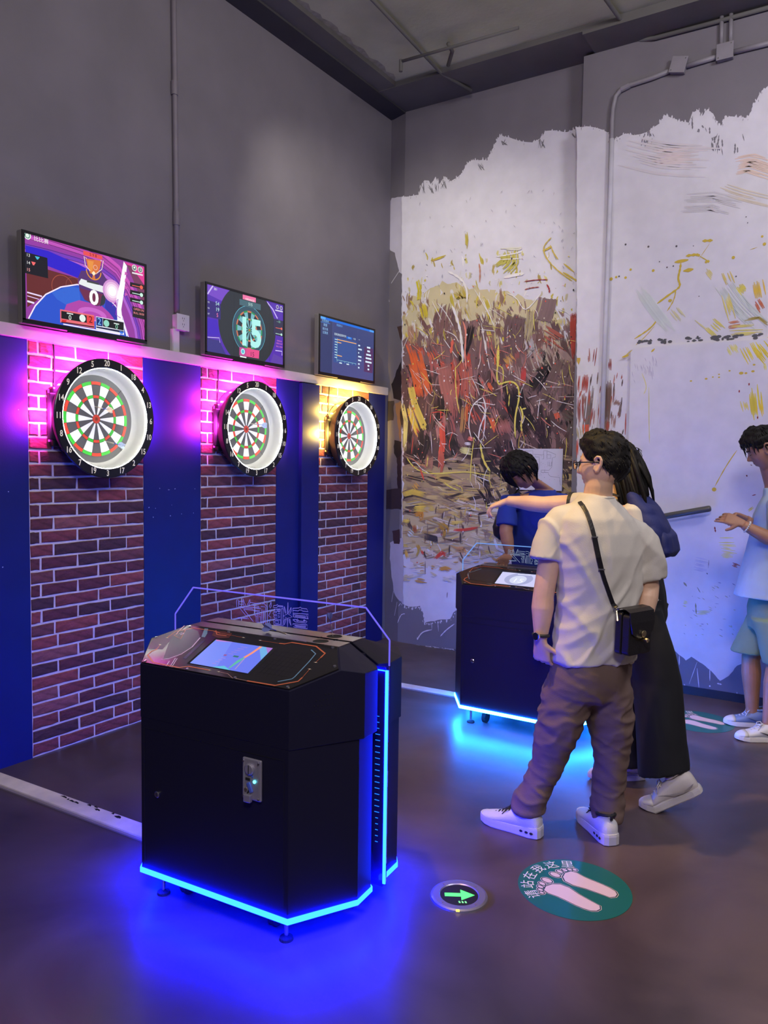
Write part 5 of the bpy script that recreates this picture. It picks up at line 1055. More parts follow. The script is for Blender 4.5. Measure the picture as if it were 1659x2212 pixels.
for i in range(40): x, y = Z9((qr.uniform(150, 480), qr.uniform(1100, 1450)))[0]; drip(bd, YB, [(x, y), (x+qr.uniform(2, 9), y+qr.uniform(0, 5))], qr.uniform(.8, 2.2), srgb(*qr.choice([(176, 172, 150), (150, 146, 170), (196, 192, 160)])))
for i in range(26): x, y = Z8((qr.uniform(490, 700), qr.uniform(260, 500)))[0]; drip(bd, YB, [(x, y), (x+3, y+qr.uniform(8, 22))], 1.0, srgb(180, 172, 190))
GREYP = srgb(112, 108, 122)
bd.poly([W_(p, YB) for p in rough([(1345, 1392)]+Z9((0, 1545), (60, 1535), (105, 1528), (150, 1565), (180, 1590), (215, 1568), (300, 1625), (350, 1670), (395, 1720), (450, 1690), (500, 1625), (560, 1600), (700, 1560))+[(1800, 1410), (1800, 1700), (1345, 1580)], .6, 6)], GREYP)
for path, w in ((Z9((95, 1610), (105, 1660)), 4), (Z9((110, 1700), (118, 1760)), 7), (Z9((250, 1600), (200, 1740)), 1.2), (Z9((250, 1640), (262, 1765)), 2), (Z9((330, 1640), (330, 1720)), 2), (Z9((375, 1735), (405, 1742)), 3), (Z9((170, 1740), (175, 1775)), 3), (Z9((138, 1560), (138, 1620)), 2), (Z9((500, 1790), (505, 1830)), 2), (Z9((325, 1750), (335, 1755)), 4)): drip(bd, YB, path, w, WH_)
tag(mu.build('mural_paint', M_mural, wall_back), kind='structure'); tag(side.build('mural_paint', M_mural, wall_back), kind='structure'); tag(pier.build('mural_paint', M_mural, wall_right), kind='structure')
board = struct('trim_12', MB().prism([(2.16, YB+.001), (4.4, YB+.001), (4.4, 5.569), (2.16, 5.569)], .05, 2.394), M_white)
tag(bd.build('mural_paint', M_mural, board), kind='structure')
struct('baseboard_back', MB().box((4.0, 5.553, .028), (4.46, .036, .056)), mat('black_skirting', srgb(36, 34, 38), .5))

# ---------------------------------------------------------------- fixtures on the mural wall and the ceiling
def pw(px, py, y): return tuple(on_y(px, py, y))
yc = YP-.018
M_pipe2 = mat('grey_wall_pipe', srgb(134, 128, 134), .5, var=.1, vscale=9)
cb = [pw(1300, 935, yc), pw(1308, 700, yc), pw(1318, 420, yc), pw(1322, 262, yc), pw(1324, 235, yc), pw(1330, 208, yc), pw(1342, 193, yc), pw(1360, 184, yc), pw(1410, 168, yc), pw(1455, 150, yc)]
cb[0] = (cb[1][0], yc, 1.2); cb[2] = (cb[1][0]+.004, yc, cb[2][2]); 
t = pipe('wall_conduit', 'painted conduit climbing the pier and bending right to the junction boxes', cb, .0165, 'conduit', [((cb[6][0], yc, cb[6][2]), (cb[7][0], yc, cb[7][2]))], m=M_pipe2)
MB().tube([Vector(cb[i])-Vector(cb[0])-Vector((0, .0008, 0)) for i in range(3)]+[Vector(pw(1321.5, 300, yc-.0008))-Vector(cb[0])], .0168, n=12).build('painted_length', mat('white_painted_pipe', srgb(196, 192, 202), .55, var=.12, vscale=6), t, smooth=True)
pipe('wall_conduit', 'short grey conduit between the two junction boxes high on the pier', [pw(1478, 144, yc), pw(1552, 122, yc)], .0165, 'conduit', m=M_pipe2)
pipe('wall_conduit', 'grey conduit leaving the right junction box towards the right edge', [pw(1582, 113, yc), pw(1700, 84, yc)], .0165, 'conduit', m=M_pipe2)
def jbox(px, py, rot, label):
    c = pw(px, py, YP-.022); t = thing('junction_box', label, 'junction box', c, 0, 'junction boxes high on the pier')
    R = Matrix.Rotation(rot, 3, 'Y')
    MB().box((0, 0, 0), (.098, .044, .098), mtx=R).build('box_body', M_pipe2, t, bevel=.004); l = MB().box((0, -.0235, 0), (.104, .005, .104), mtx=R).build('box_lid', M_pipe2, t, bevel=.002)
    for sx, sz in ((.038, .038), (-.038, -.038)): MB().cyl(R @ Vector((sx, -.026, sz)), R @ Vector((sx, -.028, sz)), .004, n=8).build('screw', M_chrome, l)
jbox(1467, 142, .25, 'tilted square grey junction box, the left one of two on the pier')
jbox(1567, 113, 0, 'square grey junction box under the two vertical pipes, the right one of two')
for i, dx in enumerate((-9, 11)):
    a = pw(1567+dx, 96, yc); pipe('wall_conduit', ['left', 'right'][i]+' one of two short vertical conduits above the right junction box', [a, (a[0]-.004, yc, 4.5)], .0135, 'conduit', m=M_pipe2)
# rail on the board
a, b = Vector(pw(1300, 1139, YB-.06)), Vector(pw(1536, 1098, YB-.06))
t = thing('wall_rail', 'dark grey round rail across the white board, right of the navy backpack', 'rail', a)
M_rail = mat('dark_grey_rail', srgb(92, 88, 84), .45, metal=.3)
MB().tube([(0, 0, 0), (b-a)*.98, (b-a)*.995, (b-a)], [.021, .021, .018, .010], n=16).build('rail_bar', M_rail, t, smooth=True)
for f in (.12, .86): p_ = (b-a)*f; MB().cyl(p_, p_+Vector((0, .062, 0)), .009, n=10).build('standoff', M_rail, t)
# floor plan
t = thing('floor_plan', 'white sheet with a black line floor plan on the mural behind the man in blue', 'sign', (1.45, YM-.008, 1.53))
MB().box((0, 0, 0), (.37, .010, .322)).build('plan_board', mat('plan_paper', srgb(206, 202, 212), .5), t)
p = Print((0, -.0053, 0), (1, 0, 0), (0, 0, 1), (0, -1, 0)); K = srgb(60, 56, 66)
F = lambda *q: [((x-1000)/719*.37, .161-(y-205)/627*.322) for x, y in q]
for q in ([(720, 240), (830, 240), (890, 235), (890, 290), (940, 292), (1040, 300), (1060, 290), (1060, 235), (1110, 235), (1250, 290), (1245, 330), (1200, 340), (1195, 480), (1150, 530), (1030, 528)], [(1030, 560), (1145, 562), (1145, 590), (1180, 620), (1320, 632), (1335, 750)], [(1065, 290), (1065, 360), (1040, 360)], [(1115, 240), (1115, 350), (1175, 350), (1175, 295), (1115, 295)], [(1030, 528), (1030, 560)], [(1085, 530), (1085, 560)], [(990, 350), (1005, 420), (995, 520)], [(1135, 400), (1135, 460), (1190, 460), (1190, 400)], [(1160, 400), (1160, 460)], [(930, 305), (930, 330), (1000, 330)], [(720, 240), (700, 330), (720, 520), (900, 560)]): p.line(F(*q), .0018, K)
for i in range(26): x, y = F((qr.uniform(720, 1320), qr.uniform(570, 700)))[0]; p.rect(x, y, x+.004, y+.002, K)
for i in range(20): x, y = F((qr.uniform(920, 1180), qr.uniform(300, 520)))[0]; p.rect(x, y, x+.003, y+.002, K)
p.build('plan_drawing', print_mat('flat_print', rough=.6), t)
# ceiling: sprinkler pipes
zc = HC-.03
def cz(px, py, z=HC-.03): return tuple(on_z(px, py, z))
pipe('ceiling_pipe', 'long thin grey pipe running along the ceiling to the mural wall', [cz(700, -90), cz(805, 0), cz(955, 160), tuple(on_y(1018, 196, 5.60))], .012, m=M_ceil_b)
a = cz(866, 133, HC-.09); b = cz(968, 104, HC-.09); b2 = cz(968, 150, HC-.09); e = (on_z(1120, 60, HC-.09))
pipe('sprinkler_pipe', 'ceiling sprinkler branch with a drop nozzle at its left end', [a, b, tuple(e)], .011, 'pipe', [(tuple(Vector(a)+Vector((0, 0, .012))), tuple(Vector(a)-Vector((0, 0, .07))))], m=M_ceil_b)
pipe('sprinkler_drop', 'short grey hanger pipe under the ceiling beside the sprinkler branch', [(b[0], b[1], b[2]+.03), (b[0]-.02, b[1]+.1, b[2]+.028), (b2[0], b2[1], b2[2]+.03)], .014, 'pipe', m=M_ceil_b)
pipe('ceiling_conduit', 'dark conduit crossing the ceiling and bending along the pier top', [cz(1290, -30), cz(1310, 0), cz(1362, 72), cz(1378, 88, HC-.05), tuple(on_y(1415, 82, 5.55)), tuple(on_y(1530, 52, 5.55)), tuple(on_y(1720, 0, 5.55))], .014, 'conduit', m=M_ceil_b)

# ---------------------------------------------------------------- on the floor
t = thing('floor_exit_light', 'round steel floor light with a glowing green arrow, right of the near console', 'exit light', (2.457, 2.417, 0), math.radians(31))
MB().lathe([(.0, .104), (.006, .102), (.009, .094), (.009, .072), (.006, .068)], 48, axis='Z').build('steel_ring', mat('brushed_ring', srgb(170, 166, 176), .35, metal=.8), t)
MB().lathe([(.0062, .0695), (.0066, .04), (.0066, .0001)], 40, axis='Z').build('dark_lens', M_blackgloss, t)
p = Print((0, 0, .0069), (1, 0, 0), (0, 1, 0)); G = (.10, 1.5, .22)
p.poly([(-.052, -.011), (.006, -.011), (.006, -.034), (.056, .0), (.006, .034), (.006, .011), (-.052, .011)], G)
for i in range(3): p.poly([(-.004+i*.011, -.052), (.002+i*.011, -.052), (.000+i*.011, -.040), (-.006+i*.011, -.040)], (.2, .9, .3))
p.build('green_arrow', print_mat('lit_arrow', emit=1.6), t)
for k in range(4):
    a_ = k*PI/2+.7; MB().cyl((.083*math.cos(a_), .083*math.sin(a_), .009), (.083*math.cos(a_), .083*math.sin(a_), .0105), .004, n=8).build('ring_screw', M_steel, t)
MB().box((-.012, -.100, .007), (.012, .008, .004)).build('warm_indicator', glow('amber_spot', (1, .7, .1), 2.5), t)
def sst0(a, b, x): t = min(1, max(0, (x-a)/(b-a))); return t*t*(3-2*t)
def decal(x, y, rz, r, label, text):
    t = thing('floor_decal', label, 'decal', (x, y, 0), rz, 'green footprint stickers on the floor')
    MB().cyl((0, 0, 0), (0, 0, .0012), r, n=64).build('sticker_disc', mat('green_sticker', srgb(28, 104, 96), .35), t)
    p = Print((0, 0, .00125), (1, 0, 0), (0, 1, 0), eps=2e-5); s = r/.205
    foot = [(.000, .0), (.030, .004), (.052, .022), (.062, .055), (.060, .095), (.044, .150), (.040, .19), (.046, .235), (.040, .262), (.012, .274), (-.020, .262), (-.040, .235), (-.044, .19), (-.036, .13), (-.034, .06), (-.028, .015)]
    toes = [(-.028, .300, .021, .026), (.006, .300, .013, .016), (.030, .290, .0115, .014), (.048, .276, .0105, .013), (.062, .258, .0095, .011)]
    PK, DK = srgb(226, 200, 206), srgb(20, 60, 62)
    for sx, ox, oy in ((1, -.035, -.135), (-1, .075, -.135)):
        fx = lambda a, b, k=1.: ((ox-.02+(a*(.62+.34*sst0(.06, .2, b)))*-sx)*s, (oy+b*.78)*s)
        for grow, col in ((.012, PK), (.008, DK), (0, PK)):
            cx_, cy_ = .006, .13; p.poly([fx(cx_+(a-cx_)*(1+grow*11), cy_+(b-cy_)*(1+grow*5.2)) for a, b in foot], col)
            for a, b, rx, ry in toes:
                c0 = fx(a, b); p.disc(c0[0], c0[1], (rx*.62+grow*.55)*s, col, (ry*.78+grow*.55)*s, 14)
    n = len(text)
    for i, ch in enumerate(text):
        a_ = math.radians(150-i*22.); p.text(ch, .166*s*math.cos(a_), .166*s*math.sin(a_), .054*s, srgb(238, 230, 236), rot=a_-PI/2)
    p.build('footprint_print', print_mat('sticker_print', rough=.4), t)
decal(2.785, 2.705, math.radians(78), .205, 'round green footprint sticker on the open floor, right of the glowing exit light', '请站在我这里')
decal(2.80, 4.97, math.radians(78), .205, 'round green footprint sticker near the mural wall, beside the young man in green shorts', '请站在我这里')
# ================================================================== PEOPLE
from mathutils.bvhtree import BVHTree
def skin_material(name, col):
    if name in MATS: return MATS[name]
    m = mat(name, col, .5, var=.10, vscale=14, bump=.04, bscale=160)
    b = m.node_tree.nodes['Principled BSDF']; b.inputs['Subsurface Weight'].default_value = .12; b.inputs['Subsurface Radius'].default_value = (.012, .005, .003)
    return m
def organic(name, mb, voxel, smooth, m, parent, disp=None, shade=True):
    """fuses overlapping closed shapes into one continuous skin (voxel remesh + smoothing), then adds cloth folds"""
    o = bpy.data.objects.new('tmp', mb.mesh('tmp')); COL.objects.link(o)
    r = o.modifiers.new('r', 'REMESH'); r.mode = 'VOXEL'; r.voxel_size = voxel
    if smooth: s = o.modifiers.new('s', 'SMOOTH'); s.factor = .5; s.iterations = smooth
    me = bpy.data.meshes.new_from_object(o.evaluated_get(bpy.context.evaluated_depsgraph_get())); me.name = name
    bpy.data.objects.remove(o)
    if disp:
        n = len(me.vertices); co = np.empty(n*3, np.float32); no = np.empty(n*3, np.float32)
        me.vertices.foreach_get('co', co); me.vertices.foreach_get('normal', no); co = co.reshape(-1, 3); no = no.reshape(-1, 3)
        d = np.array([disp(Vector(p)) for p in co], np.float32)
        me.vertices.foreach_set('co', (co+no*d[:, None]).ravel()); me.update()
    o = link(name, me, m, None, smooth=shade)
    if parent is not None:
        me.transform(Matrix.Translation(-parent.location)); o.parent = parent
    return o
def part(name, mb, m, parent, root, smooth=False, bevel=0):
    """a part given in world metres, hung under its person"""
    me = mb.mesh(name); me.transform(Matrix.Translation(-root.location)); return link(name, me, m, parent, smooth=smooth, bevel=bevel)
def folds(amp, fx, fz, seed, lo=-9, hi=9):
    def f(p):
        q = Vector((p.x*fx+seed, p.y*fx, p.z*fz)); w = 1.
        return amp*(noise.noise(q)*.7+abs(noise.noise(q*2.1))*.6-.2)*w
    return f
def sst(a, b, x): t = min(1, max(0, (x-a)/(b-a))); return t*t*(3-2*t)
G = lambda x, s: math.exp(-(x/s)**2)
def head_pt(x, y, z, face=True):
    """unit direction (x side, y forward, z up) to a point on a head 0.235 m tall"""
    t = max(0., -z); px = .0745*math.copysign(abs(x)**.92, x); pz = (.114 if z > 0 else .121)*z
    if y > 0: py = .088*abs(y)**.82
    else: py = -.104*abs(y)**.95
    px *= 1-.34*t**1.7
    if y > 0: py *= 1-.05*t**2
    else: py *= 1-.62*sst(.15, .9, t)
    if z > .55: py *= 1.0
    if face and y > .05:
        a = abs(px); k = sst(.05, .4, y)
        h = 0.
        if -.044 < pz < .016: h = .025*sst(.016, -.032, pz)*(1-sst(-.033, -.044, pz))
        py += k*(h*G(px, .0075+.006*sst(.0, -.035, pz)) - .0085*G(a-.032, .014)*G(pz-.004, .011) + .0055*G(a-.031, .010)*G(pz-.001, .0075) + .0055*G(pz-.023, .009)*G(px, .06)
             + .0075*G(pz+.058, .0065)*G(px, .019) + .0075*G(pz+.073, .0065)*G(px, .017) - .004*G(pz+.0655, .003)*G(px, .022) + .010*G(pz+.106, .014)*G(px, .024) + .004*G(a-.045, .016)*G(pz+.028, .018) - .003*G(pz+.09, .008)*G(px, .03))
    return Vector((px, py, pz))
def frame(face, pitch=0., roll=0.):
    """head/hand frame: columns = side (person's right), forward, up"""
    f = Vector((face[0], face[1], 0)).normalized(); r = Vector((f.y, -f.x, 0)); u = Vector((0, 0, 1))
    c, s = math.cos(pitch), math.sin(pitch); f2 = f*c-u*s; u2 = u*c+f*s
    c, s = math.cos(roll), math.sin(roll); r2 = r*c-u2*s; u3 = u2*c+r*s
    return Matrix((r2, f2, u3)).transposed()
def add_head(mb, c, M, s=1., ears=True):
    nt, npn = 120, 84; vs = []; c = Vector(c)
    for i in range(1, npn):
        ph = PI*i/npn
        for j in range(nt):
            th = 2*PI*j/nt; p = head_pt(math.sin(ph)*math.sin(th), math.sin(ph)*math.cos(th), math.cos(ph)); vs.append(c+M @ (p*s))
    top = len(vs); vs.append(c+M @ (head_pt(0, 0, 1)*s)); bot = len(vs); vs.append(c+M @ (head_pt(0, 0, -1)*s))
    fs = [(i*nt+j, (i+1)*nt+j, (i+1)*nt+(j+1) % nt, i*nt+(j+1) % nt) for i in range(npn-2) for j in range(nt)]
    fs += [(top, j, (j+1) % nt) for j in range(nt)]+[(bot, (npn-2)*nt+(j+1) % nt, (npn-2)*nt+j) for j in range(nt)]
    mb.add([tuple(v) for v in vs], [f[::-1] for f in fs])
    if ears:
        for sx in (-1, 1):
            P = lambda a, b, d: c+M @ (Vector((sx*(.0735+d), a, b))*s)
            mb.tube([P(.000, -.034, .002), P(.006, -.022, .004), P(.006, -.012, .003), P(-.002, -.004, .003), P(.006, .006, .005), P(.004, .020, .011), P(-.006, .029, .015), P(-.019, .026, .017), P(-.025, .012, .017), P(-.022, -.006, .014), P(-.013, -.022, .009), P(-.004, -.034, .004)], .0062, n=8)
            mb.loft([(P(-.008, .0, -.004), M @ Vector((0, .014*s, 0)), M @ Vector((0, 0, .024*s))), (P(-.010, .0, .007), M @ Vector((0, .014*s, 0)), M @ Vector((0, 0, .024*s)))], 16)
def add_hair(c, M, s, hairline, thick, seed, clumps, comb, rough_=.004, length=.05, rad=.0045):
    """hair cap following the skull above a hairline, with combed locks laid over it"""
    mb = MB(); c = Vector(c); nt, npn = 96, 64; q = random.Random(seed); vs = []
    def surf(th, ph, off):
        d = Vector((math.sin(ph)*math.sin(th), math.sin(ph)*math.cos(th), math.cos(ph))); p = head_pt(d.x, d.y, d.z, False)
        return p, d, p+Vector((d.x, d.y, d.z*.9+.1)).normalized()*off
    def mask(th, p, jag=0.):
        az = abs(math.atan2(math.sin(th), math.cos(th))); return sst(-.006, .012, p.z-hairline(az)-jag)
    for i in range(1, npn):
        ph = PI*i/npn
        for j in range(nt):
            th = 2*PI*j/nt; p, d, _ = surf(th, ph, 0); nz = noise.noise(Vector((d.x*4+seed, d.y*4, d.z*6)))
            k = mask(th, p, nz*.006); t = thick(math.atan2(math.sin(th), math.cos(th)), p.z)
            off = t*k*(1+.3*nz)+rough_*k*noise.noise(Vector((d.x*14, d.y*14+seed, d.z*5)))-.007*(1-k)
            vs.append(surf(th, ph, off)[2])
    top = len(vs); vs.append(surf(0, 1e-4, thick(0, .114))[2]); bot = len(vs); vs.append(surf(0, PI-1e-4, -.012)[2])
    fs = [(i*nt+j, (i+1)*nt+j, (i+1)*nt+(j+1) % nt, i*nt+(j+1) % nt)[::-1] for i in range(npn-2) for j in range(nt)]
    fs += [(top, (j+1) % nt, j) for j in range(nt)]+[(bot, (npn-2)*nt+j, (npn-2)*nt+(j+1) % nt) for j in range(nt)]
    mb.add([tuple(c+M @ (v*s)) for v in vs], fs)
    for _ in range(clumps):
        th, ph = q.uniform(-PI, PI), math.acos(q.uniform(-.75, 1)); p, d, _s = surf(th, ph, 0)
        if mask(th, p) < .9: continue
        pts = []; dth, dph = comb(th, ph); L = length*q.uniform(.6, 1.3); n = 5
        for i in range(n):
            f = i/(n-1); t2 = th+dth*f*L/.09+q.uniform(-.03, .03); p2 = min(PI*.93, max(.02, ph+dph*f*L/.09)); pp, dd, _ = surf(t2, p2, 0)
            pts.append(c+M @ (surf(t2, p2, thick(t2, pp.z)*(.75+.5*f*q.random())+.0015)[2]*s))
        mb.tube(pts, [rad*s*k for k in (.5, 1, .9, .6, .12)], n=5)
    return mb
def add_hand(mb, w, d, n, thumb=1, curl=(.35, .45, .5, .55), bend=.9, s=1., tcurl=.3):
    """palm, four unequal jointed fingers and a thumb; d towards the fingertips, n out of the palm"""
    w = Vector(w); d = Vector(d).normalized(); n = Vector(n); n = (n-d*n.dot(d)).normalized(); sd = d.cross(n)*thumb
    mb.loft([(w-d*.015*s, sd*.025*s, n*.018*s), (w+d*.02*s, sd*.032*s, n*.017*s), (w+d*.055*s, sd*.040*s, n*.015*s), (w+d*.086*s, sd*.040*s, n*.0125*s), (w+d*.093*s, sd*.036*s, n*.009*s)], 18, 2.6)
    for k, (o, L) in enumerate(((.0305, .073), (.0102, .081), (-.0102, .075), (-.0305, .060))):
        p = w+d*.080*s+sd*o*s; a = 0.; pts = [p]; dd = (d+sd*o*1.4).normalized()
        for j, fr in enumerate((.44, .31, .25)):
            a += curl[k]*(1 if j == 0 else bend); p = p+(dd*math.cos(a)+n*math.sin(a))*L*fr*s; pts.append(p)
        mb.tube([pts[0]-d*.012*s, pts[0], pts[1], pts[2], pts[3]], [.0082*s, .0084*s, .0080*s, .0074*s, .0058*s], n=10)
    p = w+d*.022*s+sd*.026*s; t1 = (d*.55+sd*.75+n*.28).normalized(); t2 = (t1*math.cos(tcurl)+(d*.8+n*.5-sd*.3).normalized()*math.sin(tcurl)).normalized()
    mb.tube([p-t1*.01*s, p, p+t1*.036*s, p+t1*.036*s+t2*.028*s, p+t1*.036*s+t2*.034*s], [.013*s, .0135*s, .0105*s, .009*s, .006*s], n=10)
def limb(mb, pts, rad, n=18): mb.tube(pts, rad, n=n)
def shoe(root, toe, heel, cols, label, z=0., pitch=0., kind='runner', s=1.):
    """toe and heel points on the floor; the shoe is a part of its person, sole and laces its sub-parts"""
    toe, heel = Vector((toe[0], toe[1], 0)), Vector((heel[0], heel[1], 0)); f = (toe-heel).normalized(); c = (toe+heel)/2; sd = Vector((f.y, -f.x, 0)); k = s
    piv = c+f*.075*k
    def T(x, y, h):
        p = c+f*x*k+sd*y*k+Vector((0, 0, h*k))
        if pitch:
            q = p-piv; a = q.dot(f); b = q.z
            if a < 0: p = piv+f*(a*math.cos(pitch)+b*math.sin(pitch))+sd*q.dot(sd)+Vector((0, 0, -a*math.sin(pitch)+b*math.cos(pitch)))
        return p+Vector((0, 0, z))
    up, sole, acc, lace = cols
    def shell(secs, bottom):
        mb = MB(); n = 22; vs = []
        for x, w_, top, pw in secs:
            for j in range(n):
                t = 2*PI*j/n; ct, st = math.cos(t), math.sin(t); vs.append(T(x, w_*math.copysign(abs(ct)**(2/pw), ct), (top+bottom)/2+(top-bottom)/2*math.copysign(abs(st)**(2/pw), st)))
        m = len(secs); mb.add(vs, [(i*n+j, i*n+(j+1) % n, (i+1)*n+(j+1) % n, (i+1)*n+j)[::-1] for i in range(m-1) for j in range(n)]+[tuple(range(n)), tuple(range(m*n-1, (m-1)*n-1, -1))]); return mb
    secs = [(-.136, .012, .060, 2), (-.132, .028, .088, 2.2), (-.115, .037, .104, 2.3), (-.085, .041, .108, 2.4), (-.055, .042, .102, 2.4), (-.030, .042, .098, 2.3), (.000, .043, .088, 2.2), (.030, .045, .073, 2.2), (.060, .047, .061, 2.3), (.090, .045, .053, 2.4), (.115, .038, .047, 2.3), (.132, .025, .041, 2.1), (.139, .010, .035, 2)]
    u = part('shoe', shell(secs, .018), up, root, root, smooth=True); u['label'] = label
    th = .036 if kind == 'runner' else .028
    so = MB(); out = []
    for x, w_ in ((-.142, .016), (-.134, .033), (-.105, .0415), (-.06, .042), (-.01, .042), (.04, .046), (.08, .047), (.112, .040), (.134, .027), (.145, .010)): out.append((x, w_))
    ring_ = [(x, w_) for x, w_ in out]+[(x, -w_) for x, w_ in out[::-1]]; n = len(ring_); vs = []
    for lv in range(4):
        for x, y in ring_:
            hz = (.0, .004, th*.72, th)[lv]+(.006*sst(.09, .145, x) if lv < 2 else .004*sst(.06, .145, x))+(.012*sst(-.02, -.14, x)*(lv > 1) if kind == 'runner' else 0)
            g = (.94, 1., 1.0, .985)[lv]; vs.append(T(x*g, y*g, hz))
    so.add(vs, [(l*n+i, l*n+(i+1) % n, (l+1)*n+(i+1) % n, (l+1)*n+i)[::-1] for l in range(3) for i in range(n)]+[tuple(range(n)), tuple(range(4*n-1, 3*n-1, -1))])
    part('sole', so, sole, u, root)
    la = MB()
    for i in range(5):
        x = .002+i*.0165; h = .089-i*.0085; w_ = .021-i*.0006
        la.tube([T(x, -w_, h-.010), T(x+.004, -w_*.5, h-.002), T(x+.006, 0, h+.001), T(x+.004, w_*.5, h-.002), T(x, w_, h-.010)], .0032*k, n=6)
    for sg in (1, -1):
        la.tube([T(-.004, 0, .094), T(.0, sg*.016, .104), T(.014, sg*.030, .096), T(.020, sg*.020, .086), T(.004, 0, .090)], .0026*k, n=6); la.tube([T(-.004, 0, .094), T(.016, sg*.022, .086), T(.030, sg*.032, .066)], .0024*k, n=6)
    part('laces', la, lace, u, root, smooth=True)
    ac = MB(); 
    if kind == 'runner':
        for sg in (1, -1):
            for x in (-.110, -.088, -.064): ac.loft([(T(x, sg*.0415, .024), f*.008*k, Vector((0, 0, .0055*k))), (T(x, sg*.0435, .024), f*.007*k, Vector((0, 0, .005*k)))], 12)
        part('sole_holes', ac, acc, u, root)
    else:
        for sg in (1, -1):
            pts = [(-.128, .056), (-.075, .040), (-.02, .050), (.028, .064), (-.03, .040), (-.07, .034), (-.10, .040)]
            ac.slab([T(a, sg*(.0425+.002*(a > -.1)), b) for a, b in pts] if sg > 0 else [T(a, sg*(.0425+.002*(a > -.1)), b) for a, b in pts][::-1], sd*sg, .0025)
        part('side_stripe', ac, acc, u, root)
        tb = MB(); tb.add(shell([(.086, .0470, .056, 2.4), (.105, .0425, .052, 2.4), (.124, .034, .046, 2.2), (.138, .018, .040, 2), (.1415, .008, .035, 2)], .017).v, shell([(.086, .0470, .056, 2.4), (.105, .0425, .052, 2.4), (.124, .034, .046, 2.2), (.138, .018, .040, 2), (.1415, .008, .035, 2)], .017).f); part('toe_cap', tb, lace, u, root, smooth=True)
    ck = MB(); ck.tube([T(-.126+.0, 0, .104)]+[T(-.078+.046*math.cos(a), .034*math.sin(a), .112-.010*math.cos(a)) for a in [PI+2*PI*i/14 for i in range(15)]], .0065*k, n=8); part('collar', ck, acc if kind == 'runner' else up, u, root, smooth=True)
    return u
def person(label, loc): return thing('person', label, 'person', loc)
def mid(a, b, t=.5): return Vector(a).lerp(Vector(b), t)
def on_mesh(o, px, py, lift=.004):
    """where the sight line meets a garment, lifted a little off it"""
    me = o.data; off = o.matrix_basis.translation+(o.parent.location if o.parent else Vector((0, 0, 0)))
    if not hasattr(on_mesh, 'c'): on_mesh.c = {}
    if o.name not in on_mesh.c: on_mesh.c[o.name] = BVHTree.FromPolygons([v.co+off for v in me.vertices], [tuple(p.vertices) for p in me.polygons])
    d = Vector(ray(px, py)).normalized(); h = on_mesh.c[o.name].ray_cast(Vector(CAM), d)
    return None if h[0] is None else h[0]-d*lift
SKIN = skin_material('warm_skin', srgb(206, 160, 134)); SKIN2 = skin_material('light_skin', srgb(226, 184, 156)); SKIN3 = skin_material('tan_skin', srgb(176, 128, 102))
HAIR = mat('black_hair', (.008, .0065, .006), .5, var=.5, vscale=60, bump=.25, bscale=90, stretch=(6, 6, 1), spec=.22)
M_tee = mat('white_cotton', srgb(212, 204, 194), .85, var=.04, vscale=5, bump=.12, bscale=260)
M_lens = acrylic_material()
V = Vector; UP = V((0, 0, 1)); DEPTH = V((-.538, .843, 0)); RIGHT = V((.842, .539, 0))

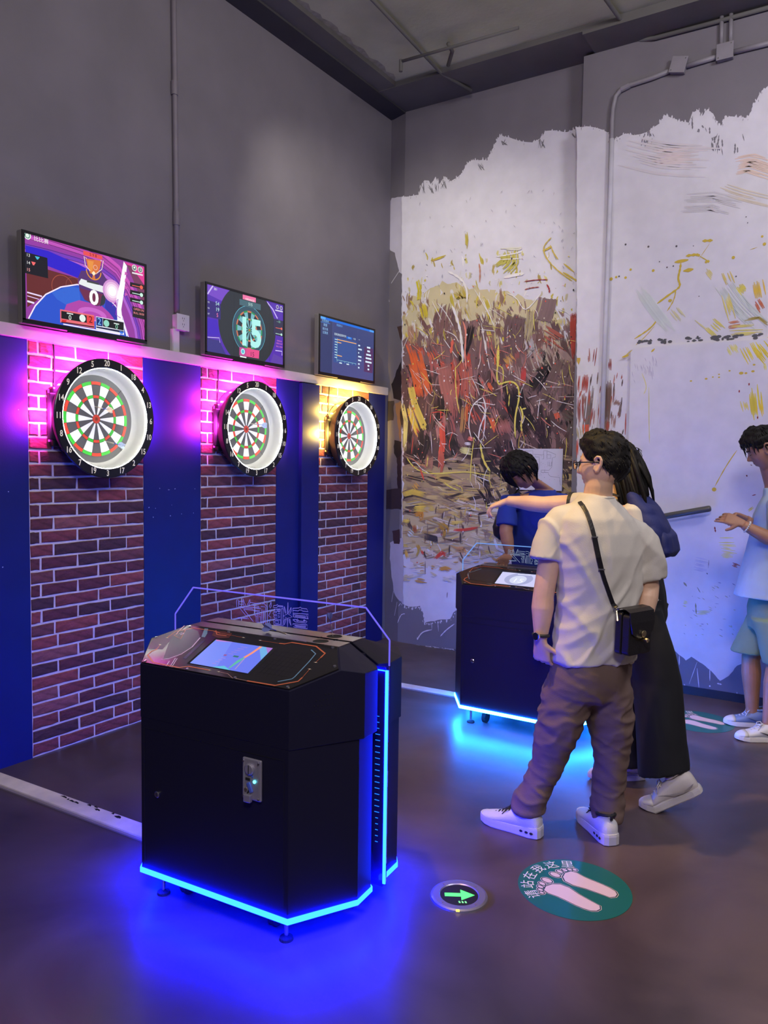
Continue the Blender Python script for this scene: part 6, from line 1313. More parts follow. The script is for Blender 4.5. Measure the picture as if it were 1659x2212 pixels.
# ---------------------------------------------------------------- man in white tee, back to the camera
def man_white():
    t = person('man in white T-shirt and brown trousers, back to the camera', (2.60, 3.10, 0))
    H = 3.16; fc = (DEPTH*.906-RIGHT*.423).normalized(); rt = V((fc.y, -fc.x, 0))
    P = lambda x, y, d=0.: at(x, y, H+d)
    hc = P(1301, 1004); M = frame((-1, .01), .02, .04)
    b = MB(); add_head(b, hc, M, .985)
    nb = P(1291, 1078, .01); b.loft([(P(1284, 1105, .02), rt*.10, fc*.07), (nb, rt*.060, fc*.060), (P(1293, 1050, .0), rt*.055, fc*.058), (P(1298, 1018, .0), rt*.052, fc*.056)], 20)
    lsh, rsh = P(1202, 1122, -.01), P(1388, 1152, .03); b.loft([(lsh, UP*.035, fc*.04), (P(1290, 1128), UP*.055, fc*.055), (rsh, UP*.032, fc*.035)], 16)
    le, lw = P(1174, 1285, -.03), P(1168, 1378, -.04)
    limb(b, [lsh, mid(lsh, le, .5), le, mid(le, lw, .3), mid(le, lw, .75), lw], [.045, .045, .043, .046, .034, .027])
    add_hand(b, P(1168, 1384, -.04), P(1172, 1440, -.02)-P(1168, 1384, -.04), rt*.7+fc*.3, 1, (.5, .6, .65, .7), .9, .96)
    re, rw = P(1402, 1268, .05), P(1392, 1345, .0)
    limb(b, [rsh, mid(rsh, re), re, mid(re, rw, .3), rw], [.040, .042, .042, .043, .027]); add_hand(b, rw, P(1380, 1400, -.02)-rw, -rt*.8+fc*.2, -1, (.4, .5, .5, .6), .8, .96)
    # hips and legs inside the trousers
    hip = P(1280, 1440, .02); b.loft([(P(1290, 1160, .01), rt*.13, fc*.085), (P(1287, 1300, .01), rt*.125, fc*.085), (hip, rt*.14, fc*.10)], 18)
    la, ra = P(1142, 1735, .03), P(1311, 1750, .02); lk, rk = P(1200, 1595, .0), P(1320, 1600, .03)
    limb(b, [P(1240, 1460, .0), P(1212, 1540, .0), lk, P(1187, 1640, .02), la, la-UP*.06], [.07, .065, .05, .048, .036, .036]); limb(b, [P(1312, 1460, .03), P(1318, 1540, .03), rk, P(1318, 1650, .03), ra, ra-UP*.06], [.07, .065, .05, .048, .036, .036])
    body = organic('body', b, .0042, 2, SKIN2, t)
    # T-shirt
    s = MB(); sec = lambda x, y, a, b_, d=0.: (P(x, y, d), rt*a, fc*b_)
    s.loft([sec(1279, 1424, .186, .128, .01), sec(1281, 1400, .185, .128, .01), sec(1286, 1340, .176, .124, .01), sec(1292, 1270, .180, .122, .01), sec(1298, 1195, .192, .122, .0), sec(1297, 1150, .196, .112, .0), sec(1294, 1120, .175, .098, .0), sec(1291, 1098, .125, .082, .005), sec(1290, 1083, .080, .070, .005), sec(1291, 1072, .064, .062, .005)], 32, 2.3)
    limb(s, [P(1240, 1118, .0), P(1211, 1124, -.005), P(1193, 1142, -.015), P(1181, 1175, -.02), P(1176, 1210, -.03)], [.055, .058, .060, .062, .065], 24)
    limb(s, [P(1345, 1136, .02), P(1377, 1150, .03), P(1394, 1172, .035), P(1402, 1205, .04), P(1405, 1249, .05)], [.055, .056, .058, .058, .060], 24)
    def fold(p):
        a = (p-P(1290, 1250)).dot(rt); zz = p.z
        w = a*10+zz*3.; r1 = 1-abs(noise.noise(V((w*.8, zz*2.0, 2))))*6; r2 = 1-abs(noise.noise(V((a*10-zz*7, zz*4.5, 7))))*5
        side_ = sst(.10, .19, abs(a))
        return .013*noise.noise(V((a*7, zz*2.6, 2)))+.0095*max(0, r1)*(.5+.5*side_)+.0085*max(0, r2)*(.3+.7*sst(1.25, .95, zz))+.005*math.sin(16*zz+12*a)*sst(.98, .80, zz)
    sh = organic('t_shirt', s, .0075, 5, M_tee, t, fold)
    ring_ = [P(1290, 1078, .005)+rt*.066*math.cos(a)+fc*.064*math.sin(a)+UP*(.012*math.sin(a)*-.6) for a in [2*PI*i/28 for i in range(29)]]
    part('collar', MB().tube(ring_, .0065, n=8), M_tee, sh, t, smooth=True)
    # trousers
    M_br = mat('brown_twill', srgb(116, 94, 88), .85, var=.08, vscale=9, bump=.15, bscale=240)
    q = MB(); q.loft([sec(1281, 1404, .168, .115, .01), sec(1279, 1440, .178, .125, .01), sec(1273, 1475, .180, .122, .01), sec(1271, 1500, .160, .108, .01), sec(1270, 1512, .120, .085, .01)], 30, 2.3)
    q.loft([(P(1245, 1430, .0), rt*.080, fc*.09), (P(1231, 1485, .0), rt*.104, fc*.112), (P(1217, 1540, .0), rt*.100, fc*.104), (P(1200, 1595, .0), rt*.080, fc*.086), (P(1187, 1640, .02), rt*.070, fc*.076), (P(1165, 1690, .03), rt*.066, fc*.072), (P(1147, 1722, .03), rt*.068, fc*.076), (P(1140, 1752, .03), rt*.066, fc*.070)], 26)
    q.loft([(P(1305, 1430, .03), rt*.080, fc*.09), (P(1309, 1485, .03), rt*.100, fc*.110), (P(1316, 1540, .03), rt*.090, fc*.100), (P(1320, 1600, .03), rt*.075, fc*.085), (P(1318, 1650, .03), rt*.066, fc*.074), (P(1313, 1700, .03), rt*.061, fc*.070), (P(1311, 1740, .02), rt*.063, fc*.072), (P(1311, 1768, .01), rt*.060, fc*.068)], 26)
    def tf(p):
        lo = sst(.55, .12, p.z); kn = G(p.z-.50, .12)
        d1 = noise.noise(V((p.x*10+p.z*9, p.y*10, p.z*19))); d2 = noise.noise(V((p.x*13-p.z*12, p.y*13+3, p.z*15)))
        return .009*lo*max(0, 1-abs(d1)*3.2)*.8-.002*lo+.009*kn*max(0, 1-abs(d2)*3)+.006*noise.noise(V((p.x*9+p.z*5, p.y*9, p.z*5)))+.004*max(0, 1-abs(noise.noise(V((p.x*8+p.z*14, p.y*8, p.z*8))))*3)*sst(.95, .6, p.z)
    tr = organic('trousers', q, .0075, 9, M_br, t, tf)
    for (x0, y0, x1, y1) in ((1182, 1412, 1180, 1450),):
        pts = [on_mesh(tr, x0+(x1-x0)*i/5, y0+(y1-y0)*i/5, .002) for i in range(6)]; pts = [p for p in pts if p]
        if len(pts) > 1: part('pocket_seam', MB().tube(pts, .0035, n=6), mat('dark_brown_seam', srgb(60, 46, 44), .8), tr, t)
    # hair, short faded sides
    hl = lambda az: (.056 if az < .6 else .056-.050*(az-.6)/.7 if az < 1.3 else .006-.05*sst(1.5, 2.2, az)-.030*sst(2.1, PI, az))
    th = lambda a, z: .010+.020*sst(.02, .09, z)+.006*sst(1.0, 0., abs(a))
    hm = add_hair(hc, M, .985, hl, th, 3, 420, lambda th_, ph: (.25*math.sin(th_+.5), -.55 if abs(th_) < 1.4 and ph > .5 else .45), .003, .034, .0030)
    part('hair', hm, HAIR, t, t, smooth=True)
    # glasses
    g = MB(); L_ = lambda x, y, z: hc+M @ (V((x, y, z))*.985)
    for sx in (-1, 1):
        g.tube([L_(sx*(.034+.026*math.cos(a)), .107-.004*abs(math.cos(a)), -.001+.019*math.sin(a)) for a in [2*PI*i/20 for i in range(21)]], .0019, n=6)
        g.tube([L_(sx*.060, .104, .006), L_(sx*.074, .088, .007), L_(sx*.082, .03, .007), L_(sx*.083, -.01, .006), L_(sx*.078, -.035, -.016), L_(sx*.075, -.045, -.030)], [.0022, .0024, .0026, .0026, .0026, .0022], n=8)
    g.tube([L_(-.010, .108, .004), L_(0, .111, .007), L_(.010, .108, .004)], .0016, n=6)
    gl = part('glasses', g, M_blackgloss, t, t, smooth=True)
    for sx in (-1, 1): part('lens', MB().loft([(L_(sx*.034, .1045, -.001), M @ V((.025, 0, 0)), M @ V((0, 0, .018))), (L_(sx*.034, .1060, -.001), M @ V((.025, 0, 0)), M @ V((0, 0, .018)))], 20), M_lens, gl, t)
    # wrist watch
    wd = (lw-le).normalized(); a0 = wd.orthogonal().normalized(); b0 = wd.cross(a0); c0 = mid(le, lw, .93)
    wt = part('wrist_watch', MB().tube([c0+a0*.030*math.cos(a)+b0*.030*math.sin(a) for a in [2*PI*i/20 for i in range(21)]], .0075, n=8), M_blackmatt, t, t, smooth=True)
    cw = c0-DEPTH*.024-RIGHT*.020; part('watch_case', MB().cyl(cw, cw+(-DEPTH*.6-RIGHT*.8)*.010, .017, n=18), M_chrome, wt, t, bevel=.002)
    W1, W2, W3 = mat('white_shoe_mesh', srgb(222, 220, 226), .7, bump=.25, bscale=300), mat('white_shoe_foam', srgb(214, 212, 220), .6), M_blackmatt
    shoe(t, (2.262, 3.02), (2.545, 3.005), (W1, W2, W3, M_blackmatt), 'white runner with black laces, pointing left')
    shoe(t, (2.615, 3.300), (2.812, 3.098), (W1, W2, W3, M_blackmatt), 'white runner with black laces, seen from the heel')
    return t, sh
man, tee = man_white()
# shoulder bag carried by the man in white
def shoulder_bag():
    c = at(1372, 1362, 3.02); t = thing('shoulder_bag', 'small black leather shoulder bag hanging on the back of the man in white', 'bag', c)
    n = (-DEPTH*.80+RIGHT*.60).normalized(); u = V((-n.y, n.x, 0)); M = Matrix((u, UP, n)).transposed()   # u along the front, n out of it
    M_lea = mat('black_leather', (.012, .010, .012), .38, bump=.15, bscale=220); M_gold = mat('pale_gold', srgb(226, 206, 160), .25, metal=1)
    Bx = lambda a, b, d: M @ V((a, b, d))
    def slab_(prof, d0, d1): 
        m_ = MB(); m_.slab([Bx(a, b, d0) for a, b in prof], n, d1-d0); return m_
    pr = [(-.078, -.080), (-.066, -.092), (.066, -.092), (.078, -.080), (.074, .070), (.062, .082), (-.062, .082), (-.074, .070)]
    link('bag_back', slab_(pr, -.042, -.012).mesh('b'), M_lea, t, bevel=.006, seg=3); link('bag_front', slab_([(a*.98, b*.96-.003) for a, b in pr], -.010, .026).mesh('b'), M_lea, t, bevel=.007, seg=3)
    f = MB(); fl = [(.0, .084, -.040), (.0, .094, -.020), (.0, .092, .010), (.0, .082, .030), (.0, .04, .036), (.0, .0, .036)]
    vs = []; 
    for i, (_, b, d) in enumerate(fl):
        w = .078 if i < 5 else .066
        vs += [Bx(-w, b, d), Bx(w, b, d), Bx(-w, b-.003*(i > 3), d-.004), Bx(w, b-.003*(i > 3), d-.004)]
    vs += [Bx(-.03, -.022, .037), Bx(.03, -.022, .037), Bx(-.03, -.022, .033), Bx(.03, -.022, .033)]
    k = len(fl)+1; fs = []
    for i in range(k-1): fs += [(4*i, 4*i+1, 4*i+5, 4*i+4)[::-1], (4*i+2, 4*i+6, 4*i+7, 4*i+3)[::-1], (4*i, 4*i+4, 4*i+6, 4*i+2)[::-1], (4*i+1, 4*i+3, 4*i+7, 4*i+5)[::-1]]
    fs += [(0, 2, 3, 1)[::-1], (4*(k-1), 4*k-3, 4*k-1, 4*k-2)[::-1]]
    flp = link('flap', f.add(vs, fs).mesh('f'), M_lea, t, bevel=.0015)
    cl = MB(); cl.cyl(Bx(.0, -.006, .036), Bx(.0, -.006, .043), .014, n=20); link('clasp_plate', cl.mesh('c'), M_gold, flp, bevel=.002)
    MB().box(Bx(.004, -.03, .042), (.014, .014, .034), mtx=M @ Matrix.Rotation(.5, 3, 'Z')).build('clasp_lever', M_gold, flp, bevel=.003)
    # strap over the left shoulder and across the back
    pts = [on_mesh(tee, x, y, .006) for x, y in ((1252, 1084), (1259, 1092), (1267, 1106), (1274, 1124), (1280, 1144), (1284, 1160), (1288, 1180), (1293, 1204), (1299, 1230), (1307, 1256), (1316, 1282), (1324, 1304))]
    pts = [p-c for p in pts if p]; top = Bx(-.070, .084, -.030); pts.append(mid(pts[-1], top, .6)); 
    def band(P_, w, th_, name, m, par):
        mb = MB(); secs = []
        for i, p in enumerate(P_):
            d = (P_[min(i+1, len(P_)-1)]-P_[max(i-1, 0)]).normalized(); sdv = d.cross(-DEPTH).normalized(); secs.append((p, sdv*w, d.cross(sdv)*th_))
        mb.loft(secs, 10, 4); return link(name, mb.mesh(name), m, par)
    st = band(pts, .0085, .0022, 'strap', M_lea, t)
    i0 = 5; band(pts[i0:i0+4], .0105, .0040, 'strap_keeper', M_lea, st)
    for i in (i0, i0+3):
        p = pts[i]; MB().box(p-DEPTH*.004, (.026, .004, .006), mtx=Matrix((RIGHT, DEPTH, UP)).transposed()).build('buckle', M_chrome, st, bevel=.001)
    for p0, p1 in ((pts[-1], top), (Bx(.070, .084, -.03), Bx(.074, .088, -.03))):
        MB().tube([p0, mid(p0, p1)+RIGHT*.004, p1], .0042, n=8).build('snap_hook', M_chrome, t, smooth=True)
    dz = pts[-1]-UP*.05-DEPTH*.02; MB().tube([pts[-1], dz], [.002, .006], n=8).build('charm', M_gold, t)
    return t
shoulder_bag()

# ---------------------------------------------------------------- woman throwing, facing the dart wall
def woman():
    t = person('long-haired woman in wide black trousers stretching out her arm, wearing a navy backpack', (2.75, 3.66, 0))
    fc = V((-1, 0, 0)); rt = V((0, 1, 0)); P = at
    hc = P(1326, 1003, 3.62); M = frame((-1, .05), .0)
    rs, ls = P(1282, 1088, 3.74), P(1362, 1108, 3.44)
    b = MB(); add_head(b, hc, M, .95)
    ch = mid(rs, ls); b.loft([(ch-UP*.02, rt*.10, fc*.06), (ch+UP*.035, rt*.055, fc*.052), (mid(ch, hc, .45), rt*.048, fc*.050), (mid(ch, hc, .75), rt*.046, fc*.05)], 18)
    b.loft([(rs, UP*.042, fc*.045), (ch-UP*.02, UP*.035, fc*.05), (ls, UP*.036, fc*.04)], 16)
    el, wr = P(1172, 1090, 3.86), P(1097, 1082, 3.95)
    limb(b, [rs, mid(rs, el, .4), mid(rs, el, .75), el, mid(el, wr, .35), mid(el, wr, .8), wr], [.048, .047, .044, .041, .040, .029, .026])
    add_hand(b, P(1093, 1083, 3.955), P(1046, 1100, 4.0)-P(1093, 1083, 3.955), V((-.2, .1, -1)), -1, (.35, .55, .7, .75), .8, .92, .2)
    le = P(1392, 1205, 3.42); limb(b, [ls, mid(ls, le), le, P(1360, 1250, 3.45), P(1330, 1270, 3.46)], [.045, .043, .038, .036, .027]); add_hand(b, P(1328, 1272, 3.46), V((-1, 0, -.1)), V((0, 1, 0)), 1, (.5, .6, .6, .7), .8, .9)
    hip = P(1378, 1290, 3.60); b.loft([(ch-UP*.12, rt*.12, fc*.08), (mid(ch, hip), rt*.11, fc*.08), (hip, rt*.13, fc*.09)], 16)
    ra, la = V((2.695, 3.86, .11)), V((3.00, 3.585, .17)); lk = P(1418, 1470, 3.50); lh = P(1434, 1668, 3.44); rk = P(1345, 1470, 3.68); rh = P(1346, 1645, 3.72)
    limb(b, [hip+rt*.075, mid(hip+rt*.075, rk, .6), rk, rh, ra], [.07, .065, .052, .04, .034]); limb(b, [hip-rt*.075, mid(hip-rt*.075, lk, .6), lk, lh, la], [.07, .065, .052, .04, .034])
    organic('body', b, .0042, 2, SKIN2, t)
    s = MB(); lean = lambda f: mid(ch, hip, f)
    s.loft([(lean(1.0), rt*.165, fc*.12), (lean(.75), rt*.155, fc*.115), (lean(.45), rt*.165, fc*.115), (lean(.2), rt*.18, fc*.11), (ch-UP*.005, rt*.165, fc*.085), (ch+UP*.03, rt*.10, fc*.068), (ch+UP*.05, rt*.062, fc*.058)], 28, 2.3)
    sl = mid(rs, el, .42); limb(s, [rs-rt*.05, rs+fc*.015, mid(rs, sl, .6), sl], [.052, .055, .057, .058], 22)
    ll = mid(ls, le, .55); limb(s, [ls+rt*.05, ls-UP*.01, mid(ls, ll, .6), ll], [.052, .055, .056, .058], 22)
    sh = organic('t_shirt', s, .007, 4, M_tee, t, folds(.006, 9, 6, 4))
    d = (el-rs).normalized(); part('sleeve_trim', MB().loft([(sl-d*.008, UP*.0595, rt*.0575), (sl+d*.008, UP*.0595, rt*.0575)], 22), M_blackmatt, sh, t)
    part('collar_trim', MB().tube([ch+UP*(.040-.012*math.cos(a))+rt*.068*math.sin(a)-fc*.066*math.cos(a) for a in [2*PI*i/24 for i in range(25)]], .006, n=8), M_blackmatt, sh, t, smooth=True)
    q = MB(); M_bk = mat('black_wide_cloth', (.009, .009, .014), .8, var=.1, vscale=6)
    q.loft([(hip+UP*.10, rt*.135, fc*.105), (hip+UP*.03, rt*.16, fc*.12), (hip-UP*.08, rt*.175, fc*.135), (hip-UP*.14, rt*.15, fc*.12)], 26)
    q.loft([(hip-rt*.075-UP*.03, rt*.10, fc*.125), (mid(hip-rt*.075, lk, .6), rt*.10, fc*.125), (lk, rt*.095, fc*.115), (mid(lk, lh), rt*.095, fc*.112), (lh, rt*.095+UP*.0, fc*.112-UP*.035)], 24)
    q.loft([(hip+rt*.075-UP*.03, rt*.10, fc*.125), (mid(hip+rt*.075, rk, .6), rt*.10, fc*.12), (rk, rt*.095, fc*.11), (rh, rt*.095, fc*.112)], 24)
    organic('wide_trousers', q, .008, 4, M_bk, t, folds(.008, 8, 3, 9))
    hl = lambda az: (.055 if az < .7 else .055-.06*sst(.7, 1.3, az)-.09*sst(1.3, 1.9, az))
    hm = add_hair(hc, M, .95, hl, lambda a, z: .020, 8, 160, lambda a, p: (.1, .8), .003, .06)
    nape = hc-fc*.085-UP*.02                    # long hair down the back, in locks
    rh_ = random.Random(4)
    for i in range(70):
        o = rt*rh_.uniform(-.09, .09); st = hc-fc*rh_.uniform(.02, .10)+o+UP*rh_.uniform(-.05, .07); L = rh_.uniform(.16, .30); out = rh_.uniform(.0, .045)
        hm.tube([st, st-UP*L*.35-fc*(.02+out*.5), st-UP*L*.7-fc*(.035+out), st-UP*L-fc*(.05+out)+o*.1], [.010, .012, .010, .002], n=6)
    for x, y in ((1386, 980), (1387, 990), (1384, 996)): hm.tube([P(1366, 966, 3.6), P(1378, 968, 3.6), P(x, y-6, 3.6), P(x, y, 3.6)], [.002, .0018, .0015, .0005], n=5)
    hm.tube([P(1372, 1030, 3.56), P(1384, 1042, 3.54), P(1394, 1062, 3.53), P(1399, 1082, 3.53)], [.012, .016, .012, .003], n=8)
    part('hair', hm, HAIR, t, t, smooth=True)
    K1, K2, K3 = mat('off_white_leather', srgb(216, 206, 204), .55, var=.06, vscale=12), mat('cream_sole', srgb(214, 206, 206), .6), mat('grey_suede', srgb(168, 158, 158), .8)
    shoe(t, (2.500, 3.715), (2.755, 3.900), (K1, K2, K3, K1), 'chunky white sneaker, flat on the floor', kind='plain')
    shoe(t, (2.835, 3.545), (3.075, 3.60), (K1, K2, K3, K1), 'chunky white sneaker with its heel lifted', kind='plain', pitch=.55, s=1.06)
    return ch, hip, fc, rt
ch_, hip_, wf, wr_ = woman()
def backpack():
    c = mid(ch_, hip_, .20)-wf*.150+UP*.02; t = thing('backpack', 'navy blue backpack on the back of the long-haired woman', 'backpack', c)
    M_nv = mat('navy_nylon', srgb(26, 36, 104), .7, var=.1, vscale=10, bump=.2, bscale=220)
    q = MB(); q.loft([(V((.045, 0, -.15)), wr_*.12, -wf*.04), (V((.045, 0, -.13)), wr_*.14, -wf*.06), (V((.02, 0, -.02)), wr_*.145, -wf*.066), (V((-.02, 0, .07)), wr_*.13, -wf*.058), (V((-.06, 0, .13)), wr_*.10, -wf*.04), (V((-.08, 0, .155)), wr_*.06, -wf*.02)], 24, 2.8)
    o = organic('pack_body', q, .008, 4, M_nv, None, folds(.012, 7, 7, 3)); o.parent = t
    f = MB(); f.loft([(V((.085, 0, -.145)), wr_*.10, -wf*.022), (V((.092, 0, -.12)), wr_*.12, -wf*.032), (V((.080, 0, -.05)), wr_*.115, -wf*.026), (V((.065, 0, -.02)), wr_*.10, -wf*.012)], 20, 3)
    o = organic('front_pocket', f, .008, 3, M_nv, None, folds(.008, 9, 9, 6)); o.parent = t
    for s in (-1, 1):
        p0 = ch_+wr_*s*.085+V((.06, 0, .06))-c; MB().loft([(p0+wf*.0, wr_*.02, UP*.004), (p0+wf*.05+UP*.012, wr_*.022, UP*.005), (p0+wf*.10-UP*.01, wr_*.022, UP*.005-wf*.002), (p0+wf*.145-UP*.09, wr_*.022, wf*.005)], 10, 4).build('shoulder_strap', M_blackmatt, t)
    return t
backpack()

# ---------------------------------------------------------------- man in blue leaning over the far console
def man_blue():
    t = person('man in blue T-shirt looking down, leaning on the far console', (1.93, 5.05, 0)); P = at
    fc = V((-.30, -.95, 0)).normalized(); rt = V((fc.y, -fc.x, 0)); H = 4.98
    hc = P(1124, 1018, 4.86); M = frame((-.55, -.83), .85, .05)
    b = MB(); add_head(b, hc, M, .97)
    nk = P(1176, 1056, 4.97); b.loft([(nk-UP*.04, rt*.09, fc*.06), (nk, rt*.062, fc*.055), (mid(nk, hc, .4), rt*.054, fc*.052), (mid(nk, hc, .75), rt*.05, fc*.05)], 18)
    rs, ls = P(1098, 1085, 4.93), P(1212, 1082, 5.02)
    b.loft([(rs, UP*.045, fc*.05), (mid(rs, ls), UP*.06, fc*.065), (ls, UP*.045, fc*.05)], 16)
    re, rw = P(1093, 1150, 4.88), P(1101, 1196, 4.86)
    limb(b, [rs, mid(rs, re), re, mid(re, rw, .4), rw], [.048, .046, .042, .041, .028])
    add_hand(b, P(1101, 1197, 4.87), V((-.05, -.55, -.28)), V((.0, .3, -1)), -1, (.25, .28, .28, .3), .5, .95)
    le, lw = P(1222, 1150, 4.96), P(1200, 1192, 4.88)
    limb(b, [ls, mid(ls, le), le, lw], [.048, .046, .041, .028]); add_hand(b, lw, V((-.1, -.6, -.35)), V((0, .3, -1)), 1, (.25, .3, .3, .35), .5, .95)
    hip = P(1160, 1290, 5.12); b.loft([(mid(rs, ls)-UP*.12, rt*.13, fc*.085), (mid(mid(rs, ls), hip, .6), rt*.125, fc*.085), (hip, rt*.14, fc*.09)], 16)
    for s in (-1, 1):
        h0 = hip+rt*s*.09; an = V((1.98, 5.10, .1))+rt*s*.10; limb(b, [h0, mid(h0, an)+fc*.03, an, an-UP*.07], [.075, .052, .036, .036])
    organic('body', b, .0042, 2, SKIN3, t)
    M_bt = mat('blue_cotton', srgb(34, 58, 160), .85, var=.06, vscale=6, bump=.12, bscale=240)
    s = MB(); C = mid(rs, ls)
    s.loft([(mid(C, hip, .95), rt*.19, fc*.125), (mid(C, hip, .7), rt*.18, fc*.12), (mid(C, hip, .35), rt*.185, fc*.12), (C-UP*.05, rt*.185, fc*.11), (C+UP*.01, rt*.16, fc*.09), (mid(C, nk, .75), rt*.10, fc*.07), (nk-UP*.005, rt*.068, fc*.06)], 28, 2.3)
    rsl = mid(rs, re, .78); limb(s, [mid(rs, ls, .2), rs, mid(rs, rsl), rsl], [.06, .062, .064, .068], 22)
    lsl = mid(ls, le, .7); limb(s, [mid(ls, rs, .2), ls, mid(ls, lsl), lsl], [.06, .062, .064, .068], 22)
    sh = organic('t_shirt', s, .0075, 4, M_bt, t, folds(.008, 8, 5, 12))
    M_j = mat('light_denim', srgb(110, 140, 186), .85, var=.15, vscale=30)
    q = MB(); q.loft([(hip+UP*.10, rt*.155, fc*.11), (hip-UP*.02, rt*.17, fc*.12), (hip-UP*.10, rt*.16, fc*.11)], 24)
    for s_ in (-1, 1):
        h0 = hip+rt*s_*.09-UP*.03; an = V((1.98, 5.10, .10))+rt*s_*.10; q.loft([(h0, rt*.09, fc*.11), (mid(h0, an, .5)+fc*.02, rt*.078, fc*.085), (an, rt*.068, fc*.075)], 20)
    organic('jeans', q, .009, 4, M_j, t, folds(.006, 8, 9, 2))
    hl = lambda az: (.030 if az < .9 else .030-.03*sst(.9, 1.4, az)-.07*sst(1.5, 2.3, az))
    hm = add_hair(hc, M, .97, hl, lambda a, z: .022+.010*sst(.03, .1, z), 5, 260, lambda a, p: (.05, .9 if abs(a) < 1.6 else .8), .006, .075, .006)
    part('hair', hm, HAIR, t, t, smooth=True)
    S1 = mat('grey_shoe', srgb(120, 120, 126), .7)
    for s_ in (-1, 1): a = V((1.98, 5.10, 0))+rt*s_*.10; shoe(t, (a+fc*.19)[:2], (a-fc*.08)[:2], (S1, M_white, M_blackmatt, M_white), 'grey shoe hidden behind the console', kind='plain')
    return t, rs, rt, fc, hip
_, b_rs, b_rt, b_fc, b_hip = man_blue()
def sling_bag():
    c = at(1081, 1138, 5.02); t = thing('sling_bag', 'soft black bag hanging under the arm of the man in blue', 'bag', c)
    q = MB(); q.loft([(V((.01, 0, -.085)), RIGHT*.02, DEPTH*.03), (V((.0, 0, -.06)), RIGHT*.045, DEPTH*.05), (V((-.005, 0, .0)), RIGHT*.05, DEPTH*.055), (V((0, 0, .07)), RIGHT*.035, DEPTH*.04), (V((.0, 0, .09)), RIGHT*.012, DEPTH*.02)], 18)
    o = organic('bag_body', q, .007, 3, MATS['black_leather'], None, folds(.006, 12, 12, 2)); o.parent = t
    MB().tube([V((0, 0, .08)), V((.03, .03, .16)), V((.10, .05, .25))], .006, n=8).build('bag_strap', MATS['black_leather'], t, smooth=True)
sling_bag()

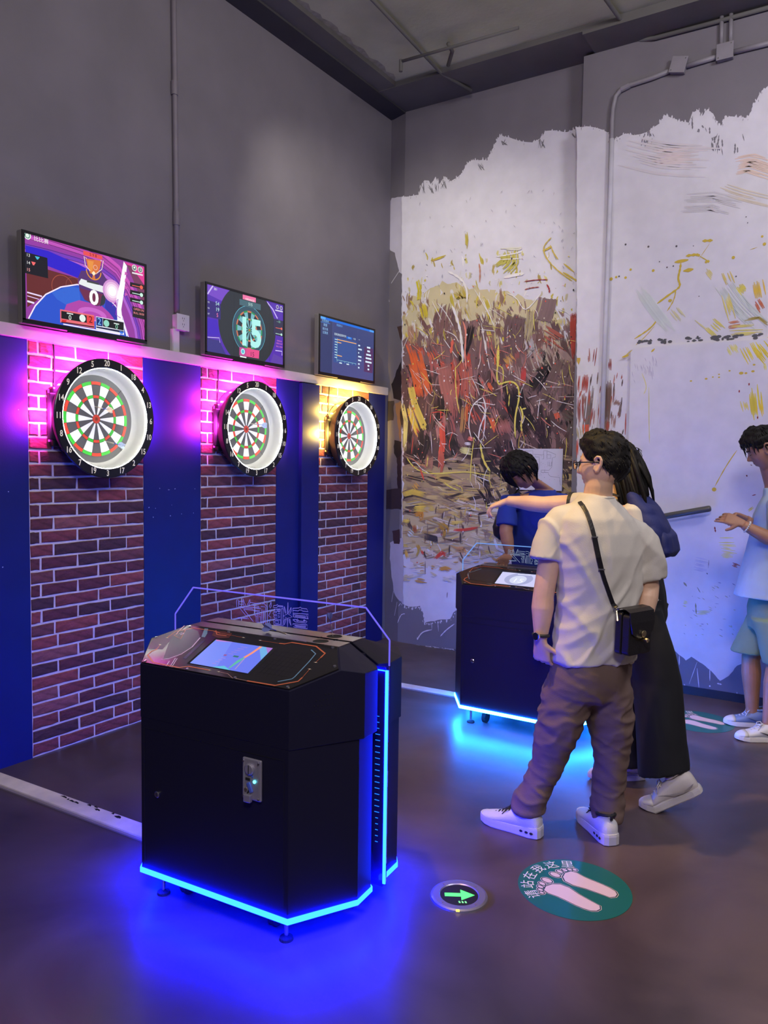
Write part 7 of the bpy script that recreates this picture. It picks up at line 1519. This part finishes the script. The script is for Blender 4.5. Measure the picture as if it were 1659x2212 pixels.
# ---------------------------------------------------------------- boy at the right edge
def boy():
    t = person('young man in pale blue T-shirt and green shorts, looking down at his hands', (3.13, 4.90, 0)); P = at
    fc = V((-.985, -.17, 0)).normalized(); rt = V((fc.y, -fc.x, 0)); H = 4.48
    hc = P(1651, 970, H); M = frame((-.97, -.22), .42, 0)
    b = MB(); add_head(b, hc, M, 1.0)
    nk = P(1674, 1050, H+.03); C = P(1676, 1085, H+.03)
    b.loft([(C-UP*.02, rt*.10, fc*.065), (nk, rt*.058, fc*.056), (mid(nk, hc, .45), rt*.052, fc*.054), (mid(nk, hc, .8), rt*.05, fc*.054)], 18)
    rs, ls = C+rt*.185-UP*.01, C-rt*.185-UP*.01
    b.loft([(rs, UP*.045, fc*.05), (C-UP*.01, UP*.06, fc*.07), (ls, UP*.045, fc*.05)], 16)
    # both forearms forward, hands meeting in front of the chest
    le, lw = P(1690, 1178, 4.30), P(1606, 1134, 4.36); re, rw = P(1676, 1172, 4.62), P(1612, 1122, 4.52)
    for s_, e_, w_ in ((ls, le, lw), (rs, re, rw)): limb(b, [s_, mid(s_, e_), e_, mid(e_, w_, .35), mid(e_, w_, .8), w_], [.050, .047, .041, .042, .031, .026])
    add_hand(b, P(1601, 1130, 4.37), P(1548, 1112, 4.43)-P(1601, 1130, 4.37), V((.0, .8, -.5)), 1, (.25, .4, .5, .55), .7, .93, .5)
    add_hand(b, P(1606, 1120, 4.51), P(1556, 1108, 4.46)-P(1606, 1120, 4.51), V((.0, -.6, -.5)), -1, (.5, .6, .6, .7), .9, .93, .5)
    hip = P(1668, 1325, H+.02); b.loft([(C-UP*.12, rt*.13, fc*.085), (mid(C, hip, .6), rt*.12, fc*.085), (hip, rt*.14, fc*.095)], 16)
    la, ra = V((3.20, 4.865, .10)), V((3.085, 5.08, .10))           # near (left) and far (right) ankles
    lk, rk = P(1676, 1440, 4.38), P(1622, 1420, 4.60)
    for s_, kn, an in ((-1, lk, la), (1, rk, ra)):
        h0 = hip+rt*s_*.085; limb(b, [h0, mid(h0, kn), kn, mid(kn, an, .3), mid(kn, an, .75), an, an-UP*.06], [.08, .068, .052, .056, .042, .036, .036])
    body = organic('body', b, .0040, 2, SKIN3, t)
    M_lb = mat('pale_blue_cotton', srgb(176, 196, 214), .85, var=.04, vscale=6, bump=.1, bscale=240)
    s = MB(); hem = P(1658, 1288, H+.01)
    s.loft([(hem, rt*.185, fc*.185), (P(1664, 1240, H+.01), rt*.182, fc*.165), (P(1672, 1160, H+.02), rt*.185, fc*.135), (C-UP*.08, rt*.19, fc*.120), (C-UP*.01, rt*.175, fc*.095), (C+UP*.035, rt*.11, fc*.075), (nk-UP*.01, rt*.066, fc*.064)], 30, 2.3)
    for s_, e_, o in ((ls, le, -1), (rs, re, 1)):
        e2 = mid(s_, e_, .66); limb(s, [s_-rt*o*.05, s_, mid(s_, e2, .6), e2], [.058, .062, .064, .066], 22)
    sh = organic('t_shirt', s, .0075, 5, M_lb, t, folds(.009, 6, 5, 7))
    M_sh = mat('green_shorts_cloth', srgb(128, 150, 124), .85, var=.07, vscale=8, bump=.12, bscale=220)
    q = MB(); q.loft([(hip+UP*.13, rt*.150, fc*.118), (hip+UP*.03, rt*.170, fc*.135), (hip-UP*.09, rt*.165, fc*.130)], 26)
    for s_, kn in ((-1, P(1690, 1434, 4.37)), (1, P(1618, 1408, 4.60))):
        h0 = hip+rt*s_*.085; q.loft([(h0-UP*.02, rt*.10, fc*.125), (mid(h0, kn, .55), rt*.102, fc*.112), (kn, rt*.100, fc*.108)], 24)
    organic('shorts', q, .008, 4, M_sh, t, folds(.008, 8, 6, 15))
    hl = lambda az: (.040 if az < .8 else .040-.035*sst(.8, 1.35, az)-.055*sst(1.6, 2.4, az))
    hm = add_hair(hc, M, 1.0, hl, lambda a, z: .012+.016*sst(.0, .08, z)+.010*sst(1.2, .2, abs(a)), 6, 320, lambda a, p: (.05, .8), .004, .06, .0045)
    part('hair', hm, HAIR, t, t, smooth=True)
    e = MB(); L_ = lambda x, y, z: hc+M @ V((x, y, z))
    for sx in (-1, 1): e.tube([L_(sx*.014, .0895, .017), L_(sx*.024, .0915, .022), L_(sx*.038, .088, .022), L_(sx*.048, .080, .017)], [.0015, .003, .003, .001], n=6)
    part('eyebrows', e, HAIR, t, t, smooth=True)
    e = MB()
    for sx in (-1, 1): e.tube([L_(sx*.021, .0835, -.002), L_(sx*.028, .0865, -.005), L_(sx*.036, .0855, -.005), L_(sx*.044, .079, -.002)], [.0008, .0014, .0014, .0008], n=6)
    part('eyelashes', e, HAIR, t, t, smooth=True)
    e = MB(); 
    for sx in (-1, 1): e.loft([(L_(sx*.0, .0975, -.0595), M @ V((.017, -.004, 0)), M @ V((0, .003, .0045))), (L_(0, .0985, -.0595), M @ V((.014, 0, 0)), M @ V((0, .002, .004)))], 12)
    part('lips', e, mat('lip_skin', srgb(176, 104, 94), .45), t, t, smooth=True)
    wd = (lw-le).normalized(); a0 = wd.orthogonal().normalized(); b0 = wd.cross(a0); c0 = mid(le, lw, .90); n = 18
    br = part('bead_bracelet', MB().tube([c0+a0*.031*math.cos(a)+b0*.031*math.sin(a) for a in [2*PI*i/20 for i in range(21)]], .0012, n=5), M_blackmatt, t, t)
    M_bead = mat('pearl_bead', srgb(226, 226, 230), .25)
    for i in range(n): a = 2*PI*i/n; part('bead', MB().ball(c0+a0*.032*math.cos(a)+b0*.032*math.sin(a), .0054, 10), M_bead, br, t, smooth=True)
    N1, N2, N3 = mat('white_sneaker_leather', srgb(214, 216, 226), .5), mat('white_sneaker_sole', srgb(222, 222, 230), .55), mat('slate_stripe', srgb(70, 86, 130), .5)
    shoe(t, (2.94, 5.02), (3.205, 5.115), (mat('slate_blue_sneaker', srgb(120, 142, 184), .55), N2, N3, N1), 'blue and white low sneaker, the far foot', kind='plain')
    shoe(t, (3.035, 4.755), (3.295, 4.90), (N1, N2, M_blackmatt, N1), 'white and grey low sneaker with dark side stripe, the near foot', kind='plain')
boy()
